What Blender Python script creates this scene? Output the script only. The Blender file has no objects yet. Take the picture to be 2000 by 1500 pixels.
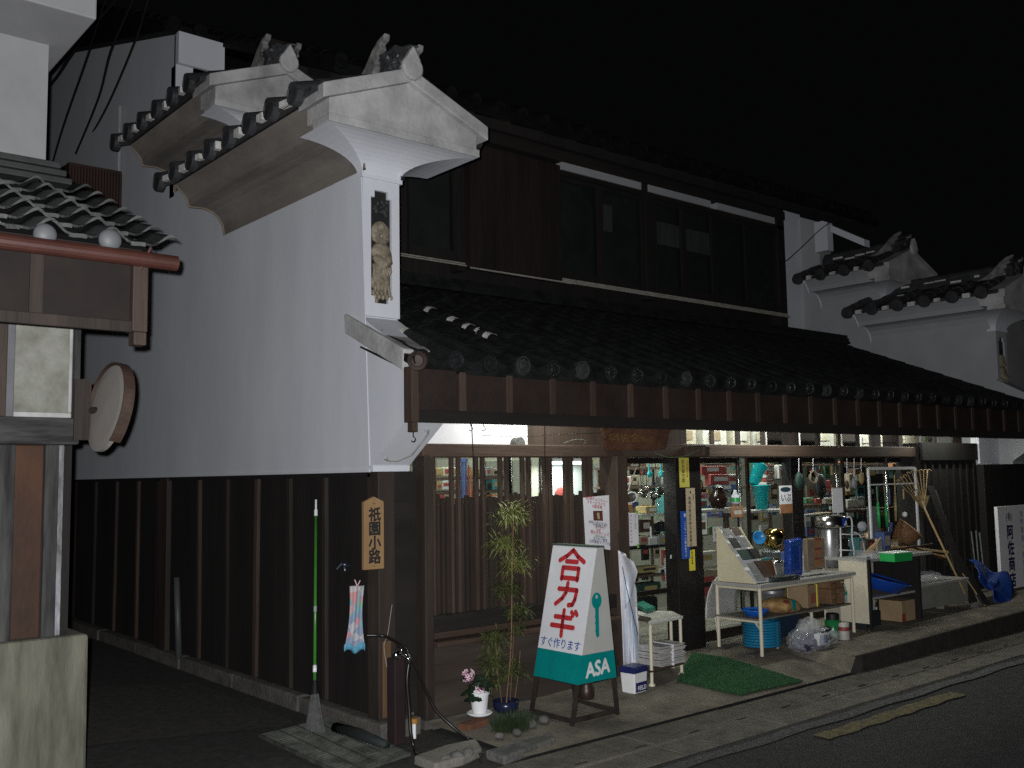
import bpy, bmesh, math, random
from mathutils import Vector, Matrix
random.seed(7)
S = bpy.context.scene
COL = S.collection
V = Vector
# ------------------------------------------------------------ camera
YAW, PIT, ROL, FPX = math.radians(49.8), math.radians(5.35), math.radians(-0.936), 1922.0
CAM = V((-3.5299, -5.4146, 1.65))
_f = V((math.cos(YAW), math.sin(YAW), 0)); _r = V((math.sin(YAW), -math.cos(YAW), 0)); _u = V((0, 0, 1))
CF = _f*math.cos(PIT) + _u*math.sin(PIT)
_u2 = _u*math.cos(PIT) - _f*math.sin(PIT)
CR = _r*math.cos(ROL) + _u2*math.sin(ROL)
CU = _u2*math.cos(ROL) - _r*math.sin(ROL)
cam = bpy.data.objects.new('camera', bpy.data.cameras.new('camera')); COL.objects.link(cam)
m = Matrix((CR, CU, -CF)).transposed().to_4x4(); m.translation = CAM
cam.matrix_world = m
cam.data.sensor_width = 36.0; cam.data.lens = 36.0*FPX/2000.0
cam.data.clip_start = 0.05; cam.data.clip_end = 500
S.camera = cam
# ------------------------------------------------------------ night sky, flash, exposure
W = bpy.data.worlds.new('World'); S.world = W; W.use_nodes = True
bg = W.node_tree.nodes['Background']
bg.inputs[0].default_value = (0.86, 0.93, 1.0, 1); bg.inputs[1].default_value = 0.0018
fl = bpy.data.lights.new('camera_flash', 'POINT'); fl.energy = 1530; fl.shadow_soft_size = 0.018; fl.color = (0.965, 0.975, 1.0)
flo = bpy.data.objects.new('camera_flash', fl); COL.objects.link(flo)
flo.location = CAM - CR*0.045 + CU*0.05 - CF*0.01
S.view_settings.view_transform = 'Standard'; S.view_settings.look = 'None'
S.view_settings.exposure = 0.0; S.view_settings.gamma = 1.0
S.render.engine = 'CYCLES'
S.cycles.max_bounces = 6; S.cycles.transparent_max_bounces = 12
S.cycles.caustics_reflective = False; S.cycles.caustics_refractive = False
S.cycles.sample_clamp_indirect = 1.0
S.cycles.use_denoising = False

# ------------------------------------------------------------ helpers
def ray(px, py): return CF + CR*((px-1000)/FPX) - CU*((py-750)/FPX)
def at(px, py, X=None, Y=None, Z=None):
    d = ray(px, py)
    if X is not None: t = (X-CAM.x)/d.x
    elif Y is not None: t = (Y-CAM.y)/d.y
    else: t = (Z-CAM.z)/d.z
    return CAM + d*t
def mpp(p): return (V(p)-CAM).dot(CF)/FPX          # metres per photograph pixel at a point
def interp(x, xs, ys):
    if x <= xs[0]: return ys[0]
    for i in range(1, len(xs)):
        if x <= xs[i]: return ys[i-1] + (ys[i]-ys[i-1])*(x-xs[i-1])/(xs[i]-xs[i-1])
    return ys[-1]
def gz(x, y):                                       # height of the forecourt
    h = interp(x, [-1.5, -0.3, 1, 2, 3.0, 4.0, 9], [0.0, 0.012, 0.03, 0.065, 0.105, 0.125, 0.2])
    if y < -0.2 and x < 3.9:
        k = min(1.0, (-0.2-y)/0.72); h = h*(1-k) + 0.008*k
    return h
def gp(px, py):
    z = 0.05
    for _ in range(12):
        p = at(px, py, Z=z); z = gz(p.x, p.y)
    return V((p.x, p.y, z))
def height_at(base, py):                            # z above base whose image row is py
    lo, hi = base[2], base[2]+8
    for _ in range(40):
        mid = (lo+hi)/2; v = V((base[0], base[1], mid))-CAM
        y = 750 - FPX*v.dot(CU)/v.dot(CF)
        if y > py: lo = mid
        else: hi = mid
    return lo

MATS = {}
def mat(name, col, rough=0.7, var=0.25, scale=6.0, bump=0.0, bscale=40.0, metal=0.0, stretch=None, col2=None, spec=0.4, detail=6, emit=None, estr=0.0, coat=0.0):
    if name in MATS: return MATS[name]
    m = bpy.data.materials.new(name); m.use_nodes = True; MATS[name] = m
    nt = m.node_tree; b = nt.nodes['Principled BSDF']
    b.inputs['Roughness'].default_value = rough; b.inputs['Metallic'].default_value = metal
    b.inputs['Specular IOR Level'].default_value = spec
    if coat: b.inputs['Coat Weight'].default_value = coat; b.inputs['Coat Roughness'].default_value = 0.1
    if emit:
        b.inputs['Emission Color'].default_value = (*emit, 1); b.inputs['Emission Strength'].default_value = estr
    tc = nt.nodes.new('ShaderNodeTexCoord'); mp = nt.nodes.new('ShaderNodeMapping')
    nt.links.new(tc.outputs['Object'], mp.inputs[0])
    if stretch: mp.inputs['Scale'].default_value = stretch
    n = nt.nodes.new('ShaderNodeTexNoise'); n.inputs['Scale'].default_value = scale; n.inputs['Detail'].default_value = detail; n.inputs['Roughness'].default_value = 0.65
    nt.links.new(mp.outputs[0], n.inputs['Vector'])
    r = nt.nodes.new('ShaderNodeValToRGB')
    c2 = col2 if col2 else tuple(min(1, c*(1+var)) for c in col); c1 = col if col2 else tuple(c*(1-var) for c in col)
    r.color_ramp.elements[0].position = 0.32; r.color_ramp.elements[1].position = 0.68
    r.color_ramp.elements[0].color = (*c1, 1); r.color_ramp.elements[1].color = (*c2, 1)
    nt.links.new(n.outputs['Fac'], r.inputs[0]); nt.links.new(r.outputs[0], b.inputs['Base Color'])
    if bump:
        n2 = nt.nodes.new('ShaderNodeTexNoise'); n2.inputs['Scale'].default_value = bscale; n2.inputs['Detail'].default_value = 5
        nt.links.new(mp.outputs[0], n2.inputs['Vector'])
        bp = nt.nodes.new('ShaderNodeBump'); bp.inputs['Strength'].default_value = bump; bp.inputs['Distance'].default_value = 0.02
        nt.links.new(n2.outputs['Fac'], bp.inputs['Height']); nt.links.new(bp.outputs[0], b.inputs['Normal'])
    return m
tile_far = mat('near_black_roof_tile', (0.0045,0.0047,0.0048), 0.7, 0.6, 7, 0.25, 50, spec=0.15)  # darkest copy of the roof tile, for the main and neighbour roofs
def plain(name, col, rough=0.5, metal=0.0, var=0.1, **k): return mat(name, col, rough, var, 12, metal=metal, **k)
def glass_mat(name, tint=(0.93, 0.97, 0.95), refl=0.12, rough=0.02):
    if name in MATS: return MATS[name]
    m = bpy.data.materials.new(name); m.use_nodes = True; MATS[name] = m
    nt = m.node_tree; nt.nodes.clear()
    o = nt.nodes.new('ShaderNodeOutputMaterial'); mx = nt.nodes.new('ShaderNodeMixShader')
    t = nt.nodes.new('ShaderNodeBsdfTransparent'); t.inputs[0].default_value = (*tint, 1)
    g = nt.nodes.new('ShaderNodeBsdfGlossy'); g.inputs['Roughness'].default_value = rough
    lw = nt.nodes.new('ShaderNodeLayerWeight'); lw.inputs[0].default_value = refl
    nt.links.new(lw.outputs['Fresnel'], mx.inputs[0]); nt.links.new(t.outputs[0], mx.inputs[1]); nt.links.new(g.outputs[0], mx.inputs[2])
    nt.links.new(mx.outputs[0], o.inputs[0]); return m
def film_mat(name, col=(0.8, 0.82, 0.85), alpha=0.35):
    if name in MATS: return MATS[name]
    m = bpy.data.materials.new(name); m.use_nodes = True; MATS[name] = m
    nt = m.node_tree; b = nt.nodes['Principled BSDF']
    n = nt.nodes.new('ShaderNodeTexNoise'); n.inputs['Scale'].default_value = 18; n.inputs['Detail'].default_value = 6
    r = nt.nodes.new('ShaderNodeMapRange'); r.inputs[1].default_value = 0.35; r.inputs[2].default_value = 0.7; r.inputs[3].default_value = alpha*0.55; r.inputs[4].default_value = min(1, alpha*1.3)
    nt.links.new(n.outputs['Fac'], r.inputs[0]); nt.links.new(r.outputs[0], b.inputs['Alpha'])
    bp = nt.nodes.new('ShaderNodeBump'); bp.inputs['Strength'].default_value = 0.3
    nt.links.new(n.outputs['Fac'], bp.inputs['Height']); nt.links.new(bp.outputs[0], b.inputs['Normal'])
    b.inputs['Base Color'].default_value = (*col, 1); b.inputs['Roughness'].default_value = 0.12; b.inputs['Specular IOR Level'].default_value = 0.45
    return m

class MB:
    def __init__(self): self.bm = bmesh.new()
    def face(self, pts):
        vs = [self.bm.verts.new(V(p)) for p in pts]
        try: return self.bm.faces.new(vs)
        except ValueError: return None
    def box(self, x0, x1, y0, y1, z0, z1):
        return self.hexa([(x0,y0,z0),(x1,y0,z0),(x1,y1,z0),(x0,y1,z0)], [(x0,y0,z1),(x1,y0,z1),(x1,y1,z1),(x0,y1,z1)])
    def hexa(self, a, b):
        n = len(a)
        va = [self.bm.verts.new(V(p)) for p in a]; vb = [self.bm.verts.new(V(p)) for p in b]
        self.bm.faces.new(list(reversed(va))); self.bm.faces.new(vb)
        for i in range(n):
            j = (i+1) % n; self.bm.faces.new((va[i], va[j], vb[j], vb[i]))
        return self
    def prism(self, poly, ext):
        e = V(ext); self.hexa([V(p) for p in poly], [V(p)+e for p in poly]); return self
    def rbox(self, c, s, M=None):
        c = V(c); M = M or Matrix.Identity(3); sx, sy, sz = [k/2 for k in s]
        q = lambda x, y, z: c + M @ V((x, y, z))
        return self.hexa([q(-sx,-sy,-sz), q(sx,-sy,-sz), q(sx,sy,-sz), q(-sx,sy,-sz)], [q(-sx,-sy,sz), q(sx,-sy,sz), q(sx,sy,sz), q(-sx,sy,sz)])
    def bar(self, p, q, w, d=None, up=(0,0,1)):
        p, q = V(p), V(q); d = d or w; z = (q-p).normalized(); x = V(up).cross(z)
        if x.length < 1e-4: x = V((1,0,0)).cross(z)
        x.normalize(); y = z.cross(x)
        a = [p + x*sx*w/2 + y*sy*d/2 for sx, sy in ((-1,-1),(1,-1),(1,1),(-1,1))]
        return self.hexa(a, [k+(q-p) for k in a])
    def tube(self, path, r, seg=8, caps=True):
        path = [V(p) for p in path]; n = len(path); rs = r if isinstance(r, (list, tuple)) else [r]*n
        rings = []; prev = None
        for i, p in enumerate(path):
            t = (path[min(i+1, n-1)] - path[max(i-1, 0)]).normalized()
            if prev is None:
                x = t.orthogonal().normalized()
            else:
                x = (prev - t*prev.dot(t)); x = x.normalized() if x.length > 1e-5 else t.orthogonal().normalized()
            prev = x; y = t.cross(x)
            rings.append([self.bm.verts.new(p + (x*math.cos(2*math.pi*k/seg) + y*math.sin(2*math.pi*k/seg))*rs[i]) for k in range(seg)])
        for a, b in zip(rings, rings[1:]):
            for k in range(seg):
                j = (k+1) % seg; self.bm.faces.new((a[k], a[j], b[j], b[k]))
        if caps:
            self.bm.faces.new(list(reversed(rings[0]))); self.bm.faces.new(rings[-1])
        return self
    def lathe(self, c, prof, seg=20, M=None, cap=True):
        c = V(c); M = M or Matrix.Identity(3); rings = []
        for r, z in prof:
            rings.append([self.bm.verts.new(c + M @ V((max(r, 1e-4)*math.cos(2*math.pi*k/seg), max(r, 1e-4)*math.sin(2*math.pi*k/seg), z))) for k in range(seg)])
        for a, b in zip(rings, rings[1:]):
            for k in range(seg):
                j = (k+1) % seg; self.bm.faces.new((a[k], a[j], b[j], b[k]))
        if cap:
            self.bm.faces.new(list(reversed(rings[0]))); self.bm.faces.new(rings[-1])
        return self
    def blob(self, c, s, n=2, jit=0.0, M=None):
        r = bmesh.ops.create_icosphere(self.bm, subdivisions=n, radius=1.0); M = M or Matrix.Identity(3)
        for v in r['verts']:
            k = 1 + random.uniform(-jit, jit)
            v.co = V(c) + M @ V((v.co.x*s[0]*k, v.co.y*s[1]*k, v.co.z*s[2]*k))
        return self
    def grid(self, fn, nu, nv):
        g = [[self.bm.verts.new(V(fn(i/nu, j/nv))) for j in range(nv+1)] for i in range(nu+1)]
        for i in range(nu):
            for j in range(nv):
                self.bm.faces.new((g[i][j], g[i+1][j], g[i+1][j+1], g[i][j+1]))
        return self
    def text(self, s, o, xd, yd, size, bold=0.0, align='CENTER', wide=1.0, depth=0.0015):
        me = text_mesh(s, 0.0, align); o, xd, yd = V(o), V(xd).normalized(), V(yd).normalized(); nrm = xd.cross(yd)
        b2 = bmesh.new(); b2.from_mesh(me); b2.verts.index_update()
        for i, (du, dv) in enumerate(((0,0),(1,0),(-1,0),(0,1),(0,-1)) if bold else ((0,0),)):
            sh = (xd*du + yd*dv)*bold*size + nrm*(depth + i*0.00012)
            vm = [self.bm.verts.new(o + xd*v.co.x*size*wide + yd*v.co.y*size + sh) for v in b2.verts]
            for f in b2.faces:
                try: self.bm.faces.new([vm[v.index] for v in f.verts])
                except ValueError: pass
        b2.free(); return self
    def vtext(self, s, top, xd, yd, size, pitch=1.08, bold=0.0, wide=1.0, depth=0.0015):
        yd = V(yd).normalized()
        for i, ch in enumerate(s):
            if ch != ' ': self.text(ch, V(top) - yd*(size*0.86 + i*size*pitch), xd, yd, size, bold, 'CENTER', wide, depth)
        return self
    def build(self, name, material, parent=None, smooth=False, bevel=0.0, solid=0.0, normals=True):
        o = V((0,0,0)); p = parent
        while p is not None: o += p.location; p = p.parent
        if o.length: bmesh.ops.translate(self.bm, verts=self.bm.verts, vec=-o)
        if normals: bmesh.ops.recalc_face_normals(self.bm, faces=self.bm.faces)
        me = bpy.data.meshes.new(name); self.bm.to_mesh(me); self.bm.free()
        if smooth:
            for f in me.polygons: f.use_smooth = True
        ob = bpy.data.objects.new(name, me); COL.objects.link(ob); me.materials.append(material)
        if parent is not None: ob.parent = parent
        if bevel:
            md = ob.modifiers.new('bevel', 'BEVEL'); md.width = bevel; md.segments = 2; md.limit_method = 'ANGLE'
        if solid:
            md = ob.modifiers.new('solid', 'SOLIDIFY'); md.thickness = solid; md.offset = 0
        return ob
_TX = {}
def text_mesh(s, bold, align):
    k = (s, bold, align)
    if k in _TX: return _TX[k]
    cu = bpy.data.curves.new('lettering', 'FONT'); cu.body = s; cu.size = 1.0; cu.align_x = align; cu.offset = bold; cu.resolution_u = 3
    ob = bpy.data.objects.new('lettering', cu); COL.objects.link(ob)
    dg = bpy.context.evaluated_depsgraph_get()
    me = bpy.data.meshes.new_from_object(ob.evaluated_get(dg)); _TX[k] = me
    bpy.data.objects.remove(ob); bpy.data.curves.remove(cu); return me
def merge(a, b):                                    # fold b's mesh into a as a second material of the same part
    bm = bmesh.new(); bm.from_mesh(a.data); n = len(bm.faces); bm.from_mesh(b.data); bm.faces.ensure_lookup_table()
    for f in bm.faces[n:]: f.material_index = 1
    bm.to_mesh(a.data); bm.free(); a.data.materials.append(b.data.materials[0]); bpy.data.objects.remove(b); return a
def tag(o, label, cat, group=None):
    o['label'] = label; o['category'] = cat
    if group: o['group'] = group
    return o
def thing(name, label, cat, loc=(0,0,0), group=None):
    o = bpy.data.objects.new(name, None); COL.objects.link(o); o.location = loc; o.empty_display_size = 0.1
    return tag(o, label, cat, group)
def struct(mb, name, m, **k):
    o = mb.build(name, m, None, **k); o['kind'] = 'structure'; return o
def rz(a): return Matrix.Rotation(a, 3, 'Z')
def rotm(a, ax): return Matrix.Rotation(a, 3, ax)
def face_m(n, up=(0,0,1)):                          # local x right, y up, z = outward normal
    n = V(n).normalized(); x = V(up).cross(n).normalized(); y = n.cross(x)
    return Matrix((x, y, n)).transposed()
X_, Y_, Z_ = V((1,0,0)), V((0,1,0)), V((0,0,1))

# ------------------------------------------------------------ materials
plaster = mat('white_plaster', (0.54,0.555,0.595), 0.85, 0, 2.0, 0.04, 60, col2=(0.63,0.64,0.665), stretch=(1,1,.3), detail=10)
plaster_far = mat('dim_far_plaster', (0.33,0.335,0.34), 0.9, 0.08, 2.5)  # darker copy of the plaster, dimness of the far end put into the colour
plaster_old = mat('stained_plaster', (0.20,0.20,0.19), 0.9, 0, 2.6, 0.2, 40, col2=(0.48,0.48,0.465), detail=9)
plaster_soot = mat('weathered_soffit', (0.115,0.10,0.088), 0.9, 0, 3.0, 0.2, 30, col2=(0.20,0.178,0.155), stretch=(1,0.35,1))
plaster_new = mat('fresh_white_plaster', (0.80,0.78,0.79), 0.8, 0.03, 4)
wood_dark = mat('dark_stained_wood', (0.0085,0.0065,0.0055), 0.8, 0.45, 4, 0.3, 30, stretch=(1,1,0.12))
wood_dark_h = mat('dark_stained_boards', (0.011,0.0085,0.007), 0.8, 0.5, 4, 0.35, 30, stretch=(0.12,1,1))
wood_batten = mat('worn_brown_batten', (0.026,0.018,0.0135), 0.75, 0.5, 5, 0.3, 30, stretch=(1,1,0.12))
wood_brown = mat('brown_timber', (0.060,0.037,0.026), 0.7, 0.3, 5, 0.25, 30, stretch=(0.12,1,1))
wood_brown_v = mat('brown_timber_upright', (0.050,0.032,0.023), 0.7, 0.35, 5, 0.25, 30, stretch=(1,1,0.12))
wood_eave = mat('eave_board_brown', (0.020,0.012,0.009), 0.7, 0.35, 3, 0.2, 30)
wood_grey = mat('weathered_grey_timber', (0.012,0.011,0.011), 0.9, 0, 14, 0.5, 40, stretch=(0.12,1,1), col2=(0.085,0.082,0.078))
wood_grey_v = mat('weathered_grey_post', (0.010,0.0095,0.009), 0.9, 0, 14, 0.5, 40, stretch=(1,1,0.1), col2=(0.075,0.073,0.07))
wood_orange = mat('orange_varnished_wood', (0.042,0.015,0.0045), 0.7, 0.5, 3, 0.1, 40, stretch=(1,1,0.5))
tile = mat('smoked_roof_tile', (0.030,0.031,0.033), 0.5, 0.45, 9, 0.2, 50, spec=0.5)
tile_low = mat('dark_roof_tile', (0.0085,0.009,0.009), 0.6, 0.6, 7, 0.25, 50, spec=0.25)
mortar = mat('white_roof_mortar', (0.50,0.49,0.46), 0.9, 0.25, 20, 0.3, 60)
concrete = mat('old_concrete', (0.17,0.16,0.135), 0.9, 0.3, 5, 0.3, 60)
concrete_dk = mat('mossy_concrete', (0.075,0.07,0.058), 0.95, 0.4, 8, 0.5, 50)
stone = mat('grey_stone', (0.10,0.098,0.09), 0.9, 0.4, 9, 0.6, 30)
asphalt = mat('worn_asphalt', (0.009,0.009,0.0085), 0.9, 0, 9, 0.6, 220, col2=(0.026,0.025,0.024), detail=12)
cream = mat('cream_enamel', (0.60,0.55,0.42), 0.45, 0.08, 8)
greyboard = mat('grey_laminate', (0.33,0.32,0.30), 0.5, 0.1, 8)
white_paint = mat('white_enamel', (0.72,0.72,0.72), 0.45, 0.04, 6)
paper = mat('white_paper', (0.74,0.73,0.76), 0.8, 0.05, 9)
ink = plain('black_ink', (0.015,0.014,0.014), 0.7)
ink_red = plain('red_ink', (0.42,0.025,0.03), 0.6)
ink_blue = plain('blue_ink', (0.03,0.07,0.28), 0.6)
ink_navy = plain('navy_ink', (0.02,0.02,0.10), 0.6)
alu = plain('bright_aluminium', (0.55,0.55,0.54), 0.28, 0.9)
bronze = plain('dark_bronze_frame', (0.020,0.016,0.014), 0.35, 0.3)
steel = plain('stainless_steel', (0.62,0.61,0.58), 0.2, 1.0)
iron = plain('dark_iron', (0.02,0.02,0.022), 0.5, 0.6)
glass = glass_mat('window_glass')
film = film_mat('clear_plastic_film', (.7,.72,.76), .26)
def colour(name, c, rough=0.45, **k): return plain(name, c, rough, **k)
teal = colour('teal_paint', (0.0,0.20,0.19)); turquoise = colour('turquoise_plastic', (0.01,0.34,0.36), 0.35)
blue_pl = colour('blue_plastic', (0.012,0.075,0.42), 0.3); navy_pl = colour('navy_plastic', (0.015,0.02,0.10), 0.35)
tarp = mat('blue_tarpaulin', (0.012,0.045,0.23), 0.4, 0.25, 8, 0.5, 14)
rubber = colour('dark_rubber', (0.012,0.008,0.008), 0.35); bamboo_c = mat('pale_bamboo', (0.42,0.29,0.13), 0.5, 0.2, 6)
carton = mat('brown_cardboard', (0.30,0.21,0.12), 0.85, 0.15, 6); green_pl = colour('bright_green_plastic', (0.02,0.30,0.07), 0.35)
yellow_p = colour('yellow_sticker', (0.72,0.62,0.06), 0.5); red_pl = colour('red_packaging', (0.45,0.03,0.025), 0.4)
# ------------------------------------------------------------ ground, road, pavement
b = MB(); b.box(-60, 90, -40, 60, -0.5, -0.012); struct(b, 'ground', asphalt)
b = MB(); b.grid(lambda u, v: (-14+u*34, -9+v*7.51, -0.008+0.004*math.sin(9*u*5)*math.sin(7*v)), 60, 20); struct(b, 'road', asphalt)
alley_m = mat('alley_asphalt', (0.026,0.024,0.021), 0.95, 0.5, 14, 0.6, 90)
b = MB(); b.grid(lambda u, v: (-1.85+u*2.2, -1.49+v*13, -0.004+0.006*math.sin(11*u+13*v)*math.sin(17*v)), 14, 50); struct(b, 'alley', alley_m)
fore_m = mat('worn_concrete_forecourt', (0.085,0.075,0.058), 0.92, 0, 3.5, 0.4, 70, col2=(0.20,0.175,0.135))
b = MB(); b.grid(lambda u, v: (0.33+u*3.57, -0.92+v*1.5, gz(0.33+u*3.57, -0.92+v*1.5)+0.01), 40, 16); struct(b, 'forecourt', fore_m)
b = MB()
xs = [3.9, 4.0, 4.6, 5.5, 6.5, 7.5, 9, 12]
for x0, x1 in zip(xs, xs[1:]):
    h0, h1 = gz(x0, 0)+0.012, gz(x1, 0)+0.012; y0 = -0.90 if x0 > 3.95 else -0.84
    b.hexa([(x0,y0,-0.02),(x1,-0.90,-0.02),(x1,0.6,-0.02),(x0,0.6,-0.02)], [(x0,y0+0.02,h0),(x1,-0.90,h1),(x1,0.6,h1),(x0,0.6,h0)])
struct(b, 'raised_pavement', fore_m, bevel=0.012)
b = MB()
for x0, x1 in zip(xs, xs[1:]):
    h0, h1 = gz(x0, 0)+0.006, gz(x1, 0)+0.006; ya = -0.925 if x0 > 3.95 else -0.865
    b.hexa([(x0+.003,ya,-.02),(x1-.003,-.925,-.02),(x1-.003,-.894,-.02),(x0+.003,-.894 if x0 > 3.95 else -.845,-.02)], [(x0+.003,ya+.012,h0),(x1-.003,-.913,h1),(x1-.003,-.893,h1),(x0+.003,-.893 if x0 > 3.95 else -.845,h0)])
struct(b, 'kerb', mat('dark_kerb_face', (0.022,0.019,0.016), .95, .5, 12, .6, 50), bevel=.008)  # thin facing, darker than the pavement top
gut_m = mat('gutter_concrete', (0.105,0.094,0.076), 0.95, 0.35, 7, 0.5, 60)
b = MB(); x = -0.9
while x < 13:
    b.box(x, x+0.995, -1.24, -0.93, -0.05, 0.002+random.uniform(0, 0.006)); b.box(x, x+0.995, -1.49, -1.25, -0.05, -0.002+random.uniform(0, 0.004)); x += 1.0
struct(b, 'gutter_cover', gut_m, bevel=0.005)
b = MB(); x = -0.55
while x < 9: b.box(x, x+0.10, -1.212, -1.198, 0.004, 0.0085); x += 0.5
struct(b, 'gutter_slot', colour('gutter_slot_black', (0.018,0.016,0.014), 0.9))
ymark = mat('worn_yellow_paint', (0.012,0.011,0.009), 0.85, 0, 22, 0.3, 120, col2=(0.17,0.125,0.036), detail=10)
p0, p1 = at(1603, 1440, Z=0), at(1875, 1355, Z=0)
b = MB(); b.grid(lambda u, v: (p0.x+u*(p1.x-p0.x), -1.88+v*0.125+0.01*math.sin(u*31), 0.001+0.0005), 24, 2); struct(b, 'road_marking', ymark)
wmark = mat('flaked_white_paint', (0.006,0.006,0.006), 0.9, 0, 26, 0.4, 160, col2=(0.10,0.10,0.097), detail=10)
b = MB(); b.grid(lambda u, v: (-1.0+u*6.5, -1.66+v*0.10+0.012*math.sin(u*43), 0.0012), 40, 2); struct(b, 'edge_marking', wmark)

b = MB(); b.face([(-1.0,-2.6,.0045),(1.6,-2.75,.0045),(1.7,-1.9,.0045),(-.9,-1.85,.0045)]); struct(b, 'road_patch', mat('older_asphalt_patch', (0.016,0.0155,0.015), .9, .5, 30, .6, 200))
b = MB(); b.face([(-1.5,1.2,.0085),(-.25,.75,.0085),(-.22,2.6,.0085),(-1.4,3.3,.0085)]); struct(b, 'alley_patch', mat('alley_patch_asphalt', (0.036,0.033,0.028), .95, .5, 18, .6, 120))
# ------------------------------------------------------------ the merchant house
house = thing('merchant_house', 'old white plastered merchant house with tiled fire walls, dark cladding and a lit hardware shop', 'house', (0,0,0))
XR, DYR = 9.1, -0.28
def wall_poly(dy, t0=3.79, t1=4.44, yr=1.8, t2=6.02, yb=3.8):
    return [(11,1.70),(0.22+dy,1.70),(0.22+dy,1.735),(-0.19+dy,2.02),(-0.19+dy,2.45),(0.36+dy,2.76),(0.36+dy,t0),(yr,t0),(yr,t1),(yb,t1),(yb,t2),(11,9.2)]
b = MB(); b.prism([(0,y,z) for y, z in wall_poly(0)], (0.30,0,0)); side = b.build('side_wall', plaster, house)
b = MB(); b.hexa([(-0.006,0.245,1.735),(0,0.245,1.735),(0,0.72,1.735),(-0.006,0.72,1.735)], [(-0.006,0.345,3.78),(0,0.345,3.78),(0,0.72,3.78),(-0.006,0.72,3.78)])
b.build('wall_pilaster', plaster, side, bevel=0.002)
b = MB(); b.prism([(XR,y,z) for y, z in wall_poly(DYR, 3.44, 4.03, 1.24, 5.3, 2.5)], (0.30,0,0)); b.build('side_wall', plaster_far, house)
# shoulder band of the sleeve wall, over the eave end
b = MB()
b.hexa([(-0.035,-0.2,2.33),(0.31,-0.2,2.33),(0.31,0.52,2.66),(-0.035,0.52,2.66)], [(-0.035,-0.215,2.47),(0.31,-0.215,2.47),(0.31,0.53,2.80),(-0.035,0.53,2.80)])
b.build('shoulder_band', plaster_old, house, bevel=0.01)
# corbel moulding on the sloped front face
n = V((0, -0.285, -0.41)).normalized(); o0 = V((0, 0.22, 1.735)); sl = V((0, -0.41, 0.285)).normalized()
cp = lambda u, v: o0 + X_*u + sl*v + n*0.004
b = MB()
b.tube([cp(0.06,0.10), cp(0.06,0.075), cp(0.10,0.06), cp(0.17,0.06), cp(0.20,0.09), cp(0.245,0.13), cp(0.245,0.36), cp(0.225,0.40), cp(0.20,0.40)], 0.008, 6)
b.build('corbel_moulding', plaster_old, house, smooth=True)
b = MB(); b.box(-0.008, 0.285, 0.20, 0.24, 1.695, 1.735); b.box(-0.012, 0.0, 0.24, 11, 1.69, 1.712); b.build('wall_lip', plaster, house)
# cladding of the alley side
b = MB(); b.box(0.004, 0.28, 0.16, 11, 0.11, 1.694)
b.build('cladding', wood_dark, house)
bat = [147,187,228,271,392,446,504,569,638]
batten_pale = mat('sun_bleached_batten', (0.036,0.024,0.017), 0.8, 0.6, 6, 0.4, 30, stretch=(1,1,0.1)); batten_dark = mat('darker_batten', (0.017,0.012,0.009), 0.8, 0.6, 6, 0.4, 30, stretch=(1,1,0.1))
for px in bat + [90, 40]:
    clad = MB(); y = at(px, 1050, X=0).y; w = 0.052*random.uniform(.8,1.15); t_ = random.uniform(-.012,.012)
    clad.hexa([(-0.026,y-w/2-t_,.12),(0.003,y-w/2-t_,.12),(0.003,y+w/2-t_,.12),(-0.026,y+w/2-t_,.12)], [(-0.026,y-w/2+t_,1.675),(0.003,y-w/2+t_,1.675),(0.003,y+w/2+t_,1.675),(-0.026,y+w/2+t_,1.675)])
    clad.build('cladding_batten', random.choice([wood_batten, batten_pale, batten_dark]), house, bevel=0.003)
b = MB(); y = at(326, 1050, X=0).y; b.box(-0.045, 0.003, y-0.10, y+0.10, 0.1, 1.68); b.box(-0.03, 0.003, y+0.13, y+0.2, 0.1, 1.68); b.build('cladding_post', wood_batten, house, bevel=0.004)
b = MB(); b.box(-0.03, 0.004, 0.2, 11, 1.66, 1.692); b.build('cladding_cap', wood_dark, house)
b = MB(); pa, pb = at(345, 1128, X=-0.06), at(351, 1300, X=-0.06)
b.tube([(-0.06, pa.y, pa.z), (-0.06, pb.y+0.02, 0.08)], 0.028, 10); b.build('drainpipe', plain('grey_pipe', (0.06,0.065,0.065), 0.5), house, smooth=True)
b = MB()
for i in range(10):
    y0 = 0.02 + i*1.1; b.box(-0.07+random.uniform(-.008,.008), 0.25, y0+0.004, y0+1.094, -0.05, 0.105+random.uniform(-.008,.008))
b.build('foundation_stone', mat('foundation_granite', (0.085,0.08,0.07), 0.9, 0.35, 8, 0.5, 40), house, bevel=0.015)
# corner post and front boards
b = MB(); b.box(-0.03, 0.10, 0.10, 0.24, 0.10, 1.692); b.build('corner_post', wood_batten, house, bevel=0.008)
post_lo = MB(); post_lo.box(-0.012, 0.052, 0.078, 0.097, 0.12, 0.60); post_lo.build('post_splint', mat('orange_brown_timber', (0.10,0.055,0.025), 0.7, 0.35, 5, 0.2, 40, stretch=(1,1,.15)), house, bevel=0.004)
b = MB()
for i in range(9):
    z0 = 0.11 + i*0.175; b.hexa([(0.10,0.125,z0),(0.29,0.125,z0),(0.29,0.2,z0),(0.10,0.2,z0)], [(0.10,0.142,z0+0.178),(0.29,0.142,z0+0.178),(0.29,0.2,z0+0.178),(0.10,0.2,z0+0.178)])
b.build('front_boards', wood_dark_h, house)
LY = 0.17                                            # lattice plane
xl0 = at(833, 1000, Y=LY).x; xl1 = at(1200, 1000, Y=LY).x
b = MB(); b.box(xl0-0.07, xl0, 0.09, 0.24, 0.05, 1.80); b.build('lattice_post', wood_batten, house, bevel=0.006)
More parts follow.
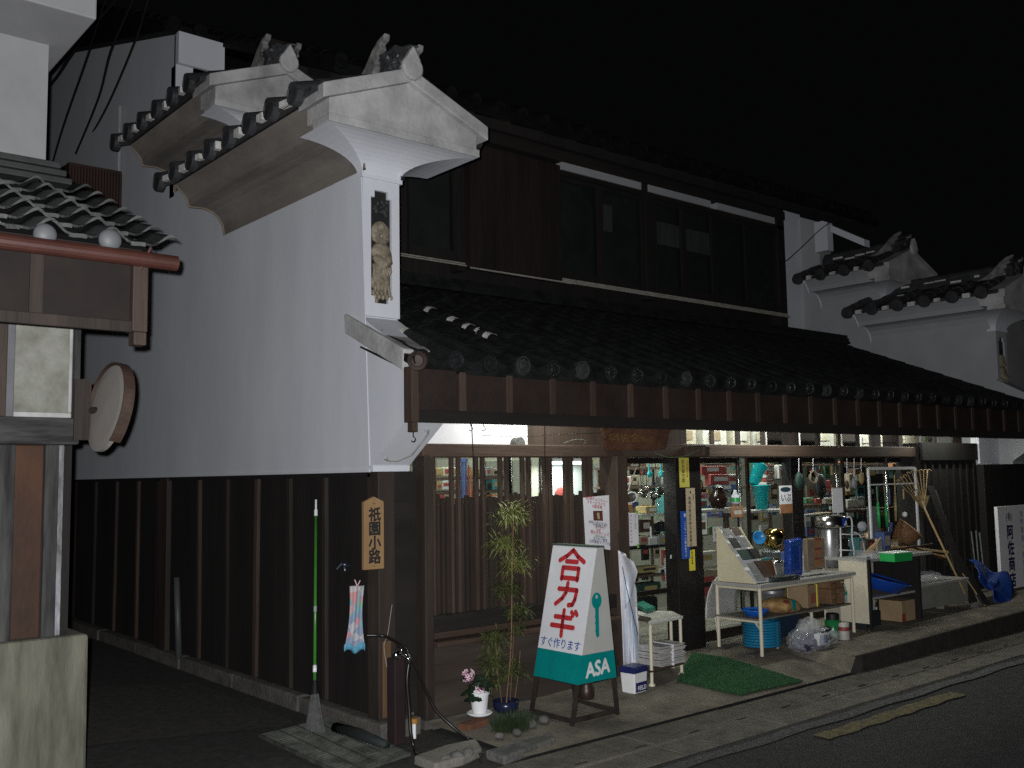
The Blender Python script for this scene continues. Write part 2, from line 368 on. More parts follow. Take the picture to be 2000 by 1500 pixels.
b = MB(); b.box(xl1-0.07, xl1+0.05, 0.06, 0.26, 0.04, 1.80); b.build('lattice_post', wood_brown_v, house, bevel=0.006)
zb0, zb1 = at(1000, 893, Y=0.12).z, at(1000, 868, Y=0.12).z
b = MB(); b.box(xl0-0.07, xl1+0.06, 0.11, 0.27, zb0, zb1); b.build('lintel', wood_brown, house, bevel=0.008)
# lattice window: bars, backing board, pane, sills, clapboards
zt, zmid = zb0, at(1000, 967, Y=LY).z
zs1 = at(950, 1190, Y=LY).z; zs0 = at(950, 1216, Y=LY).z
lat = MB()
for a0, a1 in [(155,175),(205,226),(362,385),(422,445),(572,600),(632,655),(785,808),(842,864),(978,1000),(1032,1056),(1170,1200),(1212,1240),(1352,1378),(1392,1420),(1517,1545),(1562,1590)]:
    q0, q1 = at(800+.2253*a0, 940, Y=LY), at(800+.2253*a1, 940, Y=LY)
    lat.box(q0.x, q1.x, LY, LY+0.035, zs1, zt+0.004)
lattice = lat.build('lattice_window', wood_brown_v, house, bevel=0.003)
b = MB(); x = xl0+0.03
while x < xl1-0.08:
    top = zmid + random.uniform(-0.02, 0.02); b.box(x, x+0.026, LY+0.038, LY+0.056, zs1, top); x += 0.042
b.build('lattice_slats', mat('lattice_slat_brown', (0.032,0.022,0.016), 0.75, 0.4, 5, 0.2, 30, stretch=(1,1,.12)), lattice)
b = MB(); x = xl0+0.03; k = 0
while x < xl1-0.06:
    if k % 5 or x > xl0+0.75: b.box(x, x+0.105, LY+0.06, LY+0.07, zs1, zmid-0.06)
    x += 0.11; k += 1
b.build('backing_board', wood_dark, lattice)
b = MB(); b.face([(xl0, LY+0.10, zs1), (xl1, LY+0.10, zs1), (xl1, LY+0.10, zt), (xl0, LY+0.10, zt)]); b.build('pane', glass, lattice)
b = MB(); b.box(xl0, xl1+0.03, 0.10, 0.25, zs0-0.01, zs1-0.0); b.build('sill', wood_dark_h, lattice, bevel=0.005)
b = MB(); b.box(xl0, xl1+0.09, 0.05, 0.25, zs0-0.10, zs0-0.07); b.box(xl0, xl1, 0.2, 0.24, zs0-.12, zs0-.011); b.build('sill_ledge', wood_brown, lattice, bevel=0.006)
b = MB(); nb = 4; zz = gz(1, 0.1)+0.02; hh = (zs0-0.10-zz)/nb
for i in range(nb):
    z0 = zz + i*hh; b.hexa([(xl0,0.09,z0),(xl1-0.07,0.09,z0),(xl1-0.07,0.2,z0),(xl0,0.2,z0)], [(xl0,0.115,z0+hh-.004),(xl1-.07,0.115,z0+hh-.004),(xl1-.07,0.2,z0+hh-.004),(xl0,0.2,z0+hh-.004)])
b.build('lower_boards', mat('weathered_brown_boards', (0.022,0.016,0.012), 0.85, 0, 5, 0.5, 30, stretch=(.12,1,1), col2=(0.06,0.045,0.034)), house)
b = MB(); b.box(xl0-.1, xl1, 0.06, 0.3, -0.05, zz); b.build('lower_plinth', concrete_dk, house, bevel=0.01)
# wall above the lattice
xw1 = at(1030, 845, Y=0.2).x
b = MB(); b.box(0.30, xw1, 0.20, 0.26, zb1-0.002, 2.55); b.build('white_panel', plaster_new, house)
b = MB(); b.box(xw1, at(1330,845,Y=0.3).x, 0.24, 0.30, zb1-0.002, 2.56); b.build('upper_boards', wood_brown_v, house)
b = MB(); c = at(1012, 866, Y=0.16); b.lathe((c.x, 0.20, c.z), [(0.045,0),(0.045,0.07)], 14, rotm(math.pi/2, 'X')); b.build('pole_end', stone, house, smooth=False)
# beam over the doors
DY = 0.36
xd0 = xl1+0.06; xd1 = at(1800, 880, Y=0.2).x
zc0, zc1 = at(1500, 893, Y=0.2).z, at(1500, 869, Y=0.2).z
b = MB(); b.box(xd0, xd1, 0.2, 0.40, zc0, zc1); b.build('lintel', wood_brown, house, bevel=0.01)
b = MB(); c = at(1375, 880, Y=0.0); b.rbox((c.x, 0.08, c.z), (0.09, 0.24, 0.10)); b.build('beam_end', wood_brown, house, bevel=0.02)
# doors: each a frame with its pane and bright stiles
zsill = gz(3.4, 0.36)+0.02
b = MB(); b.box(xd0, at(1800,900,Y=DY).x, DY-0.06, DY+0.10, gz(3,.3)-.05, zsill); b.build('door_sill', stone, house, bevel=0.006)
dxs = [(1209,1318),(1372,1453),(1463,1546),(1572,1644),(1650,1736),(1742,1803)]
for i, (a0, a1) in enumerate(dxs):
    x0, x1 = at(a0, 1000, Y=DY).x, at(a1, 1000, Y=DY).x; yy = DY + (0.03 if i % 2 else 0)
    f = MB(); w = 0.028
    f.box(x0, x0+w, yy, yy+0.03, zsill, zc0); f.box(x1-w, x1, yy, yy+0.03, zsill, zc0)
    f.box(x0+w, x1-w, yy, yy+0.028, zc0-0.05, zc0-.001); f.box(x0+w, x1-w, yy, yy+0.028, zsill+.001, zsill+0.09); f.box(x0+w, x1-w, yy+.002, yy+0.028, 0.62, 0.66)
    d = f.build('door', bronze, house, bevel=0.003)
    g = MB(); g.face([(x0+w, yy+0.015, zsill+0.09), (x1-w, yy+0.015, zsill+0.09), (x1-w, yy+0.015, zc0-0.05), (x0+w, yy+0.015, zc0-0.05)]); g.build('pane', glass, d)
    s = MB()
    for xx in (x1-0.012, x1-0.030): s.tube([(xx, yy-0.004, zsill), (xx, yy-0.004, zc0-0.01)], 0.006, 8)
    s.build('stile', alu, d, smooth=True)
for a0, a1, y0 in [(1322,1371,0.27),(1548,1571,0.31)]:
    x0, x1 = at(a0, 1000, Y=y0).x, at(a1, 1000, Y=y0).x
    b = MB(); b.box(x0, x1, y0, 0.42, zsill-0.02, zc0+.002); b.build('door_post', plain('black_lacquered_post', (0.010,0.008,0.008), 0.45), house, bevel=0.008)
# transom windows
zt0, zt1 = zc1, at(1500, 832, Y=0.33).z
tr = [(1333,1391),(1397,1441),(1448,1490),(1497,1533),(1562,1597),(1604,1638),(1644,1676),(1681,1702),(1722,1757),(1765,1791),(1797,1826),(1831,1862)]
ends = [1326]+[q for t in tr for q in t]+[1880]
for a0, a1 in zip(ends[0::2], ends[1::2]):
    b = MB(); b.box(at(a0,850,Y=0.33).x, at(a1,850,Y=0.33).x, 0.343, 0.366, zt0-.001, 2.57)
    tw = b.build('transom_post', wood_batten, house)
for a0, a1 in tr:
    g = MB(); x0, x1 = at(a0,850,Y=0.36).x, at(a1,850,Y=0.36).x; g.face([(x0,.355,zt0),(x1,.355,zt0),(x1,.355,zt1+.05),(x0,.355,zt1+.05)]); g.build('transom_pane', glass_mat('dusty_glass', (0.85,0.85,0.8), 0.2, 0.1), house)
# shutter box at the right of the doors and the wall under the right sleeve
x0, x1 = at(1803, 1000, Y=0.15).x, at(1912, 1000, Y=0.15).x
b = MB(); b.box(x0, x1, 0.15, 0.45, gz(8,0)+0.012, at(1850,866,Y=.15).z); shb = b.build('shutter_box', wood_dark, house)
b = MB()
for i in range(8): xx = x0 + (i+.5)*(x1-x0)/8; b.box(xx-0.02, xx+0.02, 0.135, 0.152, gz(8,0)+0.1, 1.74)
b.box(x0, x1, 0.12, 0.16, 1.755, at(1850,867,Y=.15).z+0.012); b.build('shutter_battens', wood_dark, shb)
b = MB(); b.box(x1, XR+0.31, 0.06, 0.3, gz(9,0), 1.70); b.build('front_boards', wood_dark, house)
b = MB(); b.box(x1+.002, XR-.002, 0.1, 0.2, 1.71, 2.6); b.build('white_panel', plaster, house)
# ------------------------------------------------------------ lower roof and eave
EZ = lambda x: 2.385 + 0.001*x
RS = 0.40; RY0, RY1 = -0.36, 2.2
rf = lambda x, y: EZ(x) + RS*(y-RY0)
b = MB(); b.hexa([(.302,RY0+.03,EZ(0)-0.07),(XR-.002,RY0+.03,EZ(XR)-0.07),(XR-.002,RY1,rf(XR,RY1)-0.12),(.302,RY1,rf(0,RY1)-0.12)], [(.302,RY0,EZ(0)-.005),(XR-.002,RY0,EZ(XR)-.005),(XR-.002,RY1,rf(XR,RY1)),(.302,RY1,rf(0,RY1))])
b.hexa([(-0.03,RY0+.03,EZ(0)-0.05),(.301,RY0+.03,EZ(0)-0.05),(.301,-.16,rf(0,-.16)-0.05),(-0.03,-.16,rf(0,-.16)-0.05)], [(-0.03,RY0,EZ(0)-.005),(.301,RY0,EZ(0)-.005),(.301,-.16,rf(0,-.16)),(-0.03,-.16,rf(0,-.16))])
lowroof = b.build('lower_roof', tile_low, house)
def cover_row(mbx, p, q, r, seg=0.27, n=8, up=None):
    """one row of half-round cover tiles running from p (eave) up to q"""
    p, q = V(p), V(q); L = (q-p).length; t = (q-p)/L; up = up or Z_; sx = t.cross(up).normalized(); nn = sx.cross(t)
    k = int(L/seg)
    for i in range(k):
        a = p + t*(i*seg); c = p + t*min(L, (i+1)*seg+0.02); r0, r1 = r*random.uniform(1.0,1.05), r*0.88
        ra = [mbx.bm.verts.new(a + sx*math.cos(math.pi*j/n)*r0 + nn*math.sin(math.pi*j/n)*r0) for j in range(n+1)]
        rb = [mbx.bm.verts.new(c + sx*math.cos(math.pi*j/n)*r1 + nn*math.sin(math.pi*j/n)*r1) for j in range(n+1)]
        for j in range(n): mbx.bm.faces.new((ra[j], ra[j+1], rb[j+1], rb[j]))
        mbx.bm.faces.new(ra)
def disc(mbx, c, nrm, r, d=0.03, boss=True):
    M = face_m(nrm); c = V(c)
    mbx.lathe(c, [(r,-d),(r,0.004),(r*0.86,0.006),(r*0.80,0.0),(r*0.02,0.0)] if not boss else [(r,-d),(r,0.006),(r*0.86,0.008),(r*0.80,0.0),(r*0.45,0.0),(r*0.38,0.008),(r*0.02,0.011)], 14, M)
    if boss:
        for k in range(8):
            a = k*math.pi/4; mbx.blob(c + M @ V((math.cos(a)*r*0.63, math.sin(a)*r*0.63, 0.002)), (r*.1,)*3, 1)
tile_disc = mat('eave_disc_tile', (0.013,0.0135,0.014), 0.45, 0.4, 12, 0.2, 60)
disc_pale = mat('lichened_disc_tile', (0.022,0.023,0.022), 0.7, 0.6, 25, 0.4, 60)
rows = MB(); pans = MB(); x = -0.02; i = 0; xrows = []
while x < XR-0.1:
    y0 = RY0-0.015; p = V((x, y0, EZ(x)+0.005)); q = V((x, RY1-0.02, rf(x, RY1)+0.005))
    if i == 0: q = V((x, -0.16, rf(x, -0.16)+0.01))
    if i == 1: q = V((x, 0.30, rf(x, 0.30)+0.03)); p = p + V((0,0,.01))
    cover_row(rows, p, q, 0.066); dsc = MB(); disc(dsc, p + V((random.uniform(-.006,.006),-0.012+random.uniform(-.008,.004),random.uniform(-.007,.006))), (random.uniform(-.1,.1),-1,random.uniform(-.2,0)), 0.066*random.uniform(.94,1.04)); dsc.build('eave_disc', random.choice([tile_disc, tile_disc, disc_pale, tile_low]), lowroof); xrows.append(x)
    x += 0.284 if i else 0.27; i += 1
rows_o = rows.build('cover_tiles', tile_low, lowroof)
for xa, xb in zip(xrows, xrows[1:]):
    xm = (xa+xb)/2; w = (xb-xa)/2-0.05
    for s in range(10):
        ya = RY0-0.02+s*0.262; yb = ya+0.28
        pts = []
        fn = lambda u, v: (xm-w+2*w*u, ya+(yb-ya)*v, rf(xm, ya+(yb-ya)*v) + 0.045 - 0.045*math.sin(math.pi*u) - 0.02*v + 0.006)
        pans.grid(fn, 6, 1)
    pans.grid(lambda u, v: (xm-w+2*w*u, RY0-0.022, EZ(xm)+0.05-0.045*math.sin(math.pi*u) - 0.055*v), 6, 1)
pans.build('pan_tiles', tile_low, lowroof, solid=0.012)
b = MB(); b.lathe((-0.045, RY0-0.02, 2.375), [(0.062,-0.02),(0.062,0.02),(0.04,0.03),(0.035,0.022),(0.001,0.02)], 16, face_m((-0.7,-1,0))); b.build('verge_disc', mat('brown_verge_tile', (0.03,0.017,0.013), 0.6, 0.4, 9), lowroof)
mo = MB()
for px, py, s in [(831,619,.05),(880,640,.055),(902,652,.04),(922,661,.03),(955,672,.05),(822,668,.06)]:
    d = ray(px, py); t = (rf(0.3, 0) + RS*(CAM.y) - RS*0 - CAM.z)/(d.z - RS*d.y)
    q = CAM + d*t; q.z = rf(q.x, q.y)+0.055
    xr = min(xrows, key=lambda k: abs(k-q.x)); q.x = xr
    nn = 6; ra = []
    for e in (0, 1): ra.append([mo.bm.verts.new(V((xr, q.y+e*s*1.3, rf(xr, q.y+e*s*1.3)+0.006)) + V((math.cos(.5+2.2*j/nn), 0, math.sin(.5+2.2*j/nn)))*0.0735*random.uniform(.97,1.06)) for j in range(nn+1)])
    for j in range(nn): mo.bm.faces.new((ra[0][j], ra[0][j+1], ra[1][j+1], ra[1][j]))
merge(rows_o, mo.build('roof_mortar', mortar, lowroof))
noshi = MB()
for k in range(3): noshi.box(0.32, XR-0.05, RY1-0.16+k*0.02, RY1+0.12, rf(3,RY1)+0.02+k*0.045, rf(3,RY1)+0.058+k*0.045)
noshi.build('roof_capping', tile_low, lowroof)
# hanging eave board
ey = -0.32
zb, zt_ = 2.0, 2.345
b = MB(); b.hexa([(-0.02,ey,zb),(XR,ey,zb+0.0*XR),(XR,ey+.02,zb+0.0*XR),(-0.02,ey+.02,zb)], [(-0.02,ey,zt_),(XR,ey,zt_+0.001*XR),(XR,ey+.02,zt_+0.001*XR),(-0.02,ey+.02,zt_)])
eb = b.build('eave_board', wood_eave, house)
b = MB(); b.hexa([(-0.02,ey-.035,zb-.003),(XR,ey-.035,zb+0.0*XR-.003),(XR,ey+.03,zb+0.0*XR-.003),(-0.02,ey+.03,zb-.003)], [(-0.02,ey-.03,zb+.075),(XR,ey-.03,zb+0.0*XR+.075),(XR,ey-.003,zb+0.0*XR+.075),(-0.02,ey-.003,zb+.075)])
b.build('eave_rail', wood_dark_h, eb, bevel=0.004)
b = MB()
for k in range(23):
    xx = 0.345+k*0.398; b = MB(); b.hexa([(xx-.027,ey-.016,zb+0.0*xx+.076),(xx+.027,ey-.016,zb+0.0*xx+.076),(xx+.027,ey-.002,zb+0.0*xx+.076),(xx-.027,ey-.002,zb+0.0*xx+.076)], [(xx-.027,ey-.016,zt_+0.001*xx-.01),(xx+.027,ey-.016,zt_+0.001*xx-.01),(xx+.027,ey-.002,zt_+0.001*xx-.01),(xx-.027,ey-.002,zt_+0.001*xx-.01)])
    b.build('eave_batten', wood_brown_v, eb, bevel=0.002)
b = MB(); b.box(-0.075, -0.021, ey-0.04, ey+0.05, zb-0.005, zt_); b.box(-0.062, -0.024, ey-0.03, ey+0.03, zb-0.065, zb-.005); b.build('eave_end_post', wood_brown_v, eb, bevel=0.004)
b = MB(); b.hexa([(-.02,ey+.021,2.30),(XR,ey+.021,2.31),(XR,0.34,2.55),(-.02,0.34,2.54)], [(-.02,ey+.021,2.31),(XR,ey+.021,2.32),(XR,0.34,2.56),(-.02,0.34,2.55)]); b.build('eave_soffit', wood_dark_h, house)
def hook(p, r=0.016):
    mbx = MB(); p = V(p); c = p - Z_*0.045
    mbx.tube([p+Z_*.01, p-Z_*0.028] + [c + V((math.sin(a)*r, 0, math.cos(a)*r)) for a in [0.1+.45*k for k in range(10)]], 0.003, 6); return mbx
hook((-0.04, ey, zb-0.065)).build('hook', iron, eb, smooth=True)
for px in (919, 944): q = at(px, 824, Y=-0.1); hook((q.x, -0.1, q.z)).build('hook', iron, house, smooth=True)
# ------------------------------------------------------------ fire wall caps (udatsu)
def fire_wall(xc, y0, y1, dz, soffit_m, y_p, plaque=True, koi=True):
    """roofed cap of a fire wall; y0 gable front, y1 rear end, y_p face of the pillar under it"""
    zz = lambda z: z+dz
    hw = 0.15; gl = 0.60                            # half thickness of the wall, half width of the gable
    g = MB()
    # pediment
    g.prism([(xc-gl,y0,zz(3.99)),(xc+gl,y0,zz(3.99)),(xc+gl,y0,zz(4.10)),(xc,y0,zz(4.36)),(xc-gl,y0,zz(4.10))], (0, 0.3, 0))
    g.box(xc-gl-0.012, xc+gl+0.012, y0-0.02, y0+0.2, zz(3.935), zz(3.99))
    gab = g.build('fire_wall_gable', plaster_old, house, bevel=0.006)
    # flared cornice: front and right of white plaster
    fl_ = MB(); N = 10
    def ring(t):
        o = 1-math.cos(t*math.pi/2); h = math.sin(t*math.pi/2)
        return (xc-hw-0.006 - (gl-hw)*o, xc+hw+0.006 + (gl-hw)*o, y_p-0.006 - (y_p-y0-0.0)*o, zz(3.76+0.175*h))
    rs = [ring(k/N) for k in range(N+1)]
    for (l0,r0,f0,z0), (l1,r1,f1,z1) in zip(rs, rs[1:]):
        fl_.face([(l0,f0,z0),(r0,f0,z0),(r1,f1,z1),(l1,f1,z1)])
        fl_.face([(r0,f0,z0),(r0,y_p+0.3,z0),(r1,y_p+0.3,z1),(r1,f1,z1)])
        fl_.face([(l0,f0,z0),(l0,y_p+0.06,z0),(l1,y_p+0.06,z1),(l1,f1,z1)])
    fl_.box(xc-hw-0.012, xc+hw+0.02, y_p-0.012, y_p+0.1, zz(3.735), zz(3.765))
    fl_.build('flared_cornice', plaster, gab)
    # side soffits swept along the wall
    prof = [(0,3.78),(0.012,3.86),(0.055,3.93),(0.12,3.975),(0.20,3.992),(0.32,3.985),(0.335,4.04),(0.375,4.09),(0.44,4.15)]
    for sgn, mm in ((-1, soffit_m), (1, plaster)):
        s = MB()
        for (o0, z0), (o1, z1) in zip(prof, prof[1:]):
            s.face([(xc+sgn*(hw+o0), y0+0.30, zz(z0)), (xc+sgn*(hw+o1), y0+0.20 if z1 > 3.99 else y0+.3, zz(z1)), (xc+sgn*(hw+o1), y1, zz(z1)), (xc+sgn*(hw+o0), y1, zz(z0))])
        s.face([(xc+sgn*hw, y0+.3, zz(3.78)), (xc+sgn*hw, y1, zz(3.78)), (xc+sgn*(hw+.001), y1, zz(3.79)), (xc+sgn*(hw+.001), y0+.3, zz(3.79))])
        s.face([(xc+sgn*(hw+o), y1, zz(z)) for o, z in prof] + [(xc, y1, zz(4.33)), (xc, y1, zz(3.78))])
        so = s.build('soffit', mm, gab, solid=0.012)
        if sgn < 0:
            e = MB(); e.tube([(xc-(hw+o)-.004, y1+0.005, zz(z)-.004) for o, z in prof], 0.013, 6); e.build('soffit_edge', plaster if xc > 5 else mat('brown_plaster_edge', (0.20,0.16,0.12), 0.9, 0.2, 9), gab, smooth=True)
    # barge boards and boss
    bb = MB()
    for sgn in (-1, 1):
        a, c = V((xc+sgn*(gl+0.07), y0-0.05, zz(4.065))), V((xc, y0-0.05, zz(4.335)))
        bb.prism([a, a+V((0,0,0.10)), c+V((0,0,0.10)), c], (0, 0.34, 0))
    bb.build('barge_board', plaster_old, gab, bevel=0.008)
    bo = MB(); bo.lathe((xc, y0-0.045, zz(4.425)), [(0.085,0),(0.085,0.03),(0.07,0.04),(0.001,0.045)], 18, rotm(math.pi/2, 'X'))
    bo.prism([(xc-.06,y0-.085,zz(4.48)),(xc+.06,y0-.085,zz(4.48)),(xc+.012,y0-.085,zz(4.56)),(xc-.004,y0-.085,zz(4.57))], (0,.05,0)); bo.build('gable_boss', plaster_old, gab, bevel=0.006)
    # tiles
    t = MB(); mo = MB()
    for sgn in (-1, 1):
        ez, rz_ = zz(4.145), zz(4.43); ex = xc+sgn*(gl+0.12)
        t.hexa([(xc,y0+.02,rz_-.05),(ex,y0+.02,ez-.035),(ex,y1+.02,ez-.035),(xc,y1+.02,rz_-.05)], [(xc,y0+.02,rz_),(ex,y0+.02,ez),(ex,y1+.02,ez),(xc,y1+.02,rz_)])
        n = max(3, int(round((y1-y0)/0.31)))
        for k in range(n):
            yy = y0+0.20+k*(y1-y0-0.2)/(n-1)
            p, q = V((ex+sgn*0.025, yy, ez+.002)), V((xc+sgn*.06, yy, rz_-.03)); cover_row(t, p, q, 0.072, 0.2, 8)
            disc(t, p+V((sgn*.012,0,-.004)), (sgn,0,0), 0.078, 0.05, False)
            if k < n-1:
                ym = yy+(y1-y0-0.2)/(n-1)/2; ln = random.uniform(.05,.10)
                mo.rbox((ex+sgn*0.004+random.uniform(-.01,.01), ym+random.uniform(-.03,.03), ez-0.012), (0.045, ln, random.uniform(.04,.06)), rz(random.uniform(-.2,.2)))
                for jj in range(3):
                    if random.random() < .55:
                        u = random.uniform(.15,.8); mo.rbox((ex+(xc-ex)*u, yy+random.uniform(.05,.09), ez+(rz_-ez)*u+.02), (0.07,0.03,.02), rz(random.uniform(-.3,.3)))
    merge(t.build('roof_tiles', tile, gab), mo.build('mortar_dabs', mortar, gab))
    # ridge of stacked tiles with a ribbed round top
    r = MB()
    for k in range(3): r.box(xc-.10+k*.012, xc+.10-k*.012, y0+0.12, y1, zz(4.415)+k*.04, zz(4.449)+k*.04)
    yy = y0+0.12
    while yy < y1: r.tube([(xc,yy,zz(4.54)),(xc,min(y1,yy+0.24),zz(4.54))], [0.055,0.048], 10); yy += .24
    ridge_o = r.build('ridge', tile, gab)
    rm_ = MB(); yy = y0+.2
    while yy < y1-.1:
        rm_.rbox((xc-.098, yy, zz(4.44+random.uniform(0,.06))), (0.012, random.uniform(.05,.16), random.uniform(.012,.03))); yy += random.uniform(.15,.4)
    merge(ridge_o, rm_.build('ridge_mortar', mortar, gab))
    on = MB(); yo = y0+0.07; oz = lambda z: zz(4.41+(z-4.50)*.74)
    on.prism([(xc-.14,yo,oz(4.50)),(xc+.14,yo,oz(4.50)),(xc+.12,yo,oz(4.60)),(xc+.15,yo,oz(4.67)),(xc+.09,yo,oz(4.72)),(xc+.05,yo,oz(4.79)),(xc-.05,yo,oz(4.79)),(xc-.09,yo,oz(4.72)),(xc-.15,yo,oz(4.67)),(xc-.12,yo,oz(4.60))], (0,.07,0))
    for a in range(16): on.blob((xc+random.uniform(-.11,.11), yo-.01, oz(random.uniform(4.54,4.74))), (.03,.022,.026), 1, .2)
    on.lathe((xc, yo-.02, oz(4.64)), [(.045,0),(.045,.02),(.02,.03)], 12, rotm(math.pi/2,'X'))
    on.tube([(xc+.03,yo+.03,oz(4.78)),(xc+.08,yo+.0,oz(4.82)),(xc+.13,yo-.03,oz(4.82))], [.025,.016,.005], 8)
    on.build('ridge_ornament', tile, gab, bevel=0.006)
    fin = [(.52,4.485),(.40,4.54),(.30,4.63),(.21,4.75),(.13,4.82),(.04,4.85),(.055,4.79),(.10,4.775),(.085,4.72),(.135,4.70),(.12,4.65),(.165,4.62),(.15,4.57),(.19,4.545),(.19,4.485)]
    for sx in (-.155, .125):
        pw = MB(); pw.prism([(xc+sx, y0+y, oz(z)) for y, z in fin], (.05,0,0)); pw.build('ornament_fin', mat('grey_fin_plaster', (.05,.05,.048), .9, 0, 9, .2, 40, col2=(.24,.24,.225)), gab, bevel=0.008)
    if plaque:
        P = MB(); yq = y_p+0.024; l, rr = xc-.085, xc+.085
        z0, z1 = 2.86+dz*.6, 3.66+dz
        P.prism([(l,yq,z0+.05),(l+.03,yq,z0+.05),(l+.03,yq,z0),(rr-.03,yq,z0),(rr-.03,yq,z0+.05),(rr,yq,z0+.05),(rr,yq,z1-.05),(rr-.03,yq,z1-.05),(rr-.03,yq,z1),(l+.03,yq,z1),(l+.03,yq,z1-.05),(l,yq,z1-.05)], (0,.005,0))
        F = MB(); zl, zh = 2.765+min(0,dz)*0, 3.79+dz
        F.box(xc-hw, l, y_p, y_p+.0305, zl, zh); F.box(rr, xc+hw, y_p, y_p+.0305, zl, zh); F.box(l, rr, y_p, y_p+.0305, zl, z0); F.box(l, rr, y_p, y_p+.0305, z1, zh)
        for xa_, xb_ in ((l, l+.03),(rr-.03, rr)): F.box(xa_, xb_, y_p, y_p+.0305, z0, z0+.05); F.box(xa_, xb_, y_p, y_p+.0305, z1-.05, z1)
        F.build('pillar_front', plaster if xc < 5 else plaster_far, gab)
        pq = P.build('plaque', plain('dark_recess_plate', (0.012,0.011,0.011), 0.7), gab)  # dark plate set behind the carving
        K = MB()
        K.blob((xc-.0, yq-.012, z1-.30), (.079,.035,.085), 3, .06)          # curled mane
        for k in range(9): a = k*.7; K.tube([V((xc-.01,yq-.045,z1-.33)) + V((math.cos(a+s*.5)*(.02+.012*s), 0, math.sin(a+s*.5)*(.018+.012*s))) for s in range(4)], .007, 6)
        K.blob((xc-.0, yq-.012, z1-.43), (.079,.04,.062), 3, .08)
        K.tube([(xc-.06,yq-.02,z1-.47),(xc+.0,yq-.04,z1-.53),(xc+.05,yq-.03,z1-.50),(xc+.062,yq-.02,z1-.44)], [.024,.045,.036,.02], 10)
        for k in range(8): K.tube([(xc-.07+.019*k, yq-.03, z1-.53), (xc-.066+.018*k, yq-.042, z1-.57), (xc-.068+.017*k, yq-.02, z1-.62)], [.011,.014,.007], 6)
        K.blob((xc-.004, yq-.012, z1-.645), (.077,.03,.08), 3, .04)
        for k in range(5):
            xx = xc-.056+.027*k; K.tube([(xx,yq-.022,z1-.66),(xx+.004,yq-.03,z1-.70),(xx+.002*(k-2),yq-.018,z1-.735)], [.014,.012,.004], 6)
        for k in range(11): K.blob((xc-.066+.033*(k%5)+.014*(k//5), yq-.016, z0+.075-.028*(k//5)), (.0125,.02,.021), 2)
        K.build('carving', mat('ochre_carved_plaster', (0.13,0.105,0.07), 0.85, 0, 25, 0.3, 60, col2=(0.30,0.26,0.195)), pq, smooth=True)
        T = MB()
        for k in range(16): T.blob((xc+random.uniform(-.06,.06), yq-.006, z1-.05-random.random()*.12), (random.uniform(.008,.02),.01,random.uniform(.008,.018)), 1, .2)
        T.build('carved_leaves', plain('dark_green_grey_carving', (0.035,0.04,0.036), 0.8, var=.5), pq)
    return gab
fire_wall(0.15, 0.0, 2.59, 0.0, plaster_soot, 0.33)
fire_wall(0.15, 1.78, 3.72, 0.65, plaster_soot, 2.0, False)
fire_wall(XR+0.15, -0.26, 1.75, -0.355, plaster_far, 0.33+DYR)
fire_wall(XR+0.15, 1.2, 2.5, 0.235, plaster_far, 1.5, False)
b = MB(); p, q = at(1592,480,X=8.95), at(1615,436,X=8.95); b.box(8.95,9.09,min(p.y,q.y),max(p.y,q.y),p.z-.1,q.z+.05); p, q = at(1622,446,X=8.95), at(1688,474,X=8.95); b.hexa([(8.95,p.y,p.z-.05),(9.09,p.y,p.z-.05),(9.09,q.y,q.z-.05),(8.95,q.y,q.z-.05)],[(8.95,p.y,p.z+.05),(9.09,p.y,p.z+.05),(9.09,q.y,q.z+.05),(8.95,q.y,q.z+.05)]); b.build('gable_block', plaster, house)
NB = thing('neighbour_house', 'grey walled neighbouring house beyond the far fire wall at the frame edge', 'house', (XR+.35, .12, 0))
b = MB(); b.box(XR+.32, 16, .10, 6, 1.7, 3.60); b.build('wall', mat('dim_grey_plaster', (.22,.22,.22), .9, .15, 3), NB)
b = MB(); b.box(XR+.32, 16, .06, 6, 0, 1.698); b.build('boarding', wood_dark, NB)
b = MB(); b.prism([(XR+.75,.05,3.602),(16,.05,3.602),(16,.05,3.68),(XR+.75,.05,3.68)], (0,6,1.4)); b.build('roof', tile_far, NB)
# ------------------------------------------------------------ upper storey
UY = 2.3
def ux(px, py): return at(px, py, Y=UY).x
b = MB(); b.box(0.3, 7.95, UY+0.14, UY+0.2, 3.3, 5.6); b.build('upper_wall', wood_dark, house)
x1 = ux(1526, 520)
for q in ((x1-.10, x1+.06, UY-0.03, UY+0.16, 3.5, 5.25),(ux(1258,440), ux(1276,440), UY-.02, UY+.14, 3.7, 5.12),(ux(892,350), ux(905,350), UY-.02, UY+.16, 3.7, 5.0)):
    b = MB(); b.box(*q); b.build('upper_post', wood_dark, house, bevel=.006)
b = MB(); b.box(7.9, XR, UY+0.5, UY+0.6, 3.3, 5.6); b.build('recess_wall', plaster, house)
xa, xb = ux(905,450), ux(1082,450)
b = MB(); k = 0; x = xa
while x < xb-.01:
    w = min(.155, xb-x); b.box(x, x+w-.004, UY-0.12, UY-0.09, 3.73, 5.0); x += .158
b.box(xa, xb, UY-.09, UY+.02, 3.73, 5.0)
b.build('shutter_box', mat('reddish_dark_boards', (0.012,0.0075,0.006), 0.7, 0.6, 3, 0.3, 30, stretch=(1,1,.1)), house)
pale = plain('pale_zinc_strip', (0.30,0.28,0.24), 0.6, var=.25)
b = MB()
for k in range(3): b.box(xb-.02, ux(1531,620), UY-0.10+k*.02, UY-.09+k*.02, 3.72+k*.022, 3.734+k*.022)
b.box(xa-.02, xb+.12, UY-.14, UY-.125, 3.705, 3.72)
for k in range(2): b.box(0.33, xa-.01, UY-0.06+k*.02, UY-.05+k*.02, 3.74+k*.024, 3.752+k*.024)
b.build('window_rail', pale, house)
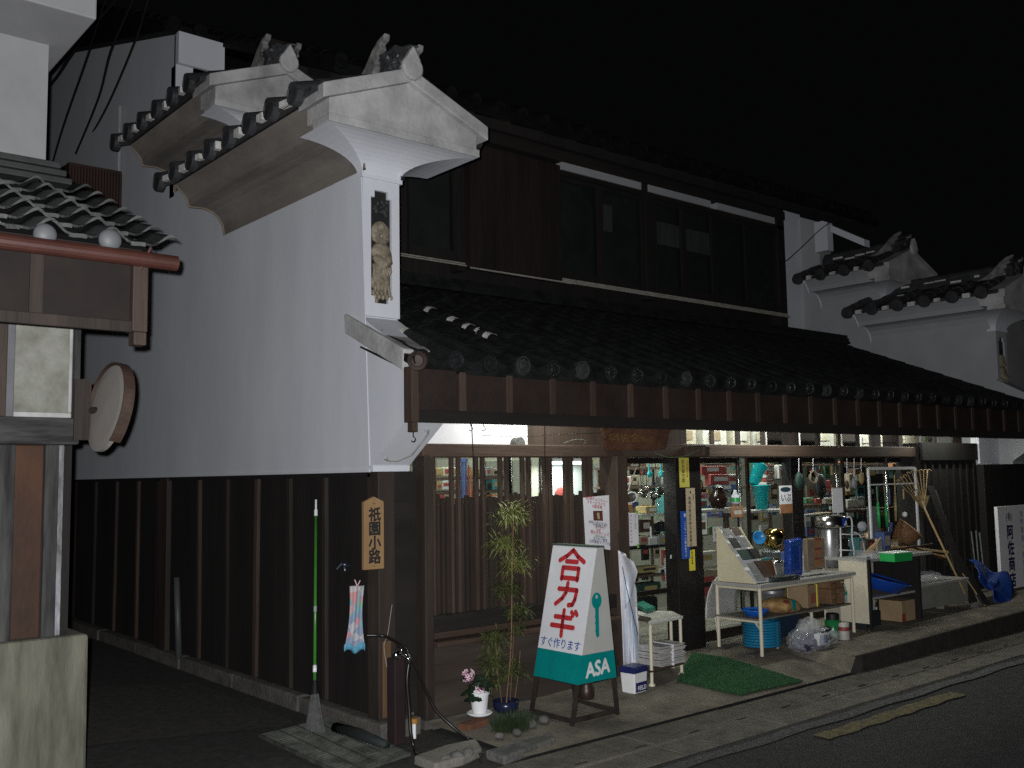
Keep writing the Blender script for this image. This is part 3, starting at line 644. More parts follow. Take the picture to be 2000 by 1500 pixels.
dark_pane = mat('dark_window_glass', (0.010,0.013,0.013), 0.5, 0.3, 3)
curtain = mat('pale_curtain_behind_glass', (0.048,0.052,0.046), 0.8, 0.3, 5, stretch=(6,1,.6))
frosted = mat('frosted_window_glass', (0.019,0.022,0.021), 0.6, 0.3, 3)
def upper_window(a0, a1, lit=None):
    x0, x1 = ux(a0, 480), ux(a1, 480); z0, z1 = 3.78, 4.93
    f = MB(); w = .04
    for q in (x0, x1-w): f.box(q, q+w, UY-.02, UY+.02, z0, z1)
    f.box(x0+w, x1-w, UY-.018, UY+.02, z0, z0+.1); f.box(x0+w, x1-w, UY-.018, UY+.02, z1-.05, z1)
    fo = f.build('upper_window', wood_dark, house)
    g = MB(); g.face([(x0+w,UY+.01,z0+.1),(x1-w,UY+.01,z0+.1),(x1-w,UY+.01,z1-.05),(x0+w,UY+.01,z1-.05)]); g.build('pane', glass_mat('dark_glass', (.8,.85,.82), .1, .05), fo)
    g = MB(); g.box(x0+w, x1-w, UY+.06, UY+.07, z0+.02, z1-.02); g.build('blind', frosted, fo)
    if lit:
        g = MB(); q0, q1 = ux(lit[0], lit[2]), ux(lit[1], lit[2]); g.box(q0, q1, UY+.04, UY+.05, at(lit[0],lit[3],Y=UY).z, at(lit[0],lit[2],Y=UY).z); g.build('curtain', curtain, fo)
upper_window(1084, 1172); upper_window(1172, 1257, (1174,1200,395,447)); upper_window(1277, 1334, (1285,1331,430,474)); upper_window(1334, 1392, (1345,1390,445,488)); upper_window(1392, 1457); upper_window(1457, 1522)
upper_window(797, 892)
for a0, y0, a1, y1 in [(1097,322,1252,369),(1266,358,1388,407),(1400,393,1513,441)]:
    p, q = at(a0, y0+3, Y=UY-.03), at(a1, y1, Y=UY-.03)
    b = MB(); b.box(p.x, q.x, UY-.035, UY+.1, 5.0, 5.085); b.build('white_band', plaster_far, house)
b = MB(); b.box(.3, x1+.06, UY-.03, UY+.15, 4.94, 4.995); b.box(.3, x1+.06, UY-.05, UY+.15, 5.086, 5.2); b.build('upper_lintel', wood_dark_h, house, bevel=.005)
# main roof
uy0, uz0, us = 1.5, 5.10, 0.45
uf = lambda y: uz0+us*(y-uy0)
b = MB(); b.hexa([(.45,uy0,uz0-.10),(9.0,uy0,uz0-.10),(9.0,8.5,uf(8.5)-.1),(.45,8.5,uf(8.5)-.1)], [(.45,uy0,uz0),(9.0,uy0,uz0),(9.0,8.5,uf(8.5)),(.45,8.5,uf(8.5))])
b.hexa([(-.12,3.78,uf(3.78)-.1),(.45,3.78,uf(3.78)-.1),(.45,11,uf(8.5)-.1),(-.12,11,uf(8.5)-.1)], [(-.12,3.78,uf(3.78)),(.45,3.78,uf(3.78)),(.45,8.5,uf(8.5)),(-.12,8.5,uf(8.5))])
mr = b.build('main_roof', tile_far, house)
b = MB(); x = .5
while x < 9.0: cover_row(b, (x,uy0-.02,uz0+.005), (x,8.4,uf(8.4)), .062, .27, 6); x += .284
for x in (-.05, .22): cover_row(b, (x,3.74,uf(3.74)+.005), (x,8.4,uf(8.4)), .062, .27, 6)
b.build('cover_tiles', tile_far, mr)
x = .5
while x < 9.0: b = MB(); disc(b, (x,uy0-.03,uz0), (0,-1,0), .062, .03, False); b.build('eave_disc', tile_far, mr); x += .284
for x in (-.05,.22): b = MB(); disc(b, (x,3.72,uf(3.74)), (0,-1,0), .07, .03, False); b.build('eave_disc', tile_far, mr)
b = MB(); b.box(.45, 9.0, uy0+.04, uy0+.08, uz0-.19, uz0-.10)
for k in range(19):
    xx = .6+k*.44; b.hexa([(xx,uy0+.08,uz0-.17),(xx+.06,uy0+.08,uz0-.17),(xx+.06,UY-.06,uf(UY)-.20),(xx,UY-.06,uf(UY)-.20)], [(xx,uy0+.08,uz0-.06),(xx+.06,uy0+.08,uz0-.06),(xx+.06,UY-.06,uf(UY)-.11),(xx,UY-.06,uf(UY)-.11)])
b.build('eave_rafters', wood_dark, mr)
# gable end pieces behind the rear fire wall
b = MB(); b.box(0, .47, 3.72, 3.83, 5.72, 6.04); b.box(0, .17, 3.78, 3.9, 4.4, 5.72); b.box(.27, .48, 3.80, 3.9, 4.9, 5.52); b.build('gable_block', plaster, house)
b = MB(); b.box(.17, .27, 3.76, 3.9, 4.9, 5.72); b.box(.17, .5, 3.76, 3.8, 5.6, 5.72); b.build('gable_post', wood_dark, house)
# ------------------------------------------------------------ the corner house on the left of the alley, flash falloff put into its colours
LH = thing('corner_house', 'left corner house with copper red gutter, stained plaster panel and raised concrete plinth', 'house', (-2.6, 0.18, 0))
FY = 0.18
fx = lambda px, py, Y=FY: at(px, py, Y=Y)
plinth_m = mat('streaked_concrete_plinth', (0.06,0.058,0.042), 0.9, 0, 3.6, 0.35, 60, stretch=(2.4,1,.4), col2=(0.175,0.17,0.13), detail=9)
b = MB(); zp = fx(100,1246).z; N = 10
xe = lambda z: fx(174, 1250).x - 0.012 + 0.010*math.sin(9*z)
b.hexa([(-6,FY,-.05),(fx(170,1490).x,FY,-.05),(fx(170,1490).x,5,-.05),(-6,5,-.05)], [(-6,FY,zp),(fx(174,1250).x,FY,zp),(fx(174,1250).x,5,zp),(-6,5,zp)])
b.build('plinth', plinth_m, LH, bevel=0.02)
zbm0, zbm1 = fx(75,868).z, fx(75,815).z
def fpiece(name, m, a0, a1, z0, z1, y0, y1, par=LH, bevel=0.006):
    q = MB(); q.box(fx(a0, 950).x if a0 > -900 else -6, fx(a1, 950).x, y0, y1, z0, z1); return q.build(name, m, par, bevel=bevel)
fpiece('post', wood_grey_v, -40, 34, zp-.005, zbm0, FY+.05, FY+.2); fpiece('post', wood_grey_v, 93, 120, zp-.005, zbm0, FY+.05, FY+.2)
fpiece('wood_panel', wood_orange, 33, 94, zp-.004, zbm0, FY+.09, FY+.14)
fpiece('flaked_edge', mat('flaking_white_wood', (0.03,0.03,0.03), 0.9, 0, 12, 0.6, 40, col2=(0.33,0.33,0.34), stretch=(1,1,.3)), 120, 131, zp+.0, zbm0, FY+.06, FY+.2)
fpiece('sill_beam', wood_grey, -999, 150, zbm0, zbm1, FY-.03, FY+.2, bevel=0.012)
zw = fx(80,640).z+.3
fpiece('post', wood_grey_v, 140, 152, zbm1, zw, FY, FY+.2); fpiece('post', wood_brown_v, -60, 7, zbm1, zw, FY, FY+.2)
fpiece('grey_strip', plain('grey_wall_strip', (0.12,0.12,0.13), 0.8), 7, 25, zbm1+.002, zw, FY+.03, FY+.1)
pan_m = mat('blotched_plaster_panel', (0.11,0.11,0.085), 0.9, 0, 5, 0.2, 60, col2=(0.27,0.27,0.235))  # blotches are stains; overall tone lowered for the flash falloff
pp = fpiece('plaster_panel', pan_m, 25, 140, zbm1+.002, zw, FY+.05, FY+.12)
fpiece('panel_trim', plaster_old, 25, 140, zbm1+.002, zbm1+.03, FY+.035, FY+.05, pp); fpiece('panel_trim', plaster_old, 133, 140, zbm1+.03, zw, FY+.035, FY+.05, pp)
b = MB(); b.box(-6, fx(88,300,1.1).x, FY+.2, 5, zp, zw); b.build('core_wall', wood_dark, LH)
# eave: hanging board, rail, end post, gutter pipe
EYL = -0.55
e = lambda px, py: at(px, py, Y=EYL)
zr0, zr1 = e(140,641).z, e(140,618).z; xe_ = e(283,600).x; zg = e(200,498).z
b = MB(); b.box(-6, xe_-.02, EYL, EYL+.02, zr0+.01, zg+.05); lb = b.build('eave_board', mat('flash_dimmed_board', (.011,.0065,.0048), .8, .4, 4), LH)  # board colour darkened for the flash falloff
b = MB(); b.box(-6, xe_-.07, EYL-.03, EYL-.001, zr0, zr1); b.build('eave_rail', wood_batten, lb, bevel=.005)
for px in (70, -110): b = MB(); x = e(px,560).x; b.box(x-.03, x+.03, EYL-.015, EYL-.001, zr1, zg); b.build('eave_batten', wood_batten, lb, bevel=.003)
b = MB(); b.box(xe_-.075, xe_-.0, EYL-.045, EYL+.05, e(270,650).z, zg-.01); b.box(xe_-.065, xe_-.002, EYL-.04, EYL+.04, e(270,676).z, e(270,650).z); b.build('eave_end_post', wood_brown_v, lb, bevel=.006)
gut = mat('copper_red_gutter', (0.058,0.020,0.014), 0.5, 0.25, 6, 0.05, 40)  # gutter red lowered for the flash falloff as well
b = MB(); yg = EYL-.05; q = at(345, 515, Y=yg); rg = mpp(q)*15
b.tube([(-6,yg,q.z),(q.x,yg,q.z)], rg, 16); b.build('gutter', gut, LH, smooth=False)
b = MB(); b.bar((xe_-.04,EYL-.045,zg-.06),(xe_+.0,yg-.02,q.z+.06),.012,.01); b.build('gutter_bracket', gut, LH)
# pantile roof
rz0, rsl = at(330, 492, Y=-.55).z, 0.43
rxe = -1.685
lf = lambda y: rz0 + rsl*(y+.55)
pt = mat('silver_grey_pantile', (0.008,0.009,0.009), 0.5, 0.3, 7, 0.15, 50)
pte = mat('flash_lit_lip', (0.02,0.022,0.021), 0.6, 0, 11, col2=(0.11,0.115,0.11))  # paler lips put the flash on the tile edges into colour
b = MB(); ed = MB(); pitch = 0.285
for k in range(7):
    ya = -.57+k*.235; yb = ya+.27
    wave = lambda x: 0.028*math.cos(2*math.pi*(x-rxe)/pitch) + 0.012*math.cos(4*math.pi*(x-rxe)/pitch)
    nx = 140; x0 = -5.0
    fn = lambda u, v: (x0+(rxe-x0)*u, ya+(yb-ya)*v, lf(ya+(yb-ya)*v)+.045*(1-v)+wave(x0+(rxe-x0)*u))
    b.grid(fn, nx, 1)
    xq = rxe-.02
    while xq > x0:                                      # crescent over each roll, short flat lip in each pan
        c0, w0 = xq, pitch*random.uniform(.20,.25); ed.grid(lambda u, v: (c0+w0*(u-.5)*1.6, ya-.004, lf(ya)+.045+wave(c0+w0*(u-.5)*1.6)+.005-.017*v*math.sin(math.pi*u)), 8, 1)
        c1, w1 = xq-pitch*.5, pitch*random.uniform(.18,.30); ed.grid(lambda u, v: (c1+w1*(u-.5), ya-.004, lf(ya)+.045+wave(c1+w1*(u-.5))+.004-.020*v), 4, 1)
        xq -= pitch
pr = b.build('pantile_roof', pt, LH, smooth=False, solid=.012); merge(pr, ed.build('tile_lips', pte, pr))
b = MB(); b.hexa([(-6,-.5,lf(-.5)-.1),(rxe-.05,-.5,lf(-.5)-.1),(rxe-.05,1.2,lf(1.2)-.1),(-6,1.2,lf(1.2)-.1)], [(-6,-.5,lf(-.5)-.03),(rxe-.05,-.5,lf(-.5)-.03),(rxe-.05,1.2,lf(1.2)-.03),(-6,1.2,lf(1.2)-.03)]); b.build('roof_deck', wood_dark, LH)
for k, px in enumerate((88, 215)):
    q = at(px, 458 if k == 0 else 469, Y=-.585); r = mpp(q)*22
    b = MB(); b.blob(q, (r,r*.7,r), 3); b.build('eave_ball', mat('grey_tile_knob', (0.12,0.125,0.13), 0.55, 0.08, 9), pr, smooth=True)
b = MB()
for k in range(3): b.box(-6, at(137-8*k,385-12*k,Y=.9).x, .86+.03*k, 1.12, lf(.95)+.03+k*.055, lf(.95)+.068+k*.055)
b.build('roof_capping', mat('pale_grey_capping', (0.035,0.038,0.037), 0.6, 0.3, 8), pr, bevel=.006)
xu = at(91, 250, Y=1.1).x
b = MB(); b.box(-6, xu, 1.1, 5, 3.0, 5.05); b.build('upper_wall', mat('flash_dimmed_plaster', (0.29,0.29,0.295), .85, .08, 2.5), LH)  # plaster colour lowered to carry the weaker flash on this side
ce = at(189, 38, Y=.55); zc = ce.z
b = MB(); b.box(-6, ce.x, .55, 12, zc, zc+.28); sf = b.build('eave_box', MATS['flash_dimmed_plaster'], LH, bevel=.01)
b = MB(); b.box(-6, ce.x+.1, .45, 12, zc+.282, zc+.36); b.build('upper_roof', tile_low, LH)
# metal faced bay and pipe on the alley wall
q0, q1 = at(238, 335, Y=5.2), at(134, 335, Y=5.2)
b = MB(); b.box(q1.x, q0.x-.002, 5.2, 6.4, 3.6, q0.z); bay = b.build('metal_bay', mat('rust_brown_corrugated_metal', (0.032,0.014,0.011), 0.7, 0.35, 3), house)
b = MB()
for k in range(18): x = q1.x+(q0.x-q1.x)*(k+.5)/18; b.tube([(x,5.197,3.6),(x,5.197,q0.z-.03)], .016, 6)
b.build('corrugation', MATS['rust_brown_corrugated_metal'], bay)
b = MB(); q = at(232, 330, X=-.04); b.tube([(-.04,q.y,q.z-.1),(-.04,q.y,at(232,210,X=-.04).z)], .022, 8); b.build('vent_pipe', plain('pale_grey_pipe', (.30,.30,.30), .5), house)
# a lean-to further down the alley
b = MB(); q = at(100, 300, Y=9.5); b.box(q.x, q.x+1.0, 9.5, 11.5, 0, q.z-.1); b2 = tag(b.build('alley_shed', plaster, None), 'pale walled shed closing the far end of the dark alley', 'shed')
b = MB(); b.prism([(q.x-.2,9.2,q.z-.2),(q.x+1.6,9.2,q.z-.2),(q.x+1.6,9.2,q.z-.05),(q.x-.2,9.2,q.z-.05)], (0,3,.9)); o = b.build('roof', tile_low, b2)
# cables hung across the alley mouth
CB = [((300,-60),(288,0),(262,84),(210,206),(166,285)), ((270,-50),(258,0),(216,100),(192,192),(148,300)), ((215,-40),(205,0),(170,110),(123,246),(99,330)), ((262,-60),(225,0),(150,90),(110,150),(70,200))]
CL = ['thick black cable crossing the alley mouth nearest the white fire wall', 'black cable hanging between the other two drops over the alley', 'thin black cable dropping down beside the left white wall', 'black cable running along the eave of the left house']
for c, lab in zip(CB, CL):
    pts = [at(px, py, Y=2.0+1.2*i) for i, (px, py) in enumerate(c)]
    sm = []
    for i in range(len(pts)-1):
        p0, p1, p2, p3 = pts[max(i-1,0)], pts[i], pts[i+1], pts[min(i+2,len(pts)-1)]
        for k in range(6):
            t = k/6; sm.append(0.5*((2*p1)+(p2-p0)*t+(2*p0-5*p1+4*p2-p3)*t*t+(3*p1-p0-3*p2+p3)*t**3))
    b = MB(); b.tube(sm+[pts[-1]], .011 if 'thin' not in lab else .007, 6); tag(b.build('overhead_cable', plain('black_cable', (.008,.008,.008), .6), None, smooth=True), lab, 'cable', 'cables over the alley')
# ------------------------------------------------------------ round traffic mirror
mc = at(207, 797, Y=-.02); vd = (mc-CAM).normalized(); s_ = mpp(mc)
lft = -(CR - vd*CR.dot(vd)).normalized(); nrm = (-vd*0.33 + lft*0.91 + CU*0.2).normalized()
MM = face_m(nrm, (0.05,0.0,1)); R_ = 86*s_
mir = thing('traffic_mirror', 'round traffic mirror with rusty hood fixed to the post of the left house', 'mirror', mc)
b = MB(); b.lathe(mc, [(R_,-.02),(R_,0),(R_*.8,.006),(R_*.5,.008),(.001,.01)], 40, MM); b.build('mirror_back', mat('dusty_mirror_back', (0.235,0.215,0.195), 0.7, 0.07, 4), mir, smooth=False)  # grey back of the mirror, its reflecting side is turned away
h = MB(); rr = R_+.012; a0, a1 = math.radians(-48), math.radians(205); N = 40; L = -.045
for i in range(N):
    qa, qb = a0+(a1-a0)*i/N, a0+(a1-a0)*(i+1)/N
    pf = lambda a, z, r: mc + MM @ V((math.cos(a)*r, math.sin(a)*r, z))
    h.face([pf(qa,.012,rr),pf(qb,.012,rr),pf(qb,L,rr),pf(qa,L,rr)])
h.build('hood', mat('rusty_brown_hood', (0.045,0.026,0.019), 0.7, 0.4, 8), mir, solid=.008)
b = MB(); ar = at(165, 800, Y=FY-.05); b.tube([mc+MM@V((0,0,-.02)), mc+MM@V((0,0,-.05)), (ar.x, FY+.05, ar.z)], .02, 8)
b.box(ar.x-.05, ar.x+.035, FY-.045, FY-.005, at(160,860,Y=FY).z, at(160,742,Y=FY).z); b.build('bracket', wood_batten, mir)

# ------------------------------------------------------------ things at the corner
b = MB(); gq = [gp(508,1441), gp(648,1406), gp(800,1478), gp(676,1520)]
for i in range(5): 
    u = i/4; b.bar(gq[0].lerp(gq[1],u)+Z_*.012, gq[3].lerp(gq[2],u)+Z_*.012, .012, .02)
for i in range(30):
    u = i/29; b.bar(gq[0].lerp(gq[3],u)+Z_*.014, gq[1].lerp(gq[2],u)+Z_*.014, .010, .016)
tag(b.build('drain_grate', mat('galvanised_grating', (0.075,0.08,0.068), 0.7, 0.6, 9, metal=.2), None), 'galvanised steel drain grating in the ground by the house corner', 'drain grate')
b = MB(); p, q = gp(655,1432), gp(755,1466); b.tube([p+Z_*.035, p.lerp(q,.5)+Z_*.04, q+Z_*.032], [.034,.04,.028], 12)
tag(b.build('rolled_mat', plain('dark_green_grey_roll', (0.012,0.015,0.015), 0.7), None, smooth=True), 'dark roll of matting lying along the foundation stone', 'mat')
# long handled broom against the alley wall
bp_ = gp(614, 1432); bp_.x = min(bp_.x, -.16); tp = at(617, 996, X=-.055); br = thing('broom', 'broom with long bright green handle leaning on the dark boards, bristles down', 'broom', bp_)
dirv = (tp-bp_).normalized(); Lp = (tp-bp_).length; pt_ = lambda t: bp_+dirv*(Lp*t)
b = MB(); b.tube([pt_(.20), pt_(.97)], .0105, 10); b.build('handle', plain('glossy_green_handle', (0.045,0.20,0.025), .25), br, smooth=True)
b = MB(); b.tube([pt_(.97), pt_(1.0)], .0125, 10); b.tube([pt_(1.0), pt_(1.05)], .007, 8); b.build('handle_cap', white_paint, br)
b = MB(); b.tube([pt_(.255), pt_(.285)], .0135, 10); b.build('joint', plain('shiny_white_collar', (.8,.8,.85), .15), br, smooth=True)
b = MB(); b.tube([pt_(.52), pt_(.545)], .0115, 10); b.build('joint', plain('pale_collar', (.3,.32,.3), .4), br)
b = MB(); b.tube([pt_(.16), pt_(.22)], [.03,.014], 10); b.build('ferrule', plain('black_ferrule', (.01,.01,.01), .5), br)
b = MB()
for k in range(90):
    a, rr2 = random.uniform(0,6.28), random.random()**.5; off = V((math.cos(a)*.022*rr2, math.sin(a)*.05*rr2, 0))
    e_ = bp_ + V((math.cos(a)*.05*rr2, math.sin(a)*.115*rr2, .012)); b.bar(pt_(.165)+off*.8, e_, .004, .004)
b.build('bristles', mat('grey_bristle', (0.07,0.07,0.068), .8, .4, 30), br)
# wooden name board
q0, q1 = at(711,1050,Y=.062), at(750,1050,Y=.062); zt_b, zb_b = at(730,980,Y=.06).z, at(730,1112,Y=.06).z; zk = at(731,970,Y=.06).z
nb = thing('name_board', 'pale wooden street name board with black brushed characters on the house corner post', 'sign', ((q0.x+q1.x)/2,.08,zb_b))
b = MB(); xm = (q0.x+q1.x)/2; b.prism([(q0.x,.062,zb_b),(q1.x,.062,zb_b),(q1.x,.062,zt_b),(xm,.062,zk),(q0.x,.062,zt_b)], (0,.028,0)); b.build('board', mat('pale_cedar_board', (0.27,0.165,0.075), .65, .18, 5, .1, 40, stretch=(3,1,.3)), nb, bevel=.002)
b = MB(); hgt = zt_b-zb_b; b.vtext('祇園小路', (xm+.004,.062,zt_b-.035), X_, Z_, .095, .95, .035, 1.0, .0015); b.build('lettering', ink, nb)
b = MB(); b.lathe((xm,.0615,zt_b-.012),[(.004,0),(.004,.003)],8,rotm(math.pi/2,'X')); b.lathe((xm,.0615,zb_b+.02),[(.004,0),(.004,.003)],8,rotm(math.pi/2,'X')); b.build('nails', iron, nb)
# bracket and hung towel
q = at(673,1106,X=-.06); br2 = thing('wall_tap', 'small tarnished metal wall fitting above the hanging towel', 'tap', q)
b = MB(); b.tube([q+V((.06,0,0)), q, q+V((-.02,-.03,-.005)), q+V((-.02,-.045,-.03))], .009, 8); b.blob(q+V((0,0,.012)),(.02,.02,.012),2); b.build('spout', plain('tarnished_chrome', (.16,.18,.24), .35, .8), br2, smooth=True)
b = MB(); b.bar(q+V((-.005,.02,.02)), q+V((-.03,.05,-.02)), .01); b.build('lever', plain('tarnished_chrome', (.16,.18,.24), .35, .8), br2)
hq = at(697,1144,X=-.085)
tw_ = thing('towel', 'pastel patchwork towel hanging from a pink clip on the corner post', 'towel', hq)
tm = bpy.data.materials.new('pastel_patchwork'); tm.use_nodes = True; nt = tm.node_tree; bs = nt.nodes['Principled BSDF']; bs.inputs['Roughness'].default_value = .9
tc = nt.nodes.new('ShaderNodeTexCoord'); vo = nt.nodes.new('ShaderNodeTexVoronoi'); vo.inputs['Scale'].default_value = 19; nz = nt.nodes.new('ShaderNodeTexNoise'); nz.inputs['Scale'].default_value = 40
cr = nt.nodes.new('ShaderNodeValToRGB'); cr.color_ramp.interpolation = 'CONSTANT'
for i, (ps, cc) in enumerate([(0,(.24,.30,.40)),(.24,(.50,.34,.35)),(.42,(.24,.40,.27)),(.56,(.46,.44,.45)),(.76,(.52,.27,.28)),(.88,(.20,.36,.44))]):
    el = cr.color_ramp.elements[i] if i < 2 else cr.color_ramp.elements.new(ps); el.position = ps; el.color = (*cc, 1)
sp = nt.nodes.new('ShaderNodeSeparateColor'); nt.links.new(tc.outputs['Object'], vo.inputs['Vector']); nt.links.new(vo.outputs['Color'], sp.inputs[0]); nt.links.new(sp.outputs[0], cr.inputs[0]); nt.links.new(cr.outputs[0], bs.inputs['Base Color'])
vdir = V((CR.x, CR.y, 0)).normalized(); nd = V((-CF.x,-CF.y,0)).normalized(); s_ = mpp(hq)
b = MB(); b.grid(lambda u, v: hq + vdir*((u-.5)*s_*(28+12*v-10*math.sin(v*math.pi))+s_*(-4*v)) - Z_*(v*s_*122 - .012*math.sin(u*9)*v) + nd*(.012*math.sin(u*11+v*2)+.006), 24, 20); b.build('cloth', tm, tw_, smooth=True, solid=.004)
b = MB(); b.grid(lambda u, v: hq + vdir*((u-.5)*s_*(40)+s_*(-4)) - Z_*(s_*(112+13*v) - .012*math.sin(u*9)) + nd*(.012*math.sin(u*11+2)+.010), 24, 2); b.build('hem', plain('blue_hem', (.10,.32,.44), .9), tw_, smooth=True, solid=.004)
b = MB(); b.bar(hq-Z_*.01, hq+vdir*.022+Z_*.035, .006); b.bar(hq+vdir*.006-Z_*.01, hq-vdir*.014+Z_*.04, .006); b.build('clip', plain('pale_pink_clip', (.55,.38,.36), .5), tw_)
# standpipe with hose
sp0 = gp(774,1452); sps = mpp(sp0); sph = height_at(sp0, 1284)
stp = thing('standpipe', 'square dark maroon standpipe with chrome tap at the house corner', 'standpipe', sp0)
b = MB(); w = 17*sps; b.rbox((sp0.x,sp0.y,(sp0.z+sph)/2), (w*1.55,w*1.55,sph-sp0.z), rz(.1)); b.build('column', mat('maroon_resin_column', (0.016,0.007,0.007), .8, .3, 5), stp, bevel=.008)
tq = V((sp0.x-.01, sp0.y-.03, sph+.02))
chrome = plain('chrome', (.7,.7,.72), .12, 1.0)
b = MB(); b.lathe(tq, [(.001,-.02),(.026,-.02),(.03,0),(.026,.015),(.001,.018)], 16, rotm(math.pi/2,'X')); b.tube([tq+V((0,0,0)), tq+V((.03,-.02,.0)), tq+V((.05,-.05,-.02)), tq+V((.05,-.055,-.05))], .012, 10); b.tube([tq+V((.025,-.01,0)), tq+V((.025,-.01,.05))], .008, 8); b.build('tap', chrome, stp, smooth=True)
b = MB(); b.bar(tq+V((-.0,-.01,.052)), tq+V((.05,-.012,.052)), .012, .01); b.build('tap_handle', chrome, stp)
def spline(pts, n=8):
    out = []; pts = [V(p) for p in pts]
    for i in range(len(pts)-1):
        p0, p1, p2, p3 = pts[max(i-1,0)], pts[i], pts[i+1], pts[min(i+2,len(pts)-1)]
        for k in range(n):
            t = k/n; out.append(0.5*((2*p1)+(p2-p0)*t+(2*p0-5*p1+4*p2-p3)*t*t+(3*p1-p0-3*p2+p3)*t**3))
    return out+[pts[-1]]
hz = -.22
hp = [at(716,1241,Y=.06), at(733,1241,Y=.03), at(752,1243,Y=.0), at(778,1256,Y=-.1), at(797,1276,Y=-.2), at(815,1310,Y=hz), at(832,1350,Y=hz), at(852,1388,Y=hz-.03), at(885,1420,Y=hz-.1), at(915,1446,Y=-.42)]
ge = gp(940,1482); hp += [at(932,1466,Y=-.55), ge+Z_*.02]
b = MB(); b.tube(spline(hp), .0105, 8)
tag(b.build('water_hose', rubber, None, smooth=True), 'dark hose arching from the corner post down to the gutter', 'hose')
ge = gp(818,1484)
h2 = [tq+V((.05,-.055,-.05)), at(795,1330,Y=sp0.y-.09), at(799,1380,Y=sp0.y-.10), at(802,1430,Y=sp0.y-.12), at(810,1465,Y=sp0.y-.16), ge+Z_*.02]
b = MB(); b.tube(spline(h2), .011, 8); tag(b.build('water_hose', rubber, None, smooth=True), 'dark hose hanging straight down from the standpipe tap', 'hose')
b = MB(); b.tube(spline([at(766,1181,Y=.08), at(764,1192,Y=.07), at(757,1240,Y=.05), at(750,1262,Y=.02), at(757,1310,Y=-.02), at(770,1375,Y=-.05), at(788,1413,Y=-.06)]), .0022, 6)
tag(b.build('string', plain('pale_string', (.3,.28,.25), .8), None, smooth=True), 'thin pale string looping down beside the corner post', 'string')
yp = gp(809,1442); ps = mpp(yp); hh = height_at(yp,1403)
cp_ = thing('capped_pipe', 'short white pipe with orange yellow cap behind the standpipe hose', 'pipe', yp)
b = MB(); b.tube([yp, V((yp.x,yp.y,hh-.03))], 4*ps, 10); b.build('pipe', white_paint, cp_, smooth=False)
b = MB(); b.tube([V((yp.x,yp.y,hh-.03)), V((yp.x,yp.y,hh))], 8*ps, 12); b.build('cap', plain('orange_yellow_cap', (.35,.17,.03), .5), cp_)
# slabs and stones
def slab_px(poly, h, name, m, lab, cat, grp=None):
    b = MB(); pts = [gp(*p) for p in poly]; b.hexa([p-Z_*.02 for p in pts], [p+Z_*h for p in pts]); return tag(b.build(name, m, None, bevel=.012), lab, cat, grp)
slab_px([(808,1488),(868,1466),(930,1453),(942,1472),(905,1490),(850,1504)], .035, 'concrete_slab', concrete, 'flat pale concrete slab on the ground under the arching hose', 'slab')
slab_px([(948,1477),(1075,1440),(1086,1452),(985,1490)], .035, 'stone_slab', stone, 'rough dark stone slab edging the little plant bed', 'slab')
STN = [(1035,1424,14,'rounded grey stone on the long edging slab below the sign leg'),(1062,1416,12,'small pale stone at the right end of the plant bed'),(1010,1440,10,'flat grey pebble in the middle of the edging slab'),(893,1487,13,'dark cobble under the front of the concrete slab'),(915,1480,11,'dark cobble beside the hose end'),(872,1492,11,'darkest cobble at the near side of the concrete slab'),(975,1447,9,'brownish stone in front of the grassy plant')]
for px, py, r, lab in STN:
    p = gp(px,py); s_ = mpp(p); b = MB(); b.blob(p+Z_*(r*s_*.35+.02), (r*s_*1.2,r*s_*.9,r*s_*.7), 2, .09, rz(random.random()*3)); tag(b.build('stone', stone, None, smooth=True), lab, 'stone', 'stones round the plant bed')
# flower pot with geranium
pq = gp(937,1412); s_ = mpp(pq)
b = MB(); pa = gp(925,1422); b.rbox(pa+Z_*.015, (.2,.1,.06), rz(.2)); tag(b.build('brick', mat('terracotta_brick', (.13,.055,.03), .9, .3, 9), None, bevel=.006), 'terracotta brick under the white flower pot', 'brick')
pq.z += .05
fp = thing('flower_pot', 'white flower pot on a white saucer holding a blossoming geranium', 'flower pot', pq)
b = MB(); b.lathe(pq, [(19*s_,0),(25*s_,.014),(25.5*s_,.022),(22*s_,.024),(18*s_,.008)], 28); b.build('saucer', white_paint, fp, smooth=True)
ph = 46*s_
b = MB(); b.lathe(pq, [(14*s_,.009),(18.5*s_,ph*.88),(20*s_,ph*.88),(20.5*s_,ph),(18*s_,ph),(17*s_,ph*.85)], 28); b.build('pot', white_paint, fp, smooth=False)
gm = thing('geranium', 'geranium with two clusters of pale pink blossoms in the white pot', 'plant', pq+Z_*ph*.85)
lf_m = mat('geranium_leaf', (.008,.020,.008), .6, .5, 20); gt = pq+Z_*ph
b = MB()
for k in range(46):
    a = random.uniform(0,6.28); r = random.uniform(.2,1)*32*s_; h = random.uniform(-14,30)*s_
    c = gt+V((math.cos(a)*r, math.sin(a)*r, h)); M = rz(a) @ rotm(random.uniform(.2,1.1),'Y'); rl = random.uniform(6,10)*s_
    b.face([c + M @ V((math.cos(t)*rl*(1+.15*math.cos(5*t)), math.sin(t)*rl*(1+.15*math.cos(5*t)), .1*rl*math.cos(2*t))) for t in [k2*6.283/14 for k2 in range(14)]])
b.build('leaves', lf_m, gm)
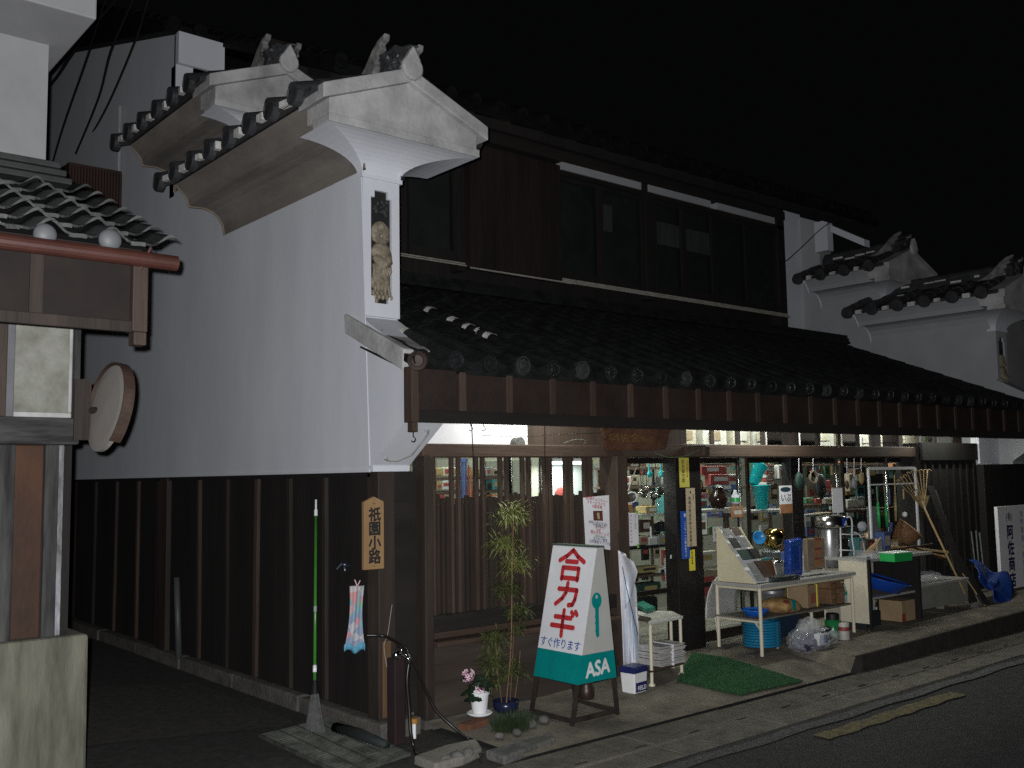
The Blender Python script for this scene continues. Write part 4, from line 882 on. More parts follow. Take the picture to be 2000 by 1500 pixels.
for cx, cy in ((914,1319),(935,1350)):
    d_ = pq.y-.02; c = at(cx,cy,Y=d_); st = MB(); st.tube(spline([gt, gt.lerp(c,.6)+V((0,.01,.01)), c]), .003, 6); st.build('stem', lf_m, gm)
    f = MB()
    for k in range(15):
        u = V((random.uniform(-1,1),random.uniform(-1,.5),random.uniform(-.8,1))).normalized(); cc = c+u*11.5*s_; M = face_m(u+V((.01,-.3,.02)))
        for t in range(5):
            a = t*1.2566; f.face([cc+M@V((math.cos(a+e2)*r2*s_, math.sin(a+e2)*r2*s_, z2*s_)) for e2, r2, z2 in ((0,.6,0),(-.5,3.6,.8),(0,5.2,1.2),(.5,3.6,.8))])
    f.build('blossom', mat('pale_pink_petal', (.70,.50,.56), .7, .12, 30), gm)
    f = MB()
    for k in range(12):
        u = V((random.uniform(-1,1),random.uniform(-1,.2),random.uniform(-.8,1))).normalized(); f.blob(c+u*12.5*s_, (1.5*s_,)*3, 1)
    f.build('blossom_eyes', plain('magenta_eye', (.35,.06,.18), .7), gm)
# bamboo in a dark pot
bb_ = gp(988,1392); s_ = mpp(bb_); bm_ = thing('bamboo_pot', 'dark blue glazed pot holding the clipped bamboo', 'flower pot', bb_)
b = MB(); b.lathe(bb_, [(16*s_,0),(24*s_,.03),(26*s_,.085),(23*s_,.085),(20*s_,.07)], 24); b.build('pot', plain('dark_blue_glaze', (.012,.018,.045), .25), bm_, smooth=True)
bam = thing('bamboo', 'tall potted bamboo with tiered tufts of narrow yellow green leaves', 'plant', bb_+Z_*.07)
stems = [[(988,1385),(998,1260),(1000,1130),(1003,1010)], [(982,1385),(972,1310),(968,1240)], [(995,1385),(1000,1310),(1004,1220)], [(1002,1385),(1012,1320),(1016,1270)]]
for k, sx in enumerate(stems):
    b = MB(); b.tube(spline([at(px,py,Y=bb_.y+.03*k-.03) for px,py in sx]), [.0075-.0012*(k>0)]*0 or .006 if k == 0 else .004, 6); b.build('cane', mat('tan_bamboo_cane', (.14,.075,.035), .5, .3, 9), bam, smooth=True)
TUFT = [(1000,1008,46,30,150,1),(985,1062,42,26,120,.8),(1006,1103,42,28,110,.75),(990,1152,36,22,80,.55),(1012,1196,32,24,80,.6),(965,1250,38,26,100,.42),(1010,1232,24,18,50,.5),(962,1292,36,26,100,.38),(1000,1312,36,30,90,.36),(958,1330,30,24,60,.3)]
lm1 = mat('bamboo_leaf_yellow_green', (.10,.125,.03), .5, .45, 30, col2=(.26,.27,.085)); lm2 = mat('bamboo_leaf_green', (.045,.065,.02), .5, 0, 30, col2=(.12,.135,.045))
for px, py, rx, rz_, n, br_ in TUFT:
    b = MB(); c = at(px,py,Y=bb_.y)
    for k in range(int(n*2.1)):
        a = random.uniform(0,6.28); el = random.uniform(-.5,.95); d = V((math.cos(a)*math.cos(el), math.sin(a)*math.cos(el), math.sin(el)*.8)).normalized()
        o = c + V((random.gauss(0,.25)*rx*s_, random.gauss(0,.25)*rx*s_, random.gauss(0,.3)*rz_*s_)); L = random.uniform(.5,1.05)*rx*s_; w = random.uniform(1.1,1.9)*s_
        sd = d.cross(Z_).normalized() if abs(d.z) < .95 else X_; dp = -Z_*L*random.uniform(.1,.35)
        p0, p1, p2 = o+d*L*.12, o+d*L*.55, o+d*L+dp
        b.face([p0, p1+sd*w, p2, p1-sd*w])
    b.build('leaf_tuft', lm1 if br_ > .7 else lm2, bam)
tf = gp(1003,1425); b = MB(); s_ = mpp(tf)
for k in range(2200):
    a = random.uniform(0,6.28); r = random.random()**.5*44*s_; o = tf+V((math.cos(a)*r*1.05, math.sin(a)*r*.7, random.random()*.05)); d = V((math.cos(a)*random.uniform(.1,1), math.sin(a)*random.uniform(.1,1), 1.1)).normalized()
    L = random.uniform(.05,.115)*(1.15-.5*r/(44*s_)); sd = d.cross(V((random.random(),random.random(),.1))).normalized()*.003; b.face([o-sd, o+sd, o+d*L-Z_*.01])
tag(b.build('grassy_plant', mat('dark_grass_blade', (.016,.026,.009), .6, .5, 30), None), 'low dark grassy plant in front of the bamboo', 'plant')
# ------------------------------------------------------------ key cutting A-board
kl, km, kr = gp(1037,1395), gp(1110,1425), gp(1218,1400)
zk = (kl.z+km.z)/2
X0, X1 = (kl.x+km.x)/2, kr.x; YF, YB = km.y, kl.y
tl = at(1165,1070,Y=YF); tr_ = at(1178,1072,Y=YF)
ks = thing('key_sign', 'tall white A board with red Japanese lettering and a teal key standing on the forecourt', 'sign', (0.5*(X0+X1), .5*(YF+YB), zk))
ztop = tl.z; xt0, xt1 = tl.x, max(tr_.x, tl.x+.05)
lx = lambda z: X0 + (xt0-X0)*(z-zk)/(ztop-zk)
rx = lambda z: X1 + (xt1-X1)*(z-zk)/(ztop-zk)
zgb = at(1128,1338,Y=YF).z; zgt = at(1137,1280,Y=YF).z
white_side = mat('pale_grey_sign_paint', (.40,.40,.37), .6, .06, 5); sign_white = mat('white_sign_paint', (.66,.66,.68), .55, .05, 5)
b = MB(); b.hexa([(lx(zgt),YF,zgt),(lx(zgt)+.012,YF,zgt),(lx(zgt)+.012,YB,zgt),(lx(zgt),YB,zgt)], [(xt0,YF,ztop),(xt0+.012,YF,ztop),(xt0+.012,YB,ztop),(xt0,YB,ztop)]); b.build('front_panel', sign_white, ks)
b = MB(); b.hexa([(lx(zgb),YF,zgb),(lx(zgb)+.012,YF,zgb),(lx(zgb)+.012,YB,zgb),(lx(zgb),YB,zgb)], [(lx(zgt)-.001,YF,zgt-.0005),(lx(zgt)+.012,YF,zgt-.0005),(lx(zgt)+.012,YB,zgt-.0005),(lx(zgt)-.001,YB,zgt-.0005)]); b.build('front_base_panel', teal, ks)
b = MB(); b.hexa([(rx(zgb),YF,zgb),(rx(zgb)-.012,YF,zgb),(rx(zgb)-.012,YB,zgb),(rx(zgb),YB,zgb)], [(xt1,YF,ztop),(xt1-.012,YF,ztop),(xt1-.012,YB,ztop),(xt1,YB,ztop)]); b.build('back_panel', sign_white, ks)
yz = YF-.002
b = MB(); b.prism([(lx(zgt)+.004,yz,zgt),(rx(zgt)-.002,yz,zgt),(xt1,yz,ztop),(xt0+.004,yz,ztop)], (0,.008,0)); b.build('side_panel', white_side, ks)
b = MB(); b.prism([(lx(zgb)+.004,yz,zgb),(rx(zgb)-.002,yz,zgb),(rx(zgt)-.002,yz,zgt-.0005),(lx(zgt)+.004,yz,zgt-.0005)], (0,.008,0)); b.build('side_base_panel', teal, ks)
b = MB(); b.box(xt0-.003, xt1+.003, YF-.004, YB+.004, ztop, ztop+.012); b.build('top_cap', colour('dark_green_edge', (.05,.08,.06), .6), ks)
legm = mat('dark_angle_iron', (.022,.018,.015), .6, .4, 9)
for xf, yy in ((lx, YF), (lx, YB), (rx, YF), (rx, YB)):
    b = MB(); y2 = yy+(.014 if yy == YF else -.014); b.bar((xf(zk)+(.016 if xf is lx else -.016), y2, zk), (xf(zgb+.02)+(.016 if xf is lx else -.016), y2, zgb+.02), .026, .02); b.build('leg', legm, ks)
b = MB(); b.bar((X0+.02,YF+.014,zk+.035),(X1-.02,YF+.014,zk+.035),.016,.03); b.bar((X0+.016,YF+.02,zk+.035),(X0+.016,YB-.02,zk+.035),.016,.03); b.bar((X1-.016,YF+.02,zk+.035),(X1-.016,YB-.02,zk+.035),.016,.03); b.build('foot_rail', legm, ks)
# lettering on the sloping front panel (facing -X)
up_ = (V((xt0,0,ztop))-V((X0,0,zk))).normalized(); xd_ = V((0,-1,0)); Lp = (ztop-zgt)/up_.z
oc = lambda v, u: V((lx(zgt),(YF+YB)/2,zgt)) + up_*(v*Lp) + xd_*u       # v 0..1 up the white panel
yw = YB-YF
b = MB(); e_ = .004
def stroke(mbx, pts, r):                                                 # a round-ended brush stroke lying on the panel
    nrm_ = xd_.cross(up_); P = [oc(v,u)+nrm_*.0025 for u, v in pts]
    for a, c in zip(P, P[1:]):
        t = (c-a).normalized(); s = nrm_.cross(t)
        arc1 = [a + (s*math.cos(q)-t*math.sin(q))*r for q in [k*math.pi/8 for k in range(9)]]
        arc2 = [c + (-s*math.cos(q)+t*math.sin(q))*r for q in [k*math.pi/8 for k in range(9)]]
        mbx.face(arc1+arc2)
def glyph(mbx, cv, sz, strokes, r, cu=0.0, hv=.27):
    for k, st in enumerate(strokes): stroke(mbx, [(cu+u*sz*.5, cv+v*hv*.5) for u, v in st], r)
sz = yw*.58; r_ = .0165
GO = [[(0,.95),(-.42,.55),(-.95,.22)],[(0,.95),(.42,.55),(.95,.22)],[(-.42,.18),(.42,.18)],[(-.62,-.25),(-.62,-1.0)],[(-.62,-.25),(.62,-.25),(.62,-1.0)],[(-.62,-.92),(.62,-.92)]]
KA = [[(-.72,.42),(.72,.42),(.66,-.35),(.52,-.78),(.22,-.85)],[(-.06,.95),(-.1,.2),(-.35,-.35),(-.82,-.85)]]
GI = [[(-.68,.42),(.55,.42)],[(-.88,-.25),(.82,-.25)],[(-.05,.95),(-.05,.1),(-.02,-.95)],[(.55,.88),(.68,.66)],[(.84,.95),(.97,.74)]]
glyph(b, .825, sz*1.0, GO, r_, .0, .29); glyph(b, .535, sz*.98, KA, r_, .0, .23); glyph(b, .265, sz*1.0, GI, r_, .0, .25)
b.build('red_lettering', ink_red, ks)
b = MB(); b.text('すぐ作ります', oc(.035,0), xd_, up_, yw*.165, .012, 'CENTER', .93, .003); b.build('blue_lettering', ink_blue, ks)
# key and letters on the side
q = at(1165,1178,Y=yz); s_ = mpp(q)*.99
kx, ktop, kbot = q.x, at(1166,1157,Y=yz).z, at(1168,1246,Y=yz).z; kh = ktop-kbot; w_ = kh*.155
b = MB(); n_ = 22; ring = lambda r0, r1, cx, cz: None
cz = ktop-kh*.18; yk = yz-.0025
o1 = [V((kx+math.cos(t)*w_, yk, cz+math.sin(t)*kh*.18)) for t in [2*math.pi*k/n_ for k in range(n_)]]
o2 = [V((kx+math.cos(t)*w_*.24, yk, cz+kh*.085+math.sin(t)*kh*.042)) for t in [2*math.pi*k/n_ for k in range(n_)]]
for k in range(n_): b.face([o1[k], o1[(k+1)%n_], o2[(k+1)%n_], o2[k]])
sh = [(-.48,.70),(.48,.70),(.36,.60),(.36,.05),(0,0),(-.36,.07),(-.36,.13),(-.48,.16),(-.36,.21),(-.36,.30),(-.5,.33),(-.36,.38),(-.36,.43),(-.5,.47),(-.36,.52),(-.36,.60)]
b.face([(kx+u*w_, yk-.0005, kbot+v*kh) for u, v in sh]); b.build('key_emblem', teal, ks)
b = MB(); cz_ = at(1166,1318,Y=yz).z; cx_ = (lx(cz_)+rx(cz_))/2
b.text('ASA', (cx_, yz, cz_-.0), X_+Z_*.06, Z_, .135, .035, 'CENTER', .92, .003); b.build('white_lettering', colour('white_letter', (.62,.62,.60), .6), ks)
q = gp(1165,1372); b = MB(); s_ = mpp(q); b.lathe(q+V((0,.1,0)), [(12*s_,0),(16*s_,.03),(16*s_,.09),(12*s_,.11),(13*s_,.125),(10*s_,.125)], 18); tag(b.build('clay_jar', plain('dark_brown_jar', (.03,.018,.014), .4), None, smooth=True), 'dark brown jar sheltering underneath the key sign', 'jar')

# ------------------------------------------------------------ notices on the front
def sheet(name, quad, m, lab, cat, off=.0, par=None, thick=.002):
    b = MB(); b.prism([V(p) for p in quad], (0,thick,0)); o = b.build(name, m, par)
    return tag(o, lab, cat) if par is None else o
yp_ = LY-.012
quad = [at(1144,1066,Y=yp_), at(1196,1075,Y=yp_), at(1190,967,Y=yp_), at(1139,972,Y=yp_)]
ps_ = thing('poster', 'white paper concert poster with coloured lettering pinned on the brown lattice', 'poster', quad[0])
b = MB(); b.prism(quad, (0,.002,0)); b.build('sheet', paper, ps_)
ux_ = (quad[1]-quad[0]).normalized(); uy_ = (quad[3]-quad[0]).normalized(); pw, ph_ = (quad[1]-quad[0]).length, (quad[3]-quad[0]).length
pt2 = lambda u, v: quad[0].lerp(quad[1],u).lerp(quad[3].lerp(quad[2],u), v)
def lines(par, mbmat, L):
    b = MB()
    for t, u, v, s in L: b.text(t, pt2(u,v)+V((0,-.0008,0)), ux_, Z_, s*pw, .01, 'CENTER', 1.0, .0005)
    b.build('lettering', mbmat, par)
lines(ps_, ink_red, [('第3回チャリティー',.5,.915,.098),('フォークライブ',.47,.845,.10),('in脇本陣',.5,.775,.10),('親子のホームズ',.55,.265,.10),('出演',.5,.325,.08)])
lines(ps_, ink_navy, [('2008 12月21日(日)',.5,.46,.088),('午後2時より',.55,.405,.09),('まちかど楽団',.55,.145,.09),('上村高校マリンバ部',.55,.085,.095)])
lines(ps_, colour('green_ink', (.05,.16,.10), .6), [('OBUNEDA',.55,.205,.085)]); lines(ps_, colour('orange_ink', (.45,.14,.03), .6), [('あいさつ',.55,.375,.085)])
b = MB(); b.prism([pt2(.34,.53)+V((0,-.001,0)), pt2(.70,.53)+V((0,-.001,0)), pt2(.70,.72)+V((0,-.001,0)), pt2(.34,.72)+V((0,-.001,0))], (0,.0006,0)); b.build('photo_print', colour('brown_photo', (.07,.022,.015), .5, col2=(.13,.05,.03)), ps_)
b = MB(); b.prism([pt2(.5,.56)+V((0,-.0022,0)), pt2(.58,.56)+V((0,-.0022,0)), pt2(.57,.69)+V((0,-.0022,0)), pt2(.47,.68)+V((0,-.0022,0))], (0,.0006,0)); b.build('photo_figure', colour('pale_photo', (.42,.33,.22), .5), ps_)
def strip(px0, py0, px1, py1, Y, m, name, lab, cat, skew=0):
    a, c = at(px0, py1, Y=Y), at(px1, py0, Y=Y); t = thing(name, lab, cat, (a.x, Y, a.z))
    b = MB(); b.box(a.x, c.x, Y, Y+.003, a.z, c.z); b.build('sheet', m, t); return t, a, c
# paper notice on the first door pane with green tape
dy_ = DY-.004
t, a, c = strip(1213, 1002, 1246, 1068, dy_, paper, 'paper_notice', 'white handwritten paper notice held by green tape on the shop glass', 'notice')
hz_ = c.z-a.z; wz_ = c.x-a.x
b = MB(); b.vtext('ペレットストーブ', (a.x+wz_*.58, dy_, c.z-.008), X_, Z_, hz_*.098, 1.18, .02, 1.1, .001); b.build('red_lettering', ink_red, t)
b = MB(); b.vtext('店内にて展示中', (a.x+wz_*.84, dy_, c.z-.012), X_, Z_, hz_*.055, 1.2, .01, 1.1, .001); b.vtext('薪ストーブ', (a.x+wz_*.36, dy_, c.z-hz_*.25), X_, Z_, hz_*.065, 1.15, .01, 1.1, .001); b.vtext('お問い合わせ下さい', (a.x+wz_*.2, dy_, c.z-hz_*.32), X_, Z_, hz_*.06, 1.12, .01, 1.1, .001); b.build('black_lettering', ink, t)
for u, v in ((.08,1.03),(.92,1.03),(.12,-.03),(.95,-.02)):
    b = MB(); b.box(a.x+wz_*u-.012, a.x+wz_*u+.012, dy_-.002, dy_-.0005, a.z+hz_*v-.016, a.z+hz_*v+.016); b.build('tape', colour('green_tape', (.22,.45,.12), .6), t)
# stickers on the black post
py_ = .266
def vstrip(px0, py0, px1, py1, m, txt, tcol, size, lab, y=None, sub=None, subc=None):
    t, a, c = strip(px0, py0, px1, py1, y or py_, m, 'sticker_sign', lab, 'sign')
    xm = (a.x+c.x)/2; w = c.x-a.x; h = c.z-a.z
    b = MB(); b.vtext(txt, (xm-(w*.12 if sub else 0), y or py_, c.z-h*.07), X_, Z_, size, 1.06, .02, 1.0, .001); b.build('lettering', tcol, t)
    if sub: b = MB(); b.vtext(sub, (xm+w*.3, y or py_, c.z-h*.10), X_, Z_, size*.5, 1.1, .01, 1.0, .001); b.build('side_lettering', subc or ink, t)
    return t, a, c
vstrip(1328,894,1345,952, mat('yellow_plastic_sign', (.62,.56,.10), .5, .06, 6), '防犯協力店', ink, .038, 'yellow vertical sign with black characters at the top of the black door post', sub='徳島県警察本部', subc=ink_red)
t, a, c = vstrip(1343,953,1357,1068, mat('beige_plastic_sign', (.50,.41,.27), .6, .06, 6), ' 地域の安全を守る会会員の証', ink, .0345, 'long beige vertical sign with a star badge on the black door post', y=.262, sub='美馬市', subc=ink)
b = MB(); xm = (a.x+c.x)/2; b.face([(xm+math.sin(k*math.pi/5)*(.016 if k%2==0 else .007), .260, c.z-.035+math.cos(k*math.pi/5)*(.016 if k%2==0 else .007)) for k in range(10)]); b.build('star_badge', ink, t)
t, a, c = vstrip(1332,998,1345,1092, mat('blue_plastic_sign', (.02,.09,.42), .45, .08, 6), '  こども一一〇番の家です', colour('pale_letter', (.6,.65,.75), .6), .027, 'blue vertical sign with white disc and small characters beside the beige sign', y=.2655)
b = MB(); xm = (a.x+c.x)/2; b.face([(xm+math.cos(k*.5236)*.014, .264, c.z-.035+math.sin(k*.5236)*.018) for k in range(12)]); b.build('white_disc', colour('pale_letter', (.6,.65,.75), .6), t)
vstrip(1347,1073,1357,1115, yellow_p, '消火器設置', ink, .022, 'short yellow sticker under the beige sign on the door post')
# old carved shop board above the doors
Yk = -.02
qd = [at(1186,881,Y=Yk+.1), at(1300,878,Y=Yk+.1), at(1312,832,Y=Yk-.06), at(1176,828,Y=Yk-.06)]
kb = thing('shop_board', 'old brown wooden shop board with faded gold characters hung over the doors', 'sign', qd[0])
b = MB(); b.prism(qd, (0,.035,.01)); b.build('board', mat('old_red_brown_board', (.10,.045,.024), .7, .45, 7, .4, 30), kb, bevel=.004)
k_n = (qd[1]-qd[0]).cross(qd[3]-qd[0]).normalized(); kux = (qd[1]-qd[0]).normalized(); kuy = (qd[3]-qd[0]).normalized()
b = MB(); b.text('阿佐金物店', qd[0].lerp(qd[1],.5)+(qd[3]-qd[0])*.36, kux, kuy, .115, .0, 'CENTER', 1.05, .002); b.build('gold_lettering', mat('flaked_gold', (.06,.028,.014), .5, 0, 50, col2=(.30,.19,.05), detail=9), kb)

# ------------------------------------------------------------ interior of the shop
room_w = mat('cream_shop_wall', (.26,.26,.215), .8, .1, 3)
b = MB(); b.box(.32, 9.05, 2.28, 2.36, 0.1, 3.0); b.build('shop_back_wall', room_w, house)
b = MB(); b.box(.32, 9.05, .6, 2.3, 0.02, gz(4,0)); b.build('shop_floor', concrete, house)
b = MB(); b.hexa([(.32,.45,2.56),(9.05,.45,2.56),(9.05,2.3,2.95),(.32,2.3,2.95)], [(.32,.45,2.59),(9.05,.45,2.59),(9.05,2.3,2.98),(.32,2.3,2.98)]); b.build('shop_ceiling', room_w, house)
tube_m = plain('glowing_tube', (.9,.9,.9), .4); tube_m.node_tree.nodes['Principled BSDF'].inputs['Emission Color'].default_value = (.93,.97,1,1); tube_m.node_tree.nodes['Principled BSDF'].inputs['Emission Strength'].default_value = 3.2; tube_m.cycles.emission_sampling = 'NONE'
def fluorescent(x0, x1, y, z, power, lab):
    t = thing('ceiling_light', lab, 'lamp', ((x0+x1)/2, y, z))
    b = MB(); b.box(x0, x1, y-.04, y+.04, z+.03, z+.075); b.build('housing', white_paint, t)
    b = MB(); b.tube([(x0+.03,y,z+.012),(x1-.03,y,z+.012)], .014, 10); b.build('tube', tube_m, t, smooth=True)
    l = bpy.data.lights.new('tube_light', 'AREA'); l.shape = 'RECTANGLE'; l.size = x1-x0-.1; l.size_y = .05; l.energy = power; l.color = (.95,1.0,.90)
    o = bpy.data.objects.new('tube_light', l); COL.objects.link(o); o.parent = t; o.location = (0,0,-.006)
for k, (a_, c_, lab) in enumerate([(2.1,3.5,'fluorescent tube over the first shop door'),(3.65,5.05,'fluorescent tube over the second and third shop doors'),(5.2,6.6,'fluorescent tube over the fourth shop door'),(6.75,8.15,'fluorescent tube over the far shop doors')]):
    fluorescent(a_, c_, .60, 2.44, 24, lab)
q0, q1 = at(1074,905,Y=1.1), at(1150,905,Y=1.1)
fluorescent(q0.x, q1.x, 1.1, q0.z-.01, 8, 'glowing fluorescent tube seen through the lattice window')
fluorescent(.6, 1.4, .6, 2.3, 8, 'fluorescent tube above the shelves behind the lattice')
fluorescent(.75, 1.95, -.02, 2.25, 9, 'fluorescent tube mounted under the eave before the lattice')
fluorescent(3.6, 5.0, -.02, 2.25, 14, 'fluorescent tube mounted under the eave before the shop doors')
fluorescent(6.9, 8.1, -.02, 2.25, 11, 'fluorescent tube mounted under the eave near the shutter box')
fluorescent(2.4, 3.8, 1.75, 2.62, 26, 'fluorescent tube at the back of the shop on the left')
fluorescent(4.6, 6.0, 1.75, 2.62, 26, 'fluorescent tube at the back of the shop in the middle')
# ------------------------------------------------------------ shelving and goods behind the glass
PAL = {'ochre': (.42,.30,.07), 'white': (.66,.65,.60), 'tan': (.36,.26,.15), 'grey': (.26,.27,.26), 'red': (.42,.035,.025), 'orange': (.55,.20,.04), 'blue': (.04,.11,.36), 'teal': (.02,.26,.26), 'green': (.08,.26,.10), 'pale yellow': (.62,.57,.30), 'dark green': (.02,.07,.05), 'black': (.015,.015,.016), 'pink': (.56,.25,.25), 'cream': (.60,.55,.42), 'brown': (.10,.05,.025)}
def pm(c, rough=.5):
    g = sum(PAL[c])/3; return plain('goods_'+c.replace(' ','_'), tuple(.68*(.72*q+.28*g) for q in PAL[c]), rough, var=.2)
def box_px(px0, py0, px1, py1, Y, col, lab, name='goods_box', cat='box', depth=.16, printc='white', group=None, tilt=0):
    a, c = at(px0, py1, Y=Y), at(px1, py0, Y=Y); x0, x1, z0, z1 = min(a.x,c.x), max(a.x,c.x), min(a.z,c.z), max(a.z,c.z)
    t = thing(name, lab, cat, ((x0+x1)/2, Y, z0), group)
    cx = V(((x0+x1)/2, Y+depth/2, (z0+z1)/2)); M = rz(tilt)
    b = MB(); b.rbox(cx, (x1-x0, depth, z1-z0), M); b.build('body', pm(col) if isinstance(col, str) else col, t, bevel=min(.006, (z1-z0)*.1))
    if printc:
        w, h = (x1-x0), (z1-z0); b = MB(); k = random.random()
        b.rbox(cx + M @ V((w*random.uniform(-.12,.12), -depth/2-.0006, h*random.uniform(-.1,.12))), (w*random.uniform(.45,.75), .0012, h*random.uniform(.3,.55)), M); b.build('print', pm(printc), t)
    return t
def shelf(px0, px1, py, Y, lab, depth=.3, m=None, back=False):
    a, c = at(px0, py, Y=Y), at(px1, py, Y=Y); z = (a.z+c.z)/2
    t = thing('shelf', lab, 'shelf', (a.x, Y, z)); b = MB(); b.box(a.x, c.x, Y, Y+depth, z-.022, z); b.build('board', m or wood_brown, t)
    b = MB()
    for x in (a.x+.03, c.x-.03): b.box(x-.01, x+.01, Y+depth-.03, Y+depth-.01, z-.25, z-.023)
    b.build('support', wood_brown_v, t); return z
# behind the lattice
LYI = .72
shelf(838,1000,931,LYI,'upper goods shelf behind the lattice'); shelf(838,1000,958,LYI,'middle goods shelf behind the lattice'); shelf(838,1000,985,LYI,'lower goods shelf behind the lattice')
LB = [(853,914,864,930,'ochre','ochre carton at the left end of the upper lattice shelf'),(866,913,880,930,'pale yellow','pale yellow carton beside the ochre one behind the lattice'),(854,939,863,957,'ochre','small ochre carton on the middle lattice shelf'),(865,938,879,957,'white','white packet stack on the middle lattice shelf'),(853,966,868,976,'red','red and white packet on the lower lattice shelf'),(869,965,881,984,'tan','tan packet on the lower lattice shelf'),(950,912,962,930,'grey','grey carton behind the third lattice gap'),(963,915,975,930,'tan','tan carton behind the third lattice gap'),(950,940,961,957,'dark green','dark green box behind the third lattice gap'),(963,936,975,957,'teal','dull teal box behind the third lattice gap'),(962,965,975,984,'orange','orange packet low behind the third lattice gap'),(882,912,897,930,'white','white carton half hidden by a lattice bar'),(930,914,947,930,'ochre','ochre carton between the second and third lattice gaps'),(884,938,897,957,'grey','grey box half hidden by the second lattice bar'),(930,940,946,957,'pale yellow','pale box between the second and third gaps')]
for p in LB: box_px(p[0],p[1],p[2],p[3],LYI,p[4],p[5],depth=.14,printc=random.choice(['white','red','ochre','black']))
def stick(p, q, r, m, name, lab, cat, group=None):
    b = MB(); b.tube([p,q], r, 8); return tag(b.build(name, m, None), lab, cat, group)
a_, c_ = at(906,975,Y=.6), at(906,903,Y=.6); b = MB(); b.tube([a_,c_],.022,10); b.tube([c_, c_+V((0,0,.03))],.03,10); tag(b.build('umbrella', pm('blue'), None), 'blue furled umbrella standing behind the second lattice gap', 'umbrella')
for k, px in enumerate((914,919,924)):
    a_, c_ = at(px,978,Y=.6), at(px+1,908+5*k,Y=.6); b = MB(); b.tube([a_,c_],.007,8); b.tube([a_+V((0,0,.02)),a_+V((0,0,.09))],.012,8)
    tag(b.build('garden_tool', pm('red' if k != 1 else 'orange'), None), ['long red tool handle beside the blue umbrella','orange tool handle between the two red ones','red tool handle next to the third lattice gap'][k], 'tool', 'tool handles behind the lattice')
a_, c_ = at(998,985,Y=.45), at(1014,895,Y=.45); b = MB(); b.tube([(a_.x+.02,.5,a_.z-.4),(a_.x+.02,.5,c_.z+.2)], .028, 16); tag(b.build('pipe_column', plain('gloss_black_pipe', (.008,.008,.009), .15), None, smooth=True), 'glossy black pipe column behind the fourth lattice gap', 'column')
q0, q1 = at(1030,990,Y=1.3), at(1190,990,Y=1.3)
dc = thing('display_cabinet', 'pale cream and frosted glass cabinet behind the right lattice gaps', 'cabinet', (q0.x,1.3,.2))
b = MB(); b.box(q0.x, q1.x, 1.3, 1.9, .2, at(1100,898,Y=1.3).z); b.build('body', mat('pale_cabinet', (.50,.52,.42), .6, .1, 3), dc)
xm = at(1068,940,Y=1.3).x; b = MB(); b.box(xm, q1.x-.02, 1.285, 1.298, .3, at(1100,906,Y=1.3).z); b.build('frosted_pane', mat('frosted_pale_glass', (.42,.47,.47), .35, .15, 7), dc)
b = MB(); xx = at(1053,940,Y=1.3).x; b.box(xx, xx+.012, 1.28, 1.299, .3, 2.0); b.build('door_gap', iron, dc)
b = MB(); c_ = at(1094,962,Y=1.27); b.blob(c_, (.06,.012,.05), 2, .1); b.build('red_print', pm('red'), dc)
# first door bay
shelf(1206,1322,912,.85,'top goods shelf inside the first door'); shelf(1206,1322,949,.85,'second goods shelf inside the first door'); shelf(1206,1322,1004,.62,'grey shelf level with the paper notice', m=greyboard); shelf(1206,1322,1066,.60,'low dark shelf inside the first door', m=iron); shelf(1206,1322,1122,.62,'bottom goods shelf inside the first door')
for p in [(1213,899,1232,911,.86,'brown','brown carton on the top shelf of the first door'),(1234,901,1247,911,.86,'white','white carton on the top shelf of the first door'),(1252,898,1262,911,.86,'orange','orange carton on the top shelf of the first door'),(1210,930,1233,948,.86,'white','stack of white boxes on the second shelf'),(1236,928,1246,948,.86,'tan','tan box next to the white boxes'),(1300,932,1312,948,.86,'grey','grey bottle box on the second shelf'),(1302,952,1312,1003,.6,'turquoise','tall turquoise packet at the edge of the first door'),(1212,984,1236,1003,.64,'orange','orange packet above the paper notice'),(1262,988,1284,1003,.64,'ochre','ochre packet on the grey shelf'),(1250,1046,1266,1065,.62,'tan','tan box on the low dark shelf'),(1268,1048,1284,1065,.62,'white','white box with black corner on the low dark shelf'),(1287,1044,1310,1065,.62,'grey','grey box on the low dark shelf'),(1250,1015,1276,1040,.8,'brown','brown box behind the white slip'),(1244,1104,1286,1121,.64,'ochre','ochre yellow box on the bottom shelf'),(1288,1108,1300,1121,.64,'white','white packet beside the ochre yellow box'),(1246,1136,1290,1160,.7,'dark green','dark green box near the floor inside the first door'),(1250,1165,1284,1200,.7,'black','black tool case near the floor inside the first door')]:
    if p[5] == 'turquoise': PAL['turquoise'] = (.02,.36,.37)
    box_px(*p[:5], p[5], p[6], depth=.13, printc=random.choice(['white','red','ochre','black','cream']))
# strainer
sc = at(1233,972,Y=.33); st = thing('strainer', 'long handled noodle strainer with white rim hanging on the door glass', 'strainer', sc); s_ = mpp(sc)
Mx = face_m((-.3,-1,.25)) @ Matrix.Rotation(.5, 3, 'Z')
b = MB(); rim = [sc + Mx @ V((math.cos(k*.3142)*14*s_, math.sin(k*.3142)*9.5*s_, 0)) for k in range(21)]; b.tube(rim, .0055, 8); b.build('rim', white_paint, st, smooth=True)
b = MB(); b.grid(lambda u, v: sc + Mx @ V((math.cos(u*6.283)*14*s_*v, math.sin(u*6.283)*9.5*s_*v, -.02*(1-v*v))), 20, 4); b.build('mesh_bowl', mat('fine_wire_mesh', (.13,.12,.10), .5, .3, 60, metal=.5), st)
b = MB(); b.bar(sc+Mx@V((-6*s_,9*s_,0)), at(1243,912,Y=.33), .008, .006); b.build('handle', colour('pale_handle', (.5,.46,.38), .5), st)
